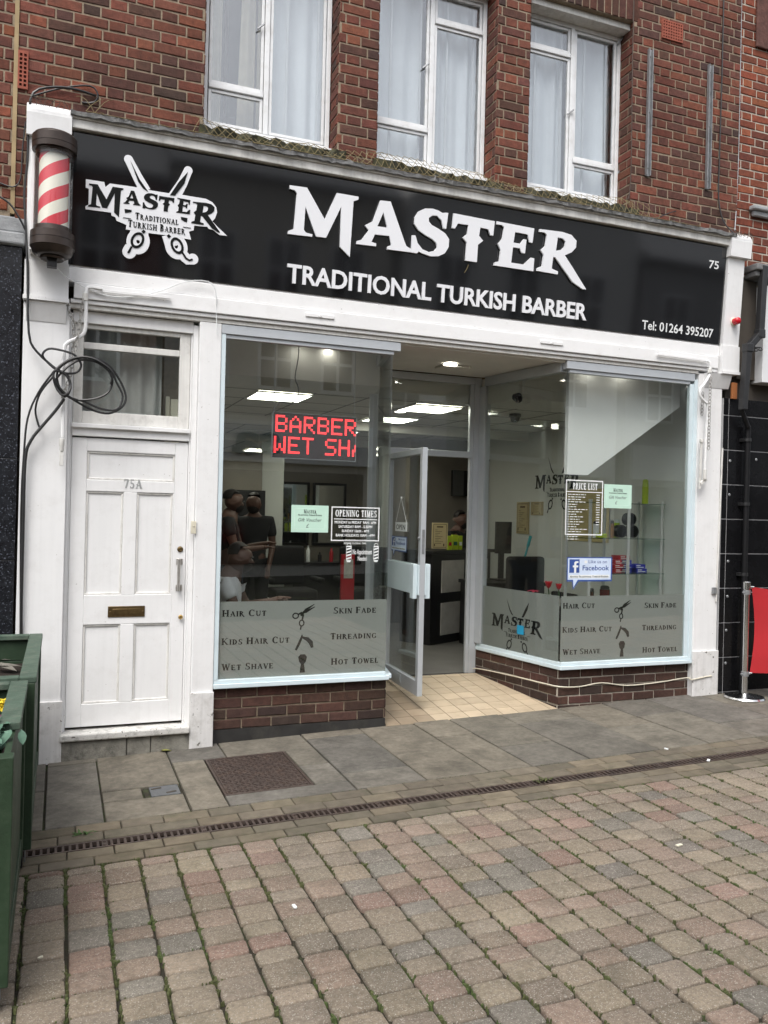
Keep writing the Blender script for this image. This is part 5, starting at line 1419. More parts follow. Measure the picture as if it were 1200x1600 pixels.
# alarm beacon
c = P(1146, 503, -.095)
al = thing('alarm_beacon', 'round red alarm beacon on a cream base on the right white console', 'beacon', c)
m = MB(); m.lathe(c + Vector((0, .03, 0)), [(0.042, 0), (0.040, 0.035), (0.032, 0.042)], 20, axis=(0, -1, 0)); m.build('base', CREAM, al)
m = MB(); m.lathe(c + Vector((0, -.012, 0)), [(0.030, 0), (0.032, .03), (0.030, .05), (0.018, .062), (0.006, .065)], 20, axis=(0, -1, 0)); m.build('lens', REDP, al)

# ---------------- neighbour on the left ----------------
NL = thing('neighbour_building', 'brick building with dark granite shopfront at the left edge', 'building', (-2, 0.2, 0))
FL_ = facade(-0.045)
m = MB(); m.prism(FL_, [(-4.5, 3.6), (-0.353, 3.6), (-0.353, 7.0), (-4.5, 7.0)], -0.3, 0, 1); bricks(m, FL_, -1.6, -0.352, 3.64, 7.0, PALR[2:] + PAL[:3], seed=77); m.build('brick_wall', [BRICK, MORTAR], NL)
m = MB(); m.box(-0.352, -0.060, 3.62, -0.326, 0.2, 7.0); m.build('mastic_joint', MASTIC, NL)
m = MB(); m.box(-4.5, -0.075, 3.42, -0.257, 0.2, 3.50); m.box(-4.5, -0.055, 3.50, -0.257, 0.2, 3.605); m.build('stone_cap', STONEC, NL, 0.012)
m = MB()
for z0, z1 in ((-.1, 1.35), (1.354, 2.02), (2.024, 3.418)): m.box(-4.5, -0.03, z0, -0.275, 0.25, z1)
m.build('granite_cladding', GRANITE, NL, 0.002)
m = MB()
c = P(36, 108, -.06)
fv = facade(-0.062); holes = []
for i in range(2):
    for j in range(8):
        a = c.x - 0.013 + i * 0.026; b = c.z - 0.105 + j * 0.028
        holes.append([(a - 0.008, b - 0.009), (a + 0.008, b - 0.009), (a + 0.008, b + 0.009), (a - 0.008, b + 0.009)])
m.prism(fv, [(c.x - 0.031, c.z - .13), (c.x + .031, c.z - .13), (c.x + .031, c.z + .12), (c.x - .031, c.z + .12)], -0.012, 0.004, 0, holes); m.box(c.x - .029, -.052, c.z - .12, c.x + .029, -.049, c.z + .11, 1)
m.build('air_brick', [MT['terracotta_vent'], GROUT], NL)

# ---------------- neighbour on the right ----------------
NR = thing('neighbour_building', 'orange brick building with black tiled shopfront at the right edge', 'building', (7, 0.2, 0))
FR_ = facade(-0.02)
m = MB(); m.prism(FR_, [(5.733, 4.0), (11, 4.0), (11, 7.2), (5.733, 7.2)], -0.3, 0, 1); bricks(m, FR_, 5.75, 8.4, 4.02, 7.2, PALR, seed=99); m.build('brick_wall', [BRICK, MORTARW], NR)
m = MB(); m.box(5.90, -0.10, 4.62, 11, -0.03, 4.66); m.box(5.93, -0.07, 4.57, 11, -0.03, 4.62); m.build('string_course', STONEC, NR, 0.01); m = MB(); m.box(5.93, -0.05, 6.15, 11, -0.03, 7.0); m.build('terracotta_panel', mat('dark_terracotta', (0.10, 0.042, 0.032), 0.9, var=0.4, vs=14, bump=1.0, bs=22), NR, 0.01)
m = MB(); m.box(5.86, -0.19, 4.03, 11, 0.1, 4.09); m.box(5.88, -0.16, 3.98, 11, 0.1, 4.03); m.build('lead_cornice', LEAD, NR, 0.01)
m = MB(); m.box(6.02, -0.12, 3.02, 11, 0.1, 3.92); m.build('white_fascia', mat('white_fascia_panel', (0.72, 0.73, 0.74), 0.3, var=0.03, vs=2), NR, 0.004)
m = MB(); m.box(5.80, -0.03, 3.05, 6.019, 0.1, 3.97); m.box(5.72, 0.02, 2.85, 11, 0.2, 3.05); m.build('dark_recess', GROUT, NR)
m = MB()
zz = [0.08]
z = 0.13 + 0.02
rows = [-0.05, 0.155]
while rows[-1] < 2.8: rows.append(rows[-1] + 0.318)
rows[-1] = 2.86
for i in range(len(rows) - 1):
    cx = [5.64, 5.705, 6.30, 6.95, 7.6, 8.3, 9.0, 10.0]
    for k in range(len(cx) - 1):
        m.box(cx[k] + .004, -0.05, rows[i] + .004, cx[k + 1] - .004, 0.10, rows[i + 1] - .004)
m.build('granite_tiles', GRANITEB, NR, 0.002)
m = MB(); m.box(5.642, -0.045, -.05, 10, .1, 2.855); m.build('tile_joint', mat('pale_grout', (0.42, 0.42, 0.43), 0.8), NR)
m = MB()
for (u, v) in ((1141, 720), (1140, 773), (1138, 877), (1137, 932), (1135, 985), (1134, 1036), (1182, 718)):
    c = P(u, v, -.052); m.lathe((c.x, -.0495, c.z), [(0.014, 0), (0.010, 0.005)], 10, axis=(0, -1, 0))
m.build('fixing', STEEL, NR)
m = MB(); a = P(1145, 612, -.05); m.box(a.x - .03, -.075, a.z - .07, a.x + .03, -.052, a.z + .08); m.build('timber_block', WOODO, NR, 0.004)
# cast scroll bracket
c0_ = lambda x, y: P(820 + x / 3.158, 530 + y / 3.158, -.14)
sb = thing('scroll_bracket', 'small black wrought iron scroll bracket on the white fascia at the right edge', 'bracket', c0_(1110, 80))
m = MB(); m.tube([c0_(1100, 40), c0_(1130, 40), c0_(1160, 41)], 0.006, 6); m.tube([c0_(1104, 88), c0_(1125, 60), c0_(1145, 42)], 0.006, 6)
m.build('stay', BLACKP, sb)
m = MB()
for (cx, cy) in ((1142, 50), (1163, 48)): m.tube([c0_(cx + 11 * (1 - k * .05) * math.cos(k * .6), cy + 11 * (1 - k * .05) * math.sin(k * .6)) for k in range(13)], 0.0045, 5)
m.build('scroll', BLACKP, sb)
# downpipe
dpipe = thing('downpipe', 'black square downpipe with a cranked swan neck at the right edge', 'downpipe', P(1165, 900, -.12))
m = MB()
def sq(pts, w_):
    for a, b in zip(pts[:-1], pts[1:]):
        d = (b - a).normalized(); m.bar(a - d * w_ * .4, b + d * w_ * .4, w_, w_, (0, -1, 0.01))
a = P(1193, 420, -.17); b = P(1187, 522, -.17); c = P(1163, 545, -.13); c = Vector((c.x, -.17, c.z)); d = P(1161, 632, -.17)
sq([a, b, c, d], 0.060); m.build('upper_pipe', BLACKP, dpipe, 0.006)
m = MB()
for p_, s_ in ((b, .074), (c, .074)): m.obox(p_, (s_ / 2, 0, 0), (0, s_ / 2, 0), (0, 0, .04))
m.obox(d, (.03, 0, 0), (0, .03, 0), (0, 0, .05)); m.build('collar', BLACKP, dpipe, 0.008)
m = MB(); m.tube([d + Vector((0, .02, -.04)), P(1169, 668, -.12)], .022, 10); m.tube([P(1169, 666, -.10), P(1158, 1100, -.10)], 0.026, 12); m.build('lower_pipe', BLACK, dpipe)
m = MB()
for v in (690, 790, 900): q_ = P(1168 - (v - 690) * .025, v, -.10); m.lathe((q_.x, q_.y, q_.z), [(0.034, 0), (0.034, .03)], 12); m.box(q_.x - .05, -.09, q_.z, q_.x + .05, -.052, q_.z + .03)
m.build('pipe_clip', BLACKP, dpipe)
# thin white conduit on the right pilaster edge
wire('conduit', 'thin white conduit running down the outer edge of the right pilaster', [P(1129, 700, -.045), P(1122, 870, -.045), P(1119, 940, -.045)], 0.008, WHITE_OLD, 'conduit')
m = MB(); c = P(1115, 923, -.05); m.box(c.x - .012, -.06, c.z - .03, c.x + .03, -.036, c.z + .03); tag(m.build('junction_box', STEEL, None, 0.003), 'small grey junction box at the foot of the thin conduit', 'junction box')

# ---------------- barrier ----------------
bc = G(1163, 1091)
br = thing('barrier_post', 'polished steel barrier post on a round weighted base', 'barrier', (bc.x, bc.y, gz(bc.x)))
m = MB(); m.lathe((bc.x, bc.y, gz(bc.x) - .004), [(0.172, 0), (0.175, 0.012), (0.165, 0.026), (0.06, 0.034), (0.035, 0.05)], 36); m.build('base', CHROME, br)
m = MB(); m.lathe((bc.x, bc.y, gz(bc.x) + .04), [(0.025, 0), (0.025, 0.94), (0.033, 0.94), (0.033, 1.0), (0.028, 1.005)], 20); m.build('post', CHROME, br)
m = MB()
for z in (0.17, 0.90): m.tube([Vector((bc.x - .05, bc.y, gz(bc.x) + z + .05)), Vector((bc.x + .04, bc.y - .02, gz(bc.x) + z + .05))], .006, 6); m.lathe((bc.x, bc.y, gz(bc.x) + z + .03), [(0.032, 0), (0.032, .04)], 16)
m.build('clip', STEEL, br)
ban = thing('barrier_banner', 'red cloth banner hanging from the polished steel barrier post', 'banner', (bc.x + .5, bc.y - .5, gz(bc.x)))
m = MB(); nn = 14; vs = []
dirb = Vector((0.62, -0.62, 0))
for s_ in (0, 1):
    for r_ in range(8):
        for i in range(nn + 1):
            t = i / nn; v = r_ / 7
            p = Vector((bc.x + .035, bc.y - .02, 0)) + dirb * (1.6 * t)
            top = 1.00 + gz(bc.x) - 0.05 * math.sin(math.pi * t); bot = 0.23 + gz(bc.x) + 0.03 * math.sin(math.pi * t)
            pull = 0.022 * math.sin(math.pi * v) * (1 - t) ** 3
            off = 0.022 * math.sin(11 * t + 3 * v) * math.sin(math.pi * v)
            vs.append((p.x + pull + off * .7 + s_ * .003, p.y - pull + off * .7 + s_ * .003, top + (bot - top) * v))
fs = []; k_ = (nn + 1) * 8
for r_ in range(7):
    for i in range(nn):
        a = r_ * (nn + 1) + i
        fs.append((a, a + 1, a + nn + 2, a + nn + 1)); fs.append((k_ + a, k_ + a + nn + 1, k_ + a + nn + 2, k_ + a + 1))
for i in range(nn):
    a = 7 * (nn + 1) + i; fs.append((i, k_ + i, k_ + i + 1, i + 1)); fs.append((a, a + 1, k_ + a + 1, k_ + a))
for r_ in range(7):
    a = r_ * (nn + 1); fs.append((a, a + nn + 1, k_ + a + nn + 1, k_ + a)); a += nn; fs.append((a, k_ + a, k_ + a + nn + 1, a + nn + 1))
m.add(vs, fs, 0, None, True); m.build('cloth', RED, ban)
m = MB()
for z, dz in ((1.0, .0), (.23, 0)):
    m.tube([Vector((bc.x + .03, bc.y - .015, gz(bc.x) + z)), Vector((bc.x + .05, bc.y - .035, gz(bc.x) + z))], 0.006, 6)
m.build('eyelet', STEEL, ban)

# ---------------- planters ----------------
def planter(lab, x1, y0, y1, h, wdt, broken=False):
    x0 = x1 - wdt; zg = gz(x1)
    t = thing('planter', lab, 'planter', ((x0 + x1) / 2, (y0 + y1) / 2, zg))
    pw = 0.062
    for (px, py) in ((x0, y0), (x1 - pw, y0), (x0, y1 - pw), (x1 - pw, y1 - pw)):
        m = MB(); m.box(px, py, zg + 0.10, px + pw, py + pw, zg + h - 0.03); m.build('post', GREEN, t, 0.004)
    m = MB()
    nb = 6
    for k in range(nb):
        z0 = zg + 0.12 + k * (h - 0.152) / nb; z1 = z0 + (h - 0.152) / nb - 0.003
        m.box(x1 - 0.035, y0 + pw + .001, z0, x1 - 0.012, y1 - pw - .001, z1); m.box(x0 + 0.012, y0 + pw + .001, z0, x0 + .035, y1 - pw - .001, z1)
        m.box(x0 + pw + .001, y0 + .012, z0, x1 - pw - .001, y0 + .035, z1); m.box(x0 + pw + .001, y1 - .035, z0, x1 - pw - .001, y1 - .012, z1)
    m.build('side_board', GREEN, t, 0.003)
    m = MB(); m.box(x1 - .036, y0 + pw + .002, zg + .10, x1 - .004, y1 - pw - .002, zg + .19); m.box(x0 + pw, y0 + .004, zg + .10, x1 - pw, y0 + .036, zg + .19); m.build('bottom_rail', GREEN, t, 0.003)
    m = MB(); zt0, zt1 = zg + h - .03, zg + h
    ye = y0 + (0.36 if broken else 0)
    m.box(x1 - .07, ye, zt0, x1 + .006, y1 + .004, zt1); m.box(x0 - .006, y0, zt0, x0 + .07, y1 + .004, zt1)
    if not broken: m.box(x0 + .071, y0 - .004, zt0, x1 - .071, y0 + .06, zt1)
    m.box(x0 + .071, y1 - .06, zt0, x1 - .071, y1 + .004, zt1)
    m.build('rim', GREENRIM, t, 0.004)
    m = MB(); nx_, ny_ = 10, 14; vs = []
    for i in range(nx_ + 1):
        for j in range(ny_ + 1):
            vs.append((x0 + .036 + (wdt - .072) * i / nx_, y0 + .036 + (y1 - y0 - .072) * j / ny_, zg + h - (.19 if not broken else .17) + rnd.uniform(-.02, .03)))
    fs = [(i * (ny_ + 1) + j, (i + 1) * (ny_ + 1) + j, (i + 1) * (ny_ + 1) + j + 1, i * (ny_ + 1) + j + 1) for i in range(nx_) for j in range(ny_)]
    m.add(vs, fs, 0, None, True)
    m.build('soil', SOIL, t)
    for (px, py) in ((x1 - .05, y0 + .06), (x1 - .05, y1 - .06), (x0 + .05, y0 + .06), (x0 + .05, y1 - .06)):
        w_ = MB(); w_.lathe((px - .014, py, zg + .042), [(0.012, 0), (0.041, .001), (0.041, .027), (0.012, .028)], 18, axis=(1, 0, 0)); wo = w_.build('castor', BLACKP, t)
        m = MB(); m.box(px - .026, py - .03, zg + .086, px + .026, py + .03, zg + .10); m.box(px - .024, py - .02, zg + .03, px - .019, py + .02, zg + .086); m.box(px + .019, py - .02, zg + .03, px + .024, py + .02, zg + .086); m.build('fork', STEEL, wo)
    m = MB(); m.box(x0 + .01, y0 + .01, zg + .101, x1 - .01, y1 - .01, zg + .119); m.build('floor_board', GREEN, t)
    return t
planter('green wooden planter nearest the camera with a broken rim and yellow flowers', -0.127, -2.96, -1.80, 0.905, 1.0, True)
planter('green wooden planter with bare soil standing against the white pilaster', -0.092, -1.775, -0.36, 0.915, 1.0)
def plant(lab, x, y, z, n, ln, mt_, flower=None, nm='plant', spread=.12, wd=.04):
    t = thing(nm, lab, 'plant', (x, y, z))
    m = MB()
    for k in range(n):
        yaw = rnd.uniform(0, 6.3); r_ = rnd.uniform(0, spread); h_ = rnd.uniform(0.0, .09)
        if x + r_ * math.cos(yaw) + ln * math.cos(yaw) > -.17: yaw = math.pi - yaw
        leafshape(m, (x + r_ * math.cos(yaw), y + r_ * math.sin(yaw), z + h_ + .02), rnd.uniform(.6, 1.1) * ln, rnd.uniform(.7, 1.2) * wd, yaw + rnd.uniform(-.5, .5), rnd.uniform(-.1, .8), 0, rnd.uniform(.2, .8), rnd.uniform(-.4, .4))
    m.build('leaf', mt_, t)
    m = MB()
    for k in range(5): m.tube([(x, y, z - .03), (x + rnd.uniform(-.05, .05), y + rnd.uniform(-.05, .05), z + .06)], .005, 5)
    m.build('stem', STEMG, t)
    if flower:
        for (fx, fy, fz_, fm_) in flower:
            m = MB(); c = Vector((fx, fy, fz_)); off = rnd.uniform(0, 1)
            for k in range(7): leafshape(m, c, rnd.uniform(.03, .05), .03, k * .9 + off, rnd.uniform(.0, .7), 0, .8)
            for k in range(5): leafshape(m, c + Vector((0, 0, .01)), .025, .02, k * 1.25, 1.0, 0, .5)
            m.build('flower', fm_, t)
    return t
pz = 0.74
def onz(u, v, z): return PZ(u, v, z)
q = onz(12, 1078, pz + .08); plant('silvery green leafy plant at the back of the near planter', q.x, q.y, pz, 60, .06, LEAF, None, 'plant', .13, .026)
q = onz(20, 1102, pz + .10); q2 = onz(10, 1118, pz + .1); plant('yellow flowered plant in the near planter', q.x - .05, q.y, pz, 10, .06, LEAF, [(q.x, q.y, pz + .11, YELLOW), (q.x - .035, q.y + .02, pz + .10, YELLOW), (q.x - .05, q.y - .03, pz + .10, YELLOW), (q2.x - .03, q2.y + .02, pz + .07, PURPLE)], 'plant', .08)
q = onz(22, 1140, pz + .14); plant('big leaved plant spilling over the broken rim of the near planter', q.x - .05, q.y + .02, pz + .07, 120, .065, LEAF, None, 'plant', .15, .038)
q = onz(46, 1150, .86); m = MB(); leafshape(m, (q.x - .03, q.y, .885), .055, .032, -1.2, -.9, 0, .3); leafshape(m, (q.x - .07, q.y + .03, .90), .08, .05, 2.6, .1, 0, .5); leafshape(m, (q.x - .06, q.y - .05, .895), .08, .05, -2.2, -.1, 0, .6); tag(m.build('drooping_leaf', LEAF), 'drooping green leaves hanging over the outer side of the near planter', 'leaf')
q = onz(25, 1030, .75); m = MB()
for k in range(24): leafshape(m, (min(-.34, q.x + rnd.gauss(-.12, .10)), q.y + rnd.gauss(0, .16), .755 + rnd.uniform(0, .03)), rnd.uniform(.08, .16), rnd.uniform(.03, .06), rnd.uniform(0, 6.3), rnd.uniform(-.1, .5), 0, rnd.uniform(.2, .9), rnd.uniform(-.6, .6))
tag(m.build('dead_foliage', LEAFD), 'withered grey leaves lying on the soil of the rear planter', 'plant')

# ---------------- LED sign in the left window ----------------
YL = 0.30
a = P(427, 646, YL); b = P(553, 716, YL)
lx0, lx1, lz0, lz1 = a.x, b.x + .01, 2.135, 2.485
led = thing('led_display', 'dark LED display board with red scrolling letters hanging in the left window', 'display', ((lx0 + lx1) / 2, YL, lz0))
m = MB(); m.box(lx0, YL, lz0, lx1, YL + .035, lz1); m.build('display_panel', LEDPANEL, led, 0.003)
m = MB()
for (x0, z0, x1, z1) in ((lx0 - .003, lz0 - .003, lx1 + .003, lz0 - .0005), (lx0 - .003, lz1 + .0005, lx1 + .003, lz1 + .003), (lx0 - .003, lz0, lx0 - .0005, lz1), (lx1 + .0005, lz0, lx1 + .003, lz1)): m.box(x0, YL - .004, z0, x1, YL + .038, z1)
m.build('display_frame', ALU, led)
F57 = {'B': ['11110', '10001', '10001', '11110', '10001', '10001', '11110'], 'A': ['00100', '01010', '10001', '10001', '11111', '10001', '10001'], 'R': ['11110', '10001', '10001', '11110', '10100', '10010', '10001'], 'E': ['11111', '10000', '10000', '11110', '10000', '10000', '11111'], 'W': ['10001', '10001', '10001', '10101', '10101', '11011', '10001'], 'T': ['11111', '00100', '00100', '00100', '00100', '00100', '00100'], 'S': ['01111', '10000', '10000', '01110', '00001', '00001', '11110'], 'H': ['10001', '10001', '10001', '11111', '10001', '10001', '10001'], ' ': ['000'] * 7, '/': ['001', '001', '011', '010', '110', '100', '100']}
m = MB()
pit = (lx1 - lx0) / 72.0
for row, txt in enumerate(('BARBER', 'WET SH/')):
    col_ = 2 if row == 0 else 1
    z = lz1 - .018 - row * 0.165
    for ch in txt:
        g = F57[ch]
        for r_, line in enumerate(g):
            for cc, v in enumerate(line):
                if v == '1':
                    for dx in (0, 1):
                        for dy in (0, 1):
                            x = lx0 + (col_ + cc * 2 + dx) * pit; zz = z - (r_ * 2 + dy) * pit
                            if x > lx1 - pit: continue
                            m.box(x + pit * .2, YL - .003, zz - pit * .8, x + pit * .8, YL - .0005, zz - pit * .2)
        col_ += len(g[0]) * 2 + 2
m.build('led_letters', LEDRED, led)
for i, x in enumerate((lx0 + .01, lx1 - .01)):
    m = MB()
    m.tube([(x, YL + .02, lz1 + .004), (x, YL + .02, 3.05)], .0018, 5)
    m.build('hanging_chain', STEEL, led)
wire('display_cable', 'black cable curling from the window head down to the LED display', [P(467, 538, YL), P(466, 560, YL), P(461, 590, YL), P(466, 605, YL), P(465, 622, YL), P(452, 630, YL), P(437, 629, YL), P(428, 640, YL), P(427, 650, YL)], .0045, BLACKP)

# ---------------- cards and stickers on the glass ----------------
FG = facade(-0.002)
def quadrect(fr, pts):
    q = [fr.px(*p) for p in pts]
    a0 = min(p[0] for p in q); a1 = max(p[0] for p in q)
    b0 = (q[2][1] + q[3][1]) / 2; b1 = (q[0][1] + q[1][1]) / 2
    a0 = (q[0][0] + q[3][0]) / 2; a1 = (q[1][0] + q[2][0]) / 2
    return a0, b0, a1, b1
def voucher(pts, lab):
    a0, b0, a1, b1 = quadrect(FG, pts); w_, h_ = a1 - a0, b1 - b0
    t = thing('gift_voucher', lab, 'card', FG.pt(a0, b0, 0), 'gift voucher cards on the glass')
    m = MB(); m.fbox(FG, a0, b0, a1, b1, 0.0, 0.0012); m.build('card', PAPERG, t)
    m = MB()
    e = 0.025; 
    for (p, q, r_, s_) in ((a0 + e, b0 + e, a1 - e, b0 + e + .003), (a0 + e, b1 - e - .003, a1 - e, b1 - e), (a0 + e, b0 + e, a0 + e + .003, b1 - e), (a1 - e - .003, b0 + e, a1 - e, b1 - e)): m.fbox(FG, p, q, r_, s_, .0012, .0018, 1)
    cx = (a0 + a1) / 2
    serif(m, 'MASTER', FG, cx - w_ * .17, b1 - h_ * .30, h_ * .14, cx + w_ * .17, .0013, .002)
    serif(m, 'TRADITIONAL TURKISH BARBER', FG, cx - w_ * .32, b1 - h_ * .385, h_ * .05, cx + w_ * .32, .0013, .002)
    sans(m, 'Gift Voucher', FG, cx - w_ * .32, b1 - h_ * .60, h_ * .13, cx + w_ * .32, 0, .0013, .002, shear=.35)
    sans(m, '£', FG, cx - w_ * .1, b0 + h_ * .17, h_ * .15, None, 0, .0013, .002, shear=.2)
    m.build('print', [INK, mat('mint_edge', (0.62, 0.80, 0.70), 0.6)], t)
voucher([(456, 788), (514, 791), (512, 832.5), (454, 831)], 'mint green gift voucher card stuck on the left window beside the opening times')
voucher([(944, 757), (987, 757.5), (986.5, 794.5), (943.5, 794)], 'mint green gift voucher card stuck on the right window beside the price list')
a0, b0, a1, b1 = quadrect(FG, [(518, 792), (593, 792.5), (592.5, 846), (517, 845)])
ot = thing('opening_times_sticker', 'white outlined opening times lettering on the left window', 'sticker', FG.pt(a0, b0))
m = MB(); k = .0085
for (p, q, r_, s_) in ((a0, b0, a1, b0 + k), (a0, b1 - k, a1, b1), (a0, b0 + k, a0 + k, b1 - k), (a1 - k, b0 + k, a1, b1 - k), (a0 + .02, b1 - .097, a1 - .02, b1 - .091)): m.fbox(FG, p, q, r_, s_, 0, .001)
m.build('border', PRINTW, ot)
m = MB(); cx = (a0 + a1) / 2; w_ = a1 - a0
serif(m, 'OPENING TIMES', FG, a0 + w_ * .08, b1 - .075, .05, a1 - w_ * .06, 0, .001, smallcaps=1.0)
for i, (txt, ww) in enumerate((('MONDAY to FRIDAY  9AM - 6PM', .86), ('SATURDAY 8AM - 5:30PM', .70), ('SUNDAY 10AM - 4PM', .56), ('BANK HOLIDAYS 10AM - 4PM', .80))):
    m.build('lettering', PRINTW, ot); m = MB(); sans(m, txt, FG, cx - w_ * ww / 2, b1 - .128 - i * .033, .021, cx + w_ * ww / 2, .02, 0, .001)
for i, (txt, ww) in enumerate((('LAST CLIENT 15 MINUTES', .52), ('BEFORE CLOSING TIME', .46))): sans(m, txt, FG, cx - w_ * ww / 2, b1 - .262 - i * .022, .013, cx + w_ * ww / 2, .01, 0, .001)
m.build('lettering', PRINTW, ot)
na = thing('no_appointment_sticker', 'white no appointment needed lettering between two small barber pole stickers on the left window', 'sticker', FG.pt(*FG.px(545, 880)))
m = MB()
c = FG.px(566, 866); sans(m, 'No Appointment', FG, FG.px(551, 866)[0], c[1], .040, FG.px(581, 866)[0], .012, 0, .001)
c = FG.px(566, 876); sans(m, 'Needed', FG, FG.px(559, 876)[0], c[1], .036, FG.px(573, 876)[0], .012, 0, .001)
m.build('lettering', PRINTW, na)
for u in (545, 587.5):
    c = FG.px(u, 864); fr_ = sub(FG, *c); m = MB()
    m.prism(fr_, [(-.02, .045), (.02, .045), (.022, .055), (-.022, .055)], 0, .001); m.prism(fr_, [(-.02, -.055), (.02, -.055), (.012, -.07), (-.012, -.07)], 0, .001)
    m.prism(fr_, _arc(0, .058, .018, .018, 0, 180, .004, .004), 0, .001)
    for k in range(4): z = .032 - k * .024; m.prism(fr_, [(-.02, z - .012), (.02, z + .0), (.02, z + .012), (-.02, z)], 0, .001)
    m.prism(fr_, [(-.021, -.05), (-.019, -.05), (-.019, .045), (-.021, .045)], 0, .001); m.prism(fr_, [(.019, -.05), (.021, -.05), (.021, .045), (.019, .045)], 0, .001)
    m.build('pole_motif', PRINTW, na)
a0, b0, a1, b1 = quadrect(FG, [(884, 749.5), (942, 751), (941, 836.5), (883, 836)])
pl = thing('price_list_sticker', 'white outlined price list lettering on the right window', 'sticker', FG.pt(a0, b0))
m = MB(); k = .010; w_ = a1 - a0; h_ = b1 - b0
for (p, q, r_, s_) in ((a0, b0, a1, b0 + k), (a0, b1 - k, a1, b1), (a0, b0 + k, a0 + k, b1 - k), (a1 - k, b0 + k, a1, b1 - k), (a0 + k, b1 - .105, a1 - k, b1 - .098)): m.fbox(FG, p, q, r_, s_, 0, .001)
m.build('border', PRINTW, pl)
m = MB(); serif(m, 'PRICE LIST', FG, a0 + w_ * .19, b1 - .082, .055, a0 + w_ * .85, 0, .001, smallcaps=1.0)
rp = random.Random(6)
for i in range(19):
    z = b1 - .128 - i * .0212
    x = a0 + w_ * .06; end = a0 + w_ * rp.uniform(.28, .60)
    while x < end:
        l = rp.uniform(.012, .04); m.fbox(FG, x, z, min(x + l, end), z + .006, 0, .0008); x += l + .009
    if i < 13: m.fbox(FG, a0 + w_ * .82, z, a0 + w_ * .92, z + .006, 0, .0008)
m.build('lettering', PRINTW, pl)
def bubble(fr, pts, lab, tail, full=True):
    a0, b0, a1, b1 = quadrect(fr, pts); w_, h_ = a1 - a0, b1 - b0
    t = thing('speech_bubble_sticker', lab, 'sticker', fr.pt(a0, b0), 'speech bubble stickers')
    m = MB(); tx = a0 + w_ * .14
    m.prism(fr, [(a0, b0), (tx - w_ * .02, b0), (tx, b0 - h_ * .33), (tx + w_ * .12, b0), (a1, b0), (a1, b1), (a0, b1)], 0, .0006, 0); m.build('bubble', FBBLUE, t)
    e = h_ * .045
    m = MB(); m.prism(fr, [(a0 + e, b0 + e * 1.6), (tx, b0 + e * 1.6), (tx + w_ * .01, b0 - h_ * .24), (tx + w_ * .10, b0 + e * 1.6), (a1 - e * 1.4, b0 + e * 1.6), (a1 - e * 1.4, b1 - e), (a0 + e, b1 - e)], .0008, .0012, 0); m.build('bubble_face', FBPALE, t)
    m = MB(); m.fbox(fr, a0 + w_ * .05, b0 + h_ * .36, a0 + w_ * .27, b1 - h_ * .09, .0014, .0018); sans(m, 'Facebook', fr, a0 + w_ * .34, b0 + h_ * .46, h_ * .21, a0 + w_ * .93, .012, .0014, .0020); sans(m, 'Like us on', fr, a0 + w_ * .47, b0 + h_ * .75, h_ * .14, a0 + w_ * .88, .0, .0014, .0020); m.build('print', FBBLUE, t)
    m = MB(); fx = a0 + w_ * .155; fy = b0 + h_ * .36
    m.prism(fr, [(fx, fy), (fx + w_ * .045, fy), (fx + w_ * .045, fy + h_ * .22), (fx + w_ * .085, fy + h_ * .22), (fx + w_ * .09, fy + h_ * .30), (fx + w_ * .045, fy + h_ * .30), (fx + w_ * .045, fy + h_ * .36), (fx + w_ * .055, fy + h_ * .40), (fx + w_ * .09, fy + h_ * .40), (fx + w_ * .09, fy + h_ * .47), (fx + w_ * .03, fy + h_ * .47), (fx, fy + h_ * .42), (fx, fy + h_ * .30), (fx - w_ * .03, fy + h_ * .30), (fx - w_ * .03, fy + h_ * .22), (fx, fy + h_ * .22)], .0019, .0024)
    m.fbox(fr, a0 + w_ * .05, b0 + h_ * .14, a1 - w_ * .06, b0 + h_ * .27, .0014, .0018)
    m.fbox(fr, a0 + w_ * .38, b0 + h_ * .75, a0 + w_ * .44, b0 + h_ * .86, .0014, .0018); m.build('white_print', PRINTW, t)
    m = MB(); serif(m, 'MASTER TRADITIONAL TURKISH BARBER', fr, a0 + w_ * .07, b0 + h_ * .17, h_ * .07, a1 - w_ * .08, .0019, .0023); m.build('small_print', INK, t)
bubble(FG, [(886, 870.5), (956.5, 870.5), (956, 909), (885.5, 908)], 'blue speech bubble sticker on the right shop window', None)
DLF = Frame(DL.pt(0, 0, -0.019), DL.ux, DL.uy)
bubble(DLF, [(612, 837), (635.5, 839), (635, 863), (611.5, 860)], 'blue speech bubble sticker on the glass of the open door', None)
# OPEN plate hung on the door
a0, b0, a1, b1 = quadrect(DLF, [(618.6, 817), (637, 815), (636.5, 829), (619, 831.5)])
op = thing('open_plate', 'small white OPEN plate hanging on a string on the door glass', 'sign', DLF.pt(a0, b0, .004))
m = MB(); m.fbox(DLF, a0, b0, a1, b1, .003, .009); m.build('plate', PRINTW, op, .002)
m = MB(); sans(m, 'OPEN', DLF, a0 + (a1 - a0) * .12, b0 + (b1 - b0) * .22, (b1 - b0) * .55, a1 - (a1 - a0) * .12, .0, .0092, .010); m.build('lettering', BLACKV, op)
c = DLF.px(628, 778); m = MB(); m.tube([DLF.pt(a0 + .01, b1, .006), DLF.pt(c[0], c[1], .006), DLF.pt(a1 - .01, b1, .006)], .0018, 5); m.lathe(DLF.pt(c[0], c[1], 0), [(.012, 0), (.010, .01)], 10, axis=tuple(DLF.n)); m.build('string', PRINTW, op)

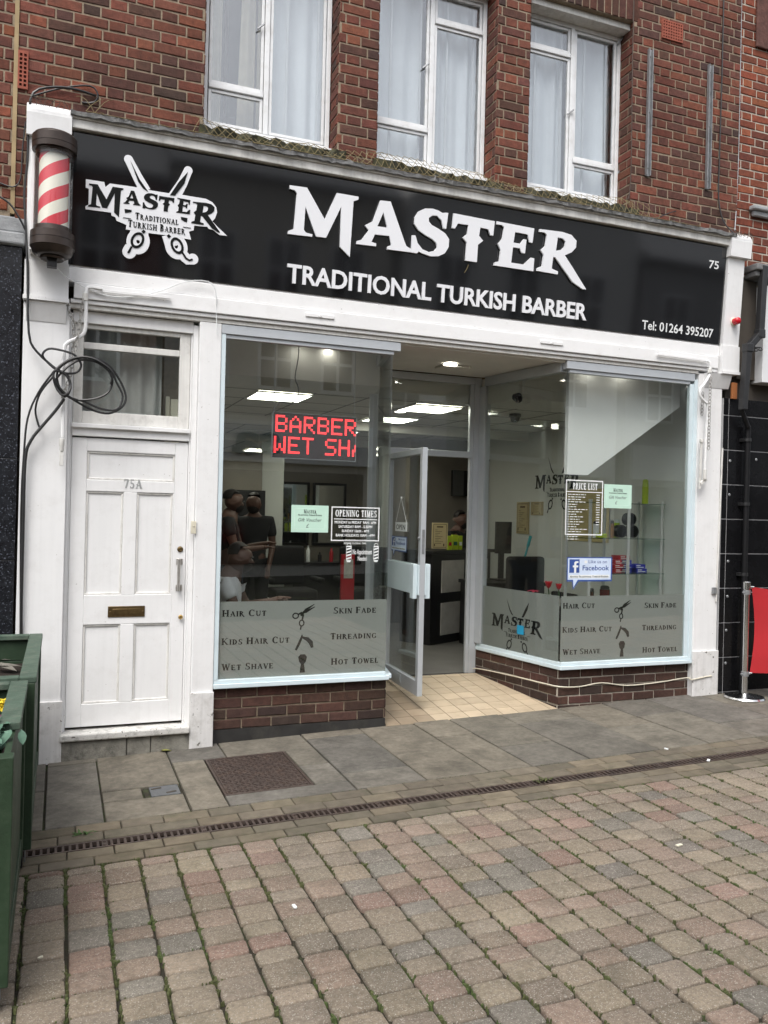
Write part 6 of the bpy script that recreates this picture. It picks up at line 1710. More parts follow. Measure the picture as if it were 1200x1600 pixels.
# ---------------- ceiling lights ----------------
def panel(x, y, s=0.5, lab=''):
    t = thing('ceiling_light', lab, 'ceiling light', (x, y, 2.79), 'square ceiling light panels')
    m = MB(); m.box(x - s / 2, y - s / 2, 2.786, x + s / 2, y + s / 2, 2.7945); m.build('diffuser', PANEL, t)
    m = MB(); h = s / 2
    for (p, q, r_, s_) in ((x - h - .02, y - h - .02, x + h + .02, y - h), (x - h - .02, y + h, x + h + .02, y + h + .02), (x - h - .02, y - h, x - h, y + h), (x + h, y - h, x + h + .02, y + h)): m.box(p, q, 2.782, r_, s_, 2.795)
    m.build('frame', PRINTW, t)
panel(1.88, 1.60, .5, 'square ceiling light panel above the LED display in the left window')
panel(1.86, 3.78, .5, 'square ceiling light panel at the left edge of the left window, behind the front panel')
panel(3.45, 1.66, .5, 'square ceiling light panel seen whole in the transom over the door')
panel(3.47, 2.78, .5, 'square ceiling light panel cut by the left window edge in the door transom')
panel(1.86, 6.6, .5, 'square ceiling light panel deep in the shop, left row')
panel(3.40, 4.6, .5, 'square ceiling light panel right of the LED display, middle of the shop')
panel(3.40, 7.2, .5, 'square ceiling light panel deep in the shop, centre row')
panel(3.30, 8.6, .5, 'square ceiling light panel farthest back in the shop')
def spot(x, y, z, lab, r_=.05, plate=False):
    t = thing('downlight', lab, 'downlight', (x, y, z), 'round downlights')
    m = MB(); m.lathe((x, y, z - .006), [(r_, 0), (r_, .004)], 24, ); m.build('lens', SPOT, t)
    m = MB(); m.lathe((x, y, z - .008), [(r_ + .001, 0), (r_ + .014, .002), (r_ + .014, .0065), (r_ + .001, .0065), (r_ + .001, 0)], 24, caps=False); m.build('bezel', PRINTW, t)
    if plate: m = MB(); m.box(x - .05, y + .02, z - .02, x + .22, y + .22, z - .001); m.build('backing_board', CEIL, t, .003)
spot(3.17, .60, 3.054, 'round downlight in the entrance soffit', .062, True)
spot(1.79, .50, 3.085, 'left of the two small downlights behind the left window glass', .035)
spot(2.04, .56, 3.085, 'right of the two small downlights behind the left window glass', .035)
spot(3.31, 2.08, 2.80, 'round downlight in the ceiling behind the door transom', .055)
spot(4.53, 1.05, 3.085, 'large round downlight behind the right side pane', .07)
spot(4.33, .14, 3.085, 'left of the two small downlights behind the right window glass', .035)
spot(4.68, .14, 3.085, 'right of the two small downlights behind the right window glass', .035)
m = MB(); m.box(1.02, .60, 2.80, 2.52, .655, 3.085); m.box(3.93, .60, 2.80, 5.6, .655, 3.085); m.build('bulkhead', CEIL, B)
# sloping white panel added behind the right window to imitate a glass reflection
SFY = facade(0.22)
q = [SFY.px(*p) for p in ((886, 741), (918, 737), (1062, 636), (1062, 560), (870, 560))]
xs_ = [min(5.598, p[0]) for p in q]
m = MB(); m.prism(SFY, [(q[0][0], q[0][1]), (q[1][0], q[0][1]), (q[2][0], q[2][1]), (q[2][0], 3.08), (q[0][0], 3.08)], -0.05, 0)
m.build('reflection_panel', mat('reflection_white', (0.88, 0.88, 0.86), 0.7, var=0.03), B)

# ---------------- inside the shop ----------------
# reception counter
c1 = Vector((4.02, 2.75, 0)); c2 = Vector((4.95, 3.25, 0))
CF = Frame((c1.x, c1.y, .2), c2 - c1, (0, 0, 1)); CL = 1.25
ct = thing('reception_counter', 'tall black reception counter with pale marble panels behind the doorway', 'counter', (4.4, 3.2, .2))
m = MB(); m.fbox(CF, 0, 0, CL, 1.06, -.45, 0); m.build('carcass', DARKWOOD, ct, .004)
m = MB(); m.fbox(CF, -.03, 1.061, CL + .03, 1.10, -.48, .04); m.build('worktop', DARKWOOD, ct, .004)
for k in range(2):
    for j in range(2):
        m = MB(); m.fbox(CF, .20 + k * .52, .10 + j * .50, .20 + k * .52 + .45, .10 + j * .50 + .38, .0005, .012); m.build('marble_panel', MARBLE, ct, .003)
def boxthing(nm, lab, cat, x0, y0, z0, x1, y1, z1, mt_, extra=None, bev=.004):
    t = thing(nm, lab, cat, ((x0 + x1) / 2, (y0 + y1) / 2, z0))
    m = MB(); m.box(x0, y0, z0, x1, y1, z1); m.build('body', mt_, t, bev)
    if extra: extra(t)
    return t
# price list card stand on the counter
def flatthing(nm, lab, cat, Y, pts, mt_, deco, dm, th=.012, fr=None):
    fr = fr or facade(Y); a0, b0, a1, b1 = quadrect(fr, pts)
    t = thing(nm, lab, cat, fr.pt((a0 + a1) / 2, b0, 0))
    m = MB(); m.fbox(fr, a0, b0, a1, b1, -th, 0); m.build('board', mt_, t, .002)
    if deco: m = MB(); deco(m, fr, a0, b0, a1, b1); m.build('print', dm, t)
    return t
def lines(m, fr, a0, b0, a1, b1):
    w_, h_ = a1 - a0, b1 - b0
    for (p, q, r_, s_) in ((.08, .05, .92, .065), (.08, .935, .92, .95), (.08, .065, .10, .935), (.90, .065, .92, .935)): m.fbox(fr, a0 + w_ * p, b0 + h_ * q, a0 + w_ * r_, b0 + h_ * s_, .0003, .001)
    m.fbox(fr, a0 + w_ * .3, b0 + h_ * .82, a0 + w_ * .7, b0 + h_ * .87, .0003, .001)
    for k in range(9): m.fbox(fr, a0 + w_ * .2, b0 + h_ * (.72 - k * .065), a0 + w_ * (.2 + .15 + .4 * ((k * 37) % 10) / 10), b0 + h_ * (.735 - k * .065), .0003, .001)
    m.fbox(fr, a0 + w_ * .72, b0 + h_ * .1, a0 + w_ * .8, b0 + h_ * .2, .0003, .001); m.fbox(fr, a0 + w_ * .14, b0 + h_ * .1, a0 + w_ * .2, b0 + h_ * .2, .0003, .001)
DKINK = mat('brown_ink', (0.09, 0.06, 0.03), 0.6)
flatthing('price_card', 'cream price card standing on the reception counter', 'card', 2.86, [(676, 817), (700, 817), (699, 858), (674, 857)], PAPERC, lines, DKINK)
def pack(lab, u, v, Y, w_, h_, d_, mt_, lidm, grp='yellow green packs on the counter'):
    q = P(u, v, Y); t = thing('product_pack', lab, 'package', (q.x, Y, q.z - h_ / 2), grp)
    m = MB(); m.box(q.x - w_ / 2, Y - d_ / 2, 1.301, q.x + w_ / 2, Y + d_ / 2, 1.301 + h_); m.build('carton', mt_, t, .002)
    m = MB(); m.box(q.x - w_ * .35, Y - d_ / 2 - .002, 1.301 + h_ * .3, q.x + w_ * .35, Y - d_ / 2 - .0004, 1.301 + h_ * .55); m.build('label', lidm, t)
pack('pale tall pack left on the counter beside the cream price card', 702, 847, 3.0, .05, .17, .05, LIME, REDBOX)
pack('bright lime pack standing on the counter', 710, 847, 3.05, .07, .18, .06, LIME, DKGREEN)
pack('narrow lime pack standing at the right end of the counter behind the doorway', 718, 848, 3.1, .05, .17, .06, LIME, PRINTW)
# television
tv = thing('television', 'black flat television mounted on the back wall seen through the doorway', 'television', P(714, 770, 4.6))
a = P(705, 775, 4.6); b = P(738, 736, 4.6)
m = MB(); m.box(a.x, 4.56, a.z, b.x, 4.62, b.z); m.build('screen', BLACKGLOSS, tv, .006)
m = MB(); m.box((a.x + b.x) / 2 - .05, 4.62, (a.z + b.z) / 2 - .05, (a.x + b.x) / 2 + .05, 4.75, (a.z + b.z) / 2 + .05); m.build('mount', BLACKP, tv)
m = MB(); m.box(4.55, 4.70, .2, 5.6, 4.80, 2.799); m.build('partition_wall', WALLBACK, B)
# tall black shelving behind the counter
def shelving(lab, x0, x1, y, z0, z1, n_, grp=None):
    t = thing('product_shelving', lab, 'shelving', ((x0 + x1) / 2, y, .2), grp)
    m = MB(); m.box(x0, y, z0, x0 + .03, y + .25, z1); m.box(x1 - .03, y, z0, x1, y + .25, z1); m.box(x0 + .03, y + .23, z0, x1 - .03, y + .25, z1); m.box(x0 + .03, y, z1 - .03, x1 - .03, y + .23, z1); m.build('case', DARKWOOD, t)
    m = MB()
    for k in range(n_): z = z0 + .05 + (z1 - z0 - .1) * k / n_; m.box(x0 + .031, y + .01, z, x1 - .031, y + .228, z + .015)
    m.build('shelf', DARKWOOD, t)
    m = MB(); rr_ = random.Random(int(x0 * 100))
    for k in range(n_):
        z = z0 + .0655 + (z1 - z0 - .1) * k / n_; x = x0 + .06
        while x < x1 - .08:
            if rr_.random() < .8: m.lathe((x, y + .08, z), [(.016, 0), (.016, .06), (.008, .068), (.008, .085)], 8, rr_.choice([0, 0, 1]))
            x += .045
    m.build('bottles', [mat('dark_bottle', (0.03, 0.03, 0.035), 0.3), mat('pale_bottle', (0.25, 0.27, 0.28), 0.3)], t)
a = P(666, 728, 5.2); b = P(690, 812, 5.2)
shelving('tall black shelf unit of bottles seen through the open doorway', a.x, b.x, 5.2, .2, a.z, 16)
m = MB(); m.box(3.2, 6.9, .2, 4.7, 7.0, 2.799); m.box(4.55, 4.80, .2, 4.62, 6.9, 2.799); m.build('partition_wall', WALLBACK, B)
a = P(752, 717, 4.3); b = P(773, 850, 4.3)
shelving('black shelf unit of bottles behind the right side pane', a.x, b.x, 4.3, .2, a.z, 12)
a = P(752, 790, 3.9)
# computer monitor and black salon chair
a = P(776, 815, 2.6); b = P(799, 865, 2.6)
mon = thing('monitor', 'black monitor turned away on the counter behind the right side pane', 'monitor', (a.x, 2.6, b.z))
m = MB(); m.box(a.x, 2.6, b.z, b.x, 2.64, a.z); m.build('screen_back', BLACKP, mon, .006)
m = MB(); m.box((a.x + b.x) / 2 - .03, 2.64, .98, (a.x + b.x) / 2 + .03, 2.68, b.z + .1); m.box((a.x + b.x) / 2 - .1, 2.55, .962, (a.x + b.x) / 2 + .1, 2.75, .98); m.build('stand', BLACKP, mon)
dk = thing('desk', 'dark low desk behind the right side pane', 'desk', (4.9, 2.5, .2))
m = MB(); m.box(4.45, 2.3, .921, 5.3, 2.9, .961); m.build('desk_top', DARKWOOD, dk, .003)
m = MB(); m.box(4.47, 2.32, .2, 4.51, 2.88, .92); m.box(5.24, 2.32, .2, 5.28, 2.88, .92); m.box(4.511, 2.84, .3, 5.239, 2.88, .92); m.build('side_panel', DARKWOOD, dk)
chr_ = thing('salon_chair', 'black padded salon chair standing behind the frosted side pane', 'chair', (4.88, 1.75, .2))
FCX, FCY = 4.85, 1.75
m = MB(); m.box(FCX - .27, FCY - .25, .62, FCX + .27, FCY + .25, .76); m.build('seat', CLOTHB, chr_, .04, 3)
m = MB(); m.box(FCX - .25, FCY + .22, .78, FCX + .22, FCY + .32, 1.28); m.build('backrest', CLOTHB, chr_, .04, 3)
m = MB(); m.box(FCX - .36, FCY - .22, .84, FCX - .275, FCY + .2, .90); m.build('armrest', CLOTHB, chr_, .02)
m = MB(); m.box(FCX + .275, FCY - .22, .84, FCX + .36, FCY + .2, .90); m.build('armrest', CLOTHB, chr_, .02)
m = MB(); m.lathe((FCX, FCY, .2), [(.28, 0), (.28, .02), (.05, .05), (.04, .42)], 24); m.build('pedestal', CHROME, chr_)
# mop
a = P(829, 838, 2.3); b = P(812, 900, 2.2)
mop = thing('mop_handle', 'teal mop leaning against the white side wall inside the shop', 'mop', (b.x, 2.2, .2))
d = (a - b).normalized(); low = b + d * ((.24 - b.z) / d.z)
m = MB(); m.tube([low, a - d * .12], .012, 8); m.build('pole', TEAL, mop); m = MB(); m.tube([a - d * .13, a], .019, 8); m.build('grip', TEAL, mop)
m = MB(); m.lathe(low + Vector((0, 0, -.04)), [(.12, 0), (.10, .03), (.02, .06)], 12); m.build('head', LEAFD, mop)
# side wall: logo, certificates
SW = Frame((5.598, 0, 0), (0, -1, 0), (0, 0, 1))
p0 = SW.px(833, 755); p1 = SW.px(912, 760); cc = ((p0[0] + p1[0]) / 2, (p0[1] + p1[1]) / 2 + .01)
m = MB(); logo_print(m, Frame(SW.pt(cc[0], cc[1], 0), SW.ux, SW.uy), (p1[0] - p0[0]) / 0.98, 0.0005, 0.002); tag(m.build('wall_logo', BLACKV), 'black scissors logo lettering on the white side wall inside the shop', 'wall lettering')
flatthing('certificate', 'larger framed certificate hanging on the side wall left of the wall logo', 'certificate', 0, [(808, 783), (826, 786), (825, 836), (806, 832)], PAPERC, lines, DKINK, .015, Frame((5.58, 0, 0), (0, -1, 0), (0, 0, 1)))
flatthing('certificate', 'small framed certificate hanging under the wall logo', 'certificate', 0, [(830, 783), (848, 785), (847, 806), (829, 804)], PAPERC, lines, DKINK, .015, Frame((5.58, 0, 0), (0, -1, 0), (0, 0, 1)))
for (u, v, x, y, z, lab) in ((805, 632, 0, 0, 0, 'upper black dome camera on the bulkhead'), (805, 655, 0, 0, 0, 'lower black dome camera under the shop ceiling')):
    q = PZ(u, v - 8, 2.797) if v > 640 else P(u, v - 6, .60)
    t = thing('dome_camera', lab, 'camera', q)
    if v > 640:
        m = MB(); m.lathe(q + Vector((0, 0, -.03)), [(.062, 0), (.062, .03)], 20); m.build('base', BLACKP, t)
        m = MB(); m.lathe(q + Vector((0, 0, -.09)), [(.02, 0), (.045, .02), (.052, .059)], 20); m.build('dome', BLACKGLOSS, t)
    else:
        m = MB(); m.lathe((q.x, .599, q.z + .03), [(.035, 0), (.035, .06)], 16, axis=(0, -1, 0)); m.build('base', BLACKP, t)
        m = MB(); m.lathe((q.x, .545, q.z - .025), [(.015, 0), (.034, .015), (.038, .05), (.03, .06)], 20); m.build('dome', BLACKGLOSS, t)
# poster behind the shelf
flatthing('poster', 'yellowish price poster on the side wall behind the glass shelves', 'poster', 0, [(884, 764), (952, 764), (951, 846), (881, 846)], mat('tan_poster', (0.62, 0.52, 0.26), 0.6, var=0.15), None, None, .006, Frame((5.585, 0, 0), (0, -1, 0), (0, 0, 1)))
# glass display shelves
sx0, sx1, sy0, sy1 = 4.83, 5.56, .62, 1.0
a = P(922, 787, sy0); a2 = P(985, 795, sy0)
sx0 = a.x; sxm = P(985, 800, sy0).x; sx1 = 5.575
dsp = thing('display_shelves', 'glass display shelves on chrome posts in the right window', 'shelves', ((sx0 + sx1) / 2, .8, .2))
for (x, y) in ((sx0 + .02, sy0 + .02), (sxm, sy0 + .02), (sx0 + .02 - .02, sy1), (sxm - .02, sy1), (sx1 - .03, sy0 + .02), (sx1 - .03, sy1)):
    m = MB(); m.lathe((x, y, .2), [(.016, 0), (.016, 1.69), (.02, 1.69), (.02, 1.705)], 14); m.build('post', POLISHED, dsp)
SZ = [.55, .95, 1.255, 1.58, 1.89]
SZ = [.45, .85, P(985, 897, sy0).z, P(985, 842, sy0).z, P(985, 787, sy0).z]
for z in SZ:
    m = MB(); m.box(sx0 - .01, sy0, z - .004, sx1, sy1 + .02, z + .004); m.build('glass_shelf', GLASSSHELF, dsp)
def can(lab, u, Y, z, r_, h_, mt_, lid, nm='can', cat='can', grp=None):
    q = P(u, 800, Y); t = thing(nm, lab, cat, (q.x, Y, z), grp)
    m = MB(); m.lathe((q.x, Y, z), [(r_, 0), (r_, h_ * .82)], 16); m.build('body', mt_, t)
    m = MB(); m.lathe((q.x, Y, z + h_ * .82), [(r_ * .9, 0.0005), (r_ * .9, h_ * .12), (r_ * .6, h_ * .18)], 16); m.build('cap', lid, t)
can('tall lime and green can standing on top of the glass shelves', 1007.5, .75, SZ[4] + .005, .031, .245, LIME, LIME)
can('lime bottle on the upper glass shelf', 964, .85, SZ[3] + .005, .03, .18, LIME, PRINTW, 'bottle', 'bottle')
can('amber bottle on the upper glass shelf', 957, .72, SZ[3] + .005, .018, .17, mat('amber_glass', (0.25, 0.12, 0.03), 0.3), BLACKP, 'bottle', 'bottle')
can('white bottle on the upper glass shelf', 932, .75, SZ[3] + .005, .03, .16, PRINTW, BLACKP, 'bottle', 'bottle')
can('dark bottle on the lower glass shelf', 927, .75, SZ[1] + .005, .025, .19, mat('brown_glass', (0.06, 0.02, 0.01), 0.2), BLACKP, 'bottle', 'bottle')
can('stout dark red bottle on the lower glass shelf', 948, .78, SZ[1] + .005, .05, .21, mat('red_glass', (0.10, 0.01, 0.01), 0.2), BLACKP, 'bottle', 'bottle')
can('small red jar on the lower glass shelf', 937, .72, SZ[1] + .005, .03, .11, mat('red_jar', (0.16, 0.02, 0.02), 0.3), REDBOX, 'jar', 'jar')
for (u, zo, lab) in ((968, .065, 'left lower'), (986, .065, 'right lower'), (982, .185, 'upper')):
    q = P(u, 830, .78); t = thing('round_tin', lab + ' black round tin of the stack on the upper glass shelf', 'tin', (q.x, .78, SZ[3] + .005), 'black round tins')
    m = MB(); m.lathe((q.x, .74, SZ[3] + .005 + zo), [(.063, 0), (.063, .07)], 24, axis=(0, 1, 0)); m.build('drum', BLACKP, t)
    m = MB(); m.lathe((q.x, .739, SZ[3] + .005 + zo), [(.05, 0), (.045, .004)], 24, axis=(0, -1, 0)); m.build('lid', BLACKV, t)
q = P(940, 838, .7); m = MB(); m.box(q.x - .05, .68, SZ[3] + .005, q.x + .05, .75, SZ[3] + .045); tag(m.build('product_box', LIME, None, .004), 'yellow box lying on the upper glass shelf', 'box')
bx = [(962, 0, REDBOX, 'lowest red box at the left'), (962, 1, REDBOX, 'second red box at the left'), (962, 2, REDBOX, 'third red box at the left'), (974, 0, BLUEBOX, 'lowest blue box in the middle'), (974, 1, BLUEBOX, 'second blue box in the middle'), (974, 2, BLUEBOX, 'third blue box in the middle'), (970, 3, REDBOX, 'topmost red box in the middle'), (997, 0, BLUEBOX, 'lower blue box at the right'), (995, 1, BLUEBOX, 'upper blue box at the right')]
for (u, k, mt_, lab) in bx:
    q = P(u, 880, .78 - .0); z = SZ[2] + .0045 + k * .043
    t = thing('product_box', lab + ' of the stacks on the glass shelf', 'box', (q.x, .78, z), 'boxes on the glass shelf')
    m = MB(); o_ = rnd.uniform(-.01, .01); m.box(q.x - .06 + o_, .72, z, q.x + .06 + o_, .86, z + .040); m.build('carton', mt_, t, .002)
    m = MB(); m.box(q.x - .05 + o_, .7185, z + .008, q.x + .04 + o_, .7198, z + .014); m.box(q.x - .05 + o_, .7185, z + .024, q.x + .0 + o_, .7198, z + .032); m.build('label', PRINTW, t)
# radiator-like white ledge lines behind the right window
fl_ = thing('flower', 'red artificial flowers standing behind the frosted side pane', 'flower', P(855, 935, .5))
for (u, v, r_) in ((857, 915, .035), (873, 917, .03)):
    q = P(u, v, .42); m = MB()
    for k in range(8): leafshape(m, q + Vector((0, 0, -.03)), r_ * 2.2, r_ * 1.2, k * .8, 1.0, 0, -.1)
    m.build('bloom', PETAL, fl_)
    m = MB(); m.tube([q + Vector((0, 0, -.03)), q + Vector((.01, 0, -.1)), q + Vector((-.02, .02, -.30))], .005, 6); m.build('stem', STEMG, fl_)
q = P(833, 924, .45); m = MB()
for k in range(9): leafshape(m, q, .05, .035, k * .7, .4 + .1 * (k % 3), 0, .6)
m.build('bloom', mat('pink_petal', (0.55, 0.05, 0.10), 0.6), fl_)
m = MB(); 
for k in range(9): leafshape(m, P(846, 930, .45), .06, .03, k * .7, .5, 0, .4)
m.build('leaf', STEMG, fl_)
m = MB(); m.lathe(Vector((P(850, 930, .45).x, .45, .464)), [(.05, 0), (.075, .3), (.07, .31)], 20); m.build('pot', BLACKP, fl_)

# left side of the shop
col_ = P(424, 925, 5.5)
m = MB()
cxm = P(425, 800, 5.5).x
CFm = Frame((cxm, 5.5, 0), (1, -.28, 0), (0, 0, 1))
m.fbox(CFm, -.15, .2, .15, 2.69, -.30, 0); cl_ = m.build('column', WALLIN, B, .006)
m = MB(); m.fbox(CFm, -.19, .2, .19, .78, -.33, .04); m.fbox(CFm, -.175, .78, .175, .82, -.32, .03); m.fbox(CFm, -.17, 2.55, .17, 2.69, -.32, .03); m.build('column_base', WALLIN, cl_, .008)
a = P(366, 765, 4.4); b = P(411, 930, 4.4)
cab = thing('tall_cabinet', 'tall black cabinet left of the white column inside the shop', 'cabinet', ((a.x + b.x) / 2, 4.6, .2))
m = MB(); m.box(a.x, 4.4, .2, b.x, 4.8, a.z); m.build('carcass', DARKWOOD, cab, .004)
m = MB()
for k in range(2): x0 = a.x + .01 + k * (b.x - a.x) / 2; m.box(x0, 4.382, .25, x0 + (b.x - a.x) / 2 - .02, 4.399, a.z - .02)
m.build('cabinet_door', DARKWOOD, cab, .003)
m = MB()
for (u0, u1, v0, v1) in ((452, 505, 850, 930),):
    a = P(u0, v0, 7.5); b = P(u1, v1, 7.5)
    bricks(m, facade(7.5), P(449, 800, 7.5).x, P(497, 800, 7.5).x, .2, 2.79, PAL, seed=55); m.box(P(449, 800, 7.5).x, 7.5, .2, P(497, 800, 7.5).x, 7.7, 2.795, 1)
m.build('brick_pier', [BRICK, MORTAR], B)
def door_thing(lab, u0, u1, v0, v1, Y, mt_):
    a = P(u0, v0, Y); b = P(u1, v1, Y); t = thing('door', lab, 'door', (a.x, Y, .2))
    m = MB(); m.box(a.x, Y, .2, b.x, Y + .05, a.z); m.build('leaf', mt_, t, .003)
    m = MB(); m.box(a.x - .05, Y - .02, .2, a.x, Y + .07, a.z + .05); m.box(b.x, Y - .02, .2, b.x + .05, Y + .07, a.z + .05); m.box(a.x, Y - .02, a.z + .001, b.x, Y + .07, a.z + .05); m.build('frame', DARKWOOD, t, .003)
    m = MB(); m.box(b.x - .08, Y - .03, 1.15, b.x - .05, Y - .001, 1.3); m.build('handle', CHROME, t)
door_thing('dark red door at the back of the shop beside the white column', 455, 470, 745, 900, 7.3, mat('dark_red_paint', (0.10, 0.018, 0.016), 0.5))
# window at the back of the shop
def back_window(lab, u0, u1, v0, v1, Y):
    a = P(u0, v0, Y); b = P(u1, v1, Y); t = thing('light_box', lab, 'window', (a.x, Y, b.z))
    m = MB(); m.box(a.x, Y, b.z, b.x, Y + .02, a.z); m.build('pane', emit('daylit_pane', (0.85, 0.92, 0.95), 0.55), t)
    m = MB()
    for k in range(4): z = b.z + (a.z - b.z) * k / 3; m.box(a.x - .02, Y - .015, z - .015, b.x + .02, Y - .0005, z + .015)
    for x in (a.x - .02, (a.x + b.x) / 2 - .01, b.x): m.box(x, Y - .022, b.z, x + .02, Y - .0155, a.z)
    m.build('glazing_bar', PVC, t)
back_window('narrow daylit window behind the white column, left of the mint card', 438, 450, 752, 835, 7.2)
back_window('daylit paned window above the mint card at the back of the shop', 513, 535, 745, 785, 7.4)
a = P(534, 866, 3.2); b = P(553, 932, 3.2)
ex = thing('red_display_stand', 'red framed notice stand behind the barber pole stickers', 'stand', ((a.x + b.x) / 2, 3.2, .2))
m = MB(); m.box(a.x, 3.2, .2, b.x, 3.24, a.z); m.build('board', REDBOX, ex, .004)
m = MB(); m.box(a.x + .03, 3.195, .95, b.x - .02, 3.1995, a.z - .06); m.build('notice', mat('pale_notice', (0.45, 0.45, 0.42), 0.6, var=0.3, vs=12), ex)
wk = thing('work_station', 'dark barber work counter along the back of the shop', 'counter', (3.3, 5.0, .2))
m = MB(); m.box(2.9, 4.7, .2, 4.5, 5.1, 1.0); m.build('cupboard', DARKWOOD, wk, .004)
m = MB(); m.box(2.88, 4.66, 1.001, 4.52, 5.12, 1.04); m.build('top', DARKWOOD, wk, .003)

# ---------------- people ----------------
def skinmesh(nm, pts, edges, radii, mt_, parent, lv=2):
    me = bpy.data.meshes.new(nm)
    off = Vector((0, 0, 0)); q = parent
    while q is not None: off += q.location; q = q.parent
    me.from_pydata([tuple(Vector(p) - off) for p in pts], edges, [])
    me.materials.append(mt_)
    o = bpy.data.objects.new(nm, me); COL.objects.link(o); o.parent = parent
    md = o.modifiers.new('skin', 'SKIN'); md.use_smooth_shade = True
    sv = me.skin_vertices[0].data
    for i, r_ in enumerate(radii):
        sv[i].radius = r_ if isinstance(r_, tuple) else (r_, r_)
    sv[0].use_root = True
    s = o.modifiers.new('sub', 'SUBSURF'); s.levels = lv; s.render_levels = lv
    return o
def person(lab, x, y, z, yaw, sit, shirt, arms, lean=0.0, headpitch=0.0, trousers=None, sleeve=.55, beard=True):
    t = thing('person', lab, 'person', (x, y, z))
    cy, sy = math.cos(yaw), math.sin(yaw)
    def W(a, b, c): return Vector((x + a * cy - b * sy, y + a * sy + b * cy, z + c))     # faces -Y when yaw = 0
    hp = .46 if sit else .93
    ln = lambda c: -(c - hp) * lean
    S = [(0, 0, hp), (0, ln(hp + .17), hp + .17), (0, ln(hp + .38), hp + .38), (0, ln(hp + .52), hp + .52), (0, ln(hp + .57) - .01, hp + .57)]
    hy = ln(hp + .57)
    hd = [(0, hy - .03 - .04 * headpitch, hp + .64), (0, hy - .025 - .07 * headpitch, hp + .70), (0, hy - .01 - .09 * headpitch, hp + .755)]
    nose = (0, hy - .122 - .09 * headpitch, hp + .655 - .03 * headpitch); chin = (0, hy - .075 - .03 * headpitch, hp + .585)
    if sit: legs = [[(s * .10, 0, hp - .02), (s * .12, -.42, hp - .02), (s * .12, -.44, .10), (s * .12, -.58, .05)] for s in (-1, 1)]
    else: legs = [[(s * .10, 0, hp - .05), (s * .11, -.02, .50), (s * .11, .02, .09), (s * .12, -.13, .045)] for s in (-1, 1)]
    pts = []; ed = []; rad = []
    def addv(p, r_): pts.append(W(*p)); rad.append(r_); return len(pts) - 1
    ids = [addv(p, r_) for p, r_ in zip(S, [(.15, .11), (.13, .10), (.17, .11), (.075, .075), (.055, .06)])]
    for a, b in zip(ids[:-1], ids[1:]): ed.append((a, b))
    last = ids[-1]
    for p, r_ in zip(hd, [(.082, .098), (.090, .108), (.074, .090)]): k = addv(p, r_); ed.append((last, k)); last = k
    hbase = len(ids)
    k = addv(nose, .016); ed.append((hbase, k)); k = addv(chin, .035); ed.append((ids[-1], k))
    for s in (-1, 1): k = addv((s * .083, hy - .02 - .08 * headpitch, hp + .66), .018); ed.append((hbase + 0, k))
    for lg_ in legs:
        pr = ids[0]
        for p, r_ in zip(lg_, (.085, .06, .04, .035)): k = addv(p, r_); ed.append((pr, k)); pr = k
    armi = []
    for (s, el, wr) in arms:
        sh = (s * .19, ln(hp + .47), hp + .47)
        pr = ids[2]; ch = []
        for p, r_ in ((sh, .058), (el, .042), (wr, .028)): k = addv(p, r_); ed.append((pr, k)); pr = k; ch.append(p)
        d = (Vector(wr) - Vector(el)).normalized(); palm = Vector(wr) + d * .06
        k = addv(tuple(palm), (.026, .018)); ed.append((pr, k)); pk = k
        sd_ = d.cross(Vector((0, 0, 1)));  sd_ = sd_.normalized() if sd_.length > .1 else Vector((1, 0, 0))
        for f in range(4):
            b_ = palm + d * .03 + sd_ * (.022 * (f - 1.5) / 1.5); ti = b_ + d * (.045 + .012 * (1 if f in (1, 2) else 0)) + Vector((0, 0, -.02))
            k1 = addv(tuple(b_), .0085); ed.append((pk, k1)); k2 = addv(tuple(ti), .0075); ed.append((k1, k2))
        th_ = Vector(wr) + d * .03 + sd_ * .035; k1 = addv(tuple(th_), .010); ed.append((pk, k1)); k2 = addv(tuple(th_ + d * .035), .008); ed.append((k1, k2))
        armi.append(ch)
    skinmesh('body', pts, ed, rad, SKIN, t)
    # shirt
    pts = []; ed = []; rad = []
    ids = [addv(p, r_) for p, r_ in zip([(0, 0, hp - .03)] + S[:3] + [(0, ln(hp + .50), hp + .50)], [(.170, .13), (.168, .128), (.152, .12), (.19, .13), (.11, .09)])]
    for a, b in zip(ids[:-1], ids[1:]): ed.append((a, b))
    for ch in armi:
        k = addv(ch[0], .076); ed.append((ids[3], k)); e = Vector(ch[0]).lerp(Vector(ch[1]), sleeve * 1.0); k2 = addv(tuple(e), .064); ed.append((k, k2))
    skinmesh('shirt', pts, ed, rad, shirt, t)
    pts = []; ed = []; rad = []
    r0 = addv((0, 0, hp), (.162, .125))
    for lg_ in legs:
        pr = r0
        for p, r_ in zip(lg_[:3], (.105, .078, .058)): k = addv(p, r_); ed.append((pr, k)); pr = k
    skinmesh('trousers', pts, ed, rad, trousers or DENIM, t)
    m = MB(); c = W(0, hy - .008 - .08 * headpitch, hp + .715)
    vs = []; n = 16
    for j in range(7):
        a = j / 6 * 1.75; r_ = math.sin(a); hh = math.cos(a)
        for k in range(n):
            b = 2 * math.pi * k / n
            cut = 1.0
            yy = r_ * math.sin(b) * (.096 if math.sin(b) > 0 else .078) + .008; xx = r_ * math.cos(b) * .077
            zz = hh * .088
            if j >= 4 and math.sin(b) < -.2: zz = max(zz, .050 + .004 * (6 - j)); yy = yy * (1.0 - .02 * (j - 3))
            vs.append(c + Vector((xx * cy - yy * sy, xx * sy + yy * cy, zz)))
    fs = [(j * n + k, j * n + (k + 1) % n, (j + 1) * n + (k + 1) % n, (j + 1) * n + k) for j in range(6) for k in range(n)]
    m.add(vs, [tuple(reversed(f)) for f in fs], 0, None, True); m.build('hair', HAIR, t)
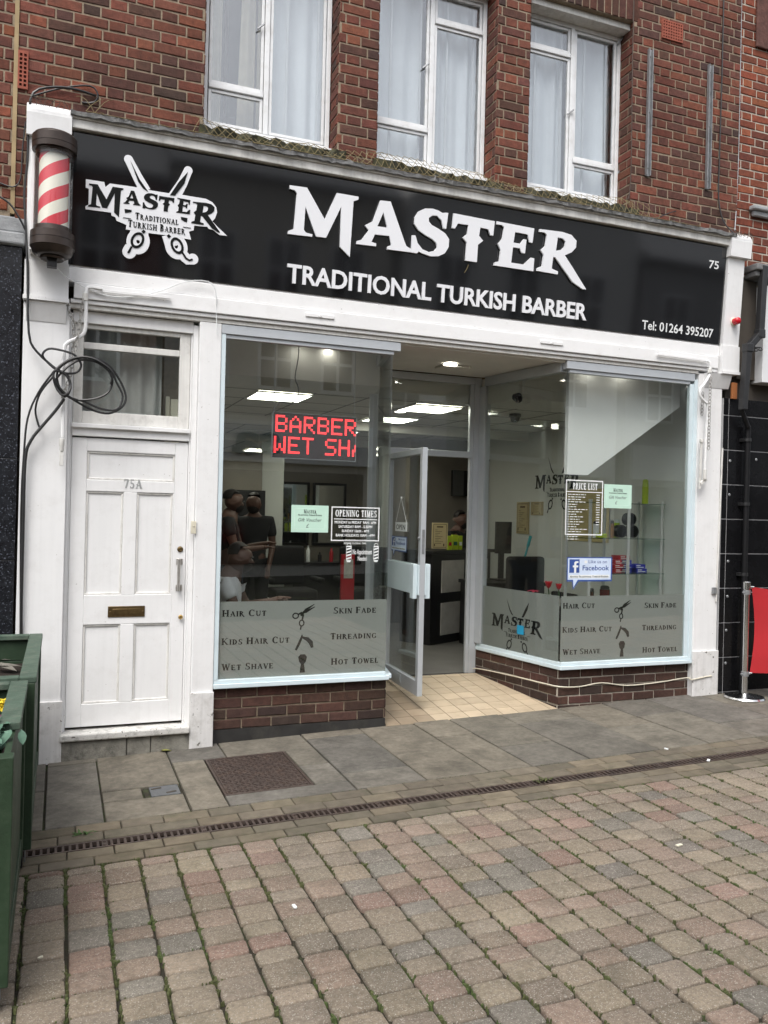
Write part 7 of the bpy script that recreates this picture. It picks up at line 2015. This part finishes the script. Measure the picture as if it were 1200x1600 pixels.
    m = MB(); c2 = W(0, hy - .036 - .07 * headpitch, hp + .64); vs = []; nb = 14
    for j in range(5):
        a = 1.62 + j * .30
        for k in range(nb + 1):
            b = math.pi * 1.08 + math.pi * .84 * k / nb
            xx = math.sin(a) * math.cos(b) * .080; yy = math.sin(a) * math.sin(b) * .096; zz = math.cos(a) * .092 - .004 + (.03 if j == 0 and abs(k - nb / 2) > nb * .3 else 0)
            vs.append(c2 + Vector((xx * cy - yy * sy, xx * sy + yy * cy, zz)))
    k2 = len(vs)
    vs += [c2 + (v - c2) * .94 for v in vs]
    fs = [(j * (nb + 1) + k, (j + 1) * (nb + 1) + k, (j + 1) * (nb + 1) + k + 1, j * (nb + 1) + k + 1) for j in range(4) for k in range(nb)]
    fs += [tuple(k2 + i for i in reversed(f)) for f in fs]
    if beard: m.add(vs, fs, 0, None, True); m.build('beard', HAIR, t)
    m = MB()
    for s in (-1, 1):
        e = W(s * .032, hy - .118 - .07 * headpitch, hp + .675); m.lathe(e, [(.004, -.006), (.011, 0), (.004, .006)], 8)
    m.build('eyes', BLACKP, t)
    m = MB(); e = W(0, hy - .118 - .05 * headpitch, hp + .61); m.obox(e, Vector((cy, sy, 0)) * .022, Vector((-sy, cy, 0)) * .006, Vector((0, 0, .004))); m.build('mouth', mat('lip', (0.25, 0.09, 0.07), 0.5), t)
    return t
def on_floor(u, Y): q = P(u, 800, Y); return q.x
# mirrors, chairs and bottles along the back of the shop
for k in range(2):
    x = 3.45 + k * .62
    t = thing('wall_mirror', ('framed barber mirror on the back partition nearer the white column', 'framed barber mirror on the back partition nearer the doorway')[k], 'mirror', (x, 6.88, 1.2))
    m = MB(); m.box(x - .24, 6.87, 1.22, x + .24, 6.885, 2.15); m.build('glass', mat('mirror_silver', (0.75, 0.78, 0.78), 0.03, 1.0, var=0), t)
    m = MB()
    for (p, q, r_, s_) in ((x - .28, 1.18, x + .28, 1.219), (x - .28, 2.151, x + .28, 2.19), (x - .28, 1.22, x - .241, 2.15), (x + .241, 1.22, x + .28, 2.15)): m.box(p, 6.85, q, r_, 6.898, s_)
    m.build('frame', DARKWOOD, t, .004)
for k, lab in enumerate(('black salon chair at the work counter nearer the white column', 'black salon chair at the work counter nearer the doorway')):
    dup(chr_, (2.75 + k * .95, 4.05, .2), lab)
chr_['group'] = 'black salon chairs'
for o_ in list(bpy.data.objects):
    if o_.get('label', '').startswith('black salon chair at'): o_['group'] = 'black salon chairs'
for k in range(9):
    x = 2.98 + k * .165; hh_ = (.16, .22, .13, .19)[k % 4]
    t = thing('bottle', 'product bottle on the work counter at the back of the shop', 'bottle', (x, 4.85, 1.041), 'bottles on the work counter')
    m = MB(); m.lathe((x, 4.85, 1.0405), [(.028, 0), (.028, hh_ * .7), (.012, hh_ * .82), (.012, hh_)], 10); m.build('flask', (BLUEBOX, PRINTW, BLACKP, REDBOX, TEAL)[k % 5], t)
X1 = on_floor(356, 2.3)
person('man in a dark shirt standing with bent arms at the left window edge', X1, 2.3, .2, R(75), False, CLOTHB, [(-1, (-.22, -.10, 1.12), (-.12, -.34, 1.15)), (1, (.22, -.12, 1.12), (.10, -.36, 1.18))], .02, .3)
X2 = on_floor(350, .75)
person('seated man in a white shirt in the left window with outstretched arm', X2 - .02, .78, .2, R(70), True, CLOTHW, [(-1, (-.20, -.18, .72), (-.10, -.46, .80)), (1, (.20, -.2, .72), (.06, -.44, .78))], .16, .8, None, .6)
sc_ = thing('waiting_chair', 'black chair under the seated man in the left window', 'chair', (X2 - .02, .8, .2))
m = MB(); m.box(X2 - .26, .58, .62, X2 + .2, 1.04, .665); m.build('seat', CLOTHB, sc_, .01)
m = MB(); m.box(X2 - .26, .58, .75, X2 - .22, 1.04, 1.1); m.build('backrest', CLOTHB, sc_, .01)
for (dx, dy) in ((-.24, .6), (.16, .6), (-.24, 1.0), (.16, 1.0)):
    m = MB(); m.tube([(X2 + dx, dy, .2), (X2 + dx, dy, .62)], .012, 8); m.build('leg', CHROME, sc_)
X3 = on_floor(397, 3.4)
person('man in dark clothes standing with a raised hand in front of the black cabinet', X3, 3.4, .2, R(-20), False, CLOTHB, [(-1, (-.24, -.06, 1.15), (-.20, -.30, 1.32)), (1, (.22, .0, 1.12), (.20, -.14, .90))], 0, .2, CLOTHB, .7)
q = P(712, 812, 3.85)
person('dark haired man in black behind the reception counter', q.x, 3.85, q.z - 1.60, R(35), False, CLOTHB, [(-1, (-.23, -.06, 1.15), (-.12, -.28, 1.12)), (1, (.23, -.06, 1.15), (.12, -.28, 1.12))], .05, .5, CLOTHB)
m = MB(); m.box(q.x - .35, 3.6, .199, q.x + .35, 4.2, q.z - 1.60); m.build('staff_step', DARKWOOD, B)

# ---------------- the other side of the street (seen in the glass) ----------------
def opposite(lab, x0, x1, h, y, wallm, roof, wins, fascia=None, gable=False):
    t = thing('street_building', lab, 'building', ((x0 + x1) / 2, y, 0), 'buildings across the street')
    m = MB(); m.box(x0, y - 8, -.3, x1, y, h)
    if gable: m.prism(Frame((0, y, 0), (-1, 0, 0), (0, 0, 1)), [(-x1, h), (-x0, h), (-(x0 + x1) / 2, h + 3.0)], -8, 0)
    m.build('wall', wallm, t)
    if not gable:
        m = MB(); m.prism(Frame((x0 - .1, 0, 0), (0, -1, 0), (0, 0, 1)), [(-y - .3, h), (-y + 8, h), (-y + 8, h + .1), (-y + 4, h + 2.6), (-y - .3, h + .1)], -(x1 - x0 + .2), 0); m.build('roof', roof, t)
    for (wx, wz, ww, wh) in wins:
        m = MB()
        m.box(wx, y + .001, wz, wx + ww, y + .04, wz + wh); f = m.build('window', PVC, t)
        m = MB(); 
        for k in range(2):
            for j in range(2): m.box(wx + .08 + k * (ww - .08) / 2, y + .041, wz + .08 + j * (wh - .08) / 2, wx + k * (ww - .08) / 2 + (ww - .08) / 2, y + .05, wz + j * (wh - .08) / 2 + (wh - .08) / 2)
        m.build('pane', BLACKGLOSS, f)
    m = MB(); m.box(x0 + .4, y + .001, .4, x1 - .4, y + .05, 2.7); m.build('shop_glass', BLACKGLOSS, t)
    m = MB(); m.box(x0 + .2, y + .001, 2.9, x1 - .2, y + .15, 3.9); m.build('fascia', fascia or PRINTW, t)
    return t
YO = -14.0 - 0.0
cream = mat('cream_render', (0.60, 0.58, 0.52), 0.9, var=0.06)
opposite('cream rendered building across the street', 2.2, 7.6, 7.4, YO, cream, STONEC, [(2.8 + k * 1.6, 4.7, .9, 1.5) for k in range(3)])
ob = opposite('red brick building across the street', -4.2, 2.0, 7.0, YO, mat('plain_red_brick', (0.20, 0.08, 0.055), 0.9, var=0.2), STONEC, [(-3.6 + k * 1.9, 4.6, 1.0, 1.6) for k in range(3)])
opposite('white rendered gabled building across the street', 7.9, 15.0, 7.6, YO, mat('white_render', (0.74, 0.74, 0.72), 0.9, var=0.04), STONEC, [(8.8 + k * 2.1, 4.8, 1.0, 1.6) for k in range(3)], None, True)
opposite('dark brick building across the street', -11.5, -4.4, 7.6, YO, mat('plain_brown_brick', (0.14, 0.075, 0.055), 0.9, var=0.2), STONEC, [(-10.8 + k * 2.1, 4.6, 1.0, 1.6) for k in range(3)])
opposite('grey rendered building across the street', 15.3, 23.0, 7.0, YO, mat('grey_render', (0.42, 0.42, 0.42), 0.9, var=0.04), STONEC, [(16 + k * 2.1, 4.6, 1.0, 1.6) for k in range(3)])
lt = thing('street_lettering', 'teal letters on the white fascia across the street', 'lettering', (4.2, YO + .16, 3.1))
FO = Frame((4.95, YO + .16, 3.12), (-1, 0, 0), (0, 0, 1))
m = MB(); sans(m, 'sa', FO, 0.0, 0.0, .74, 1.15, .03, 0, .08); m.build('letter', TEALSIGN, lt)
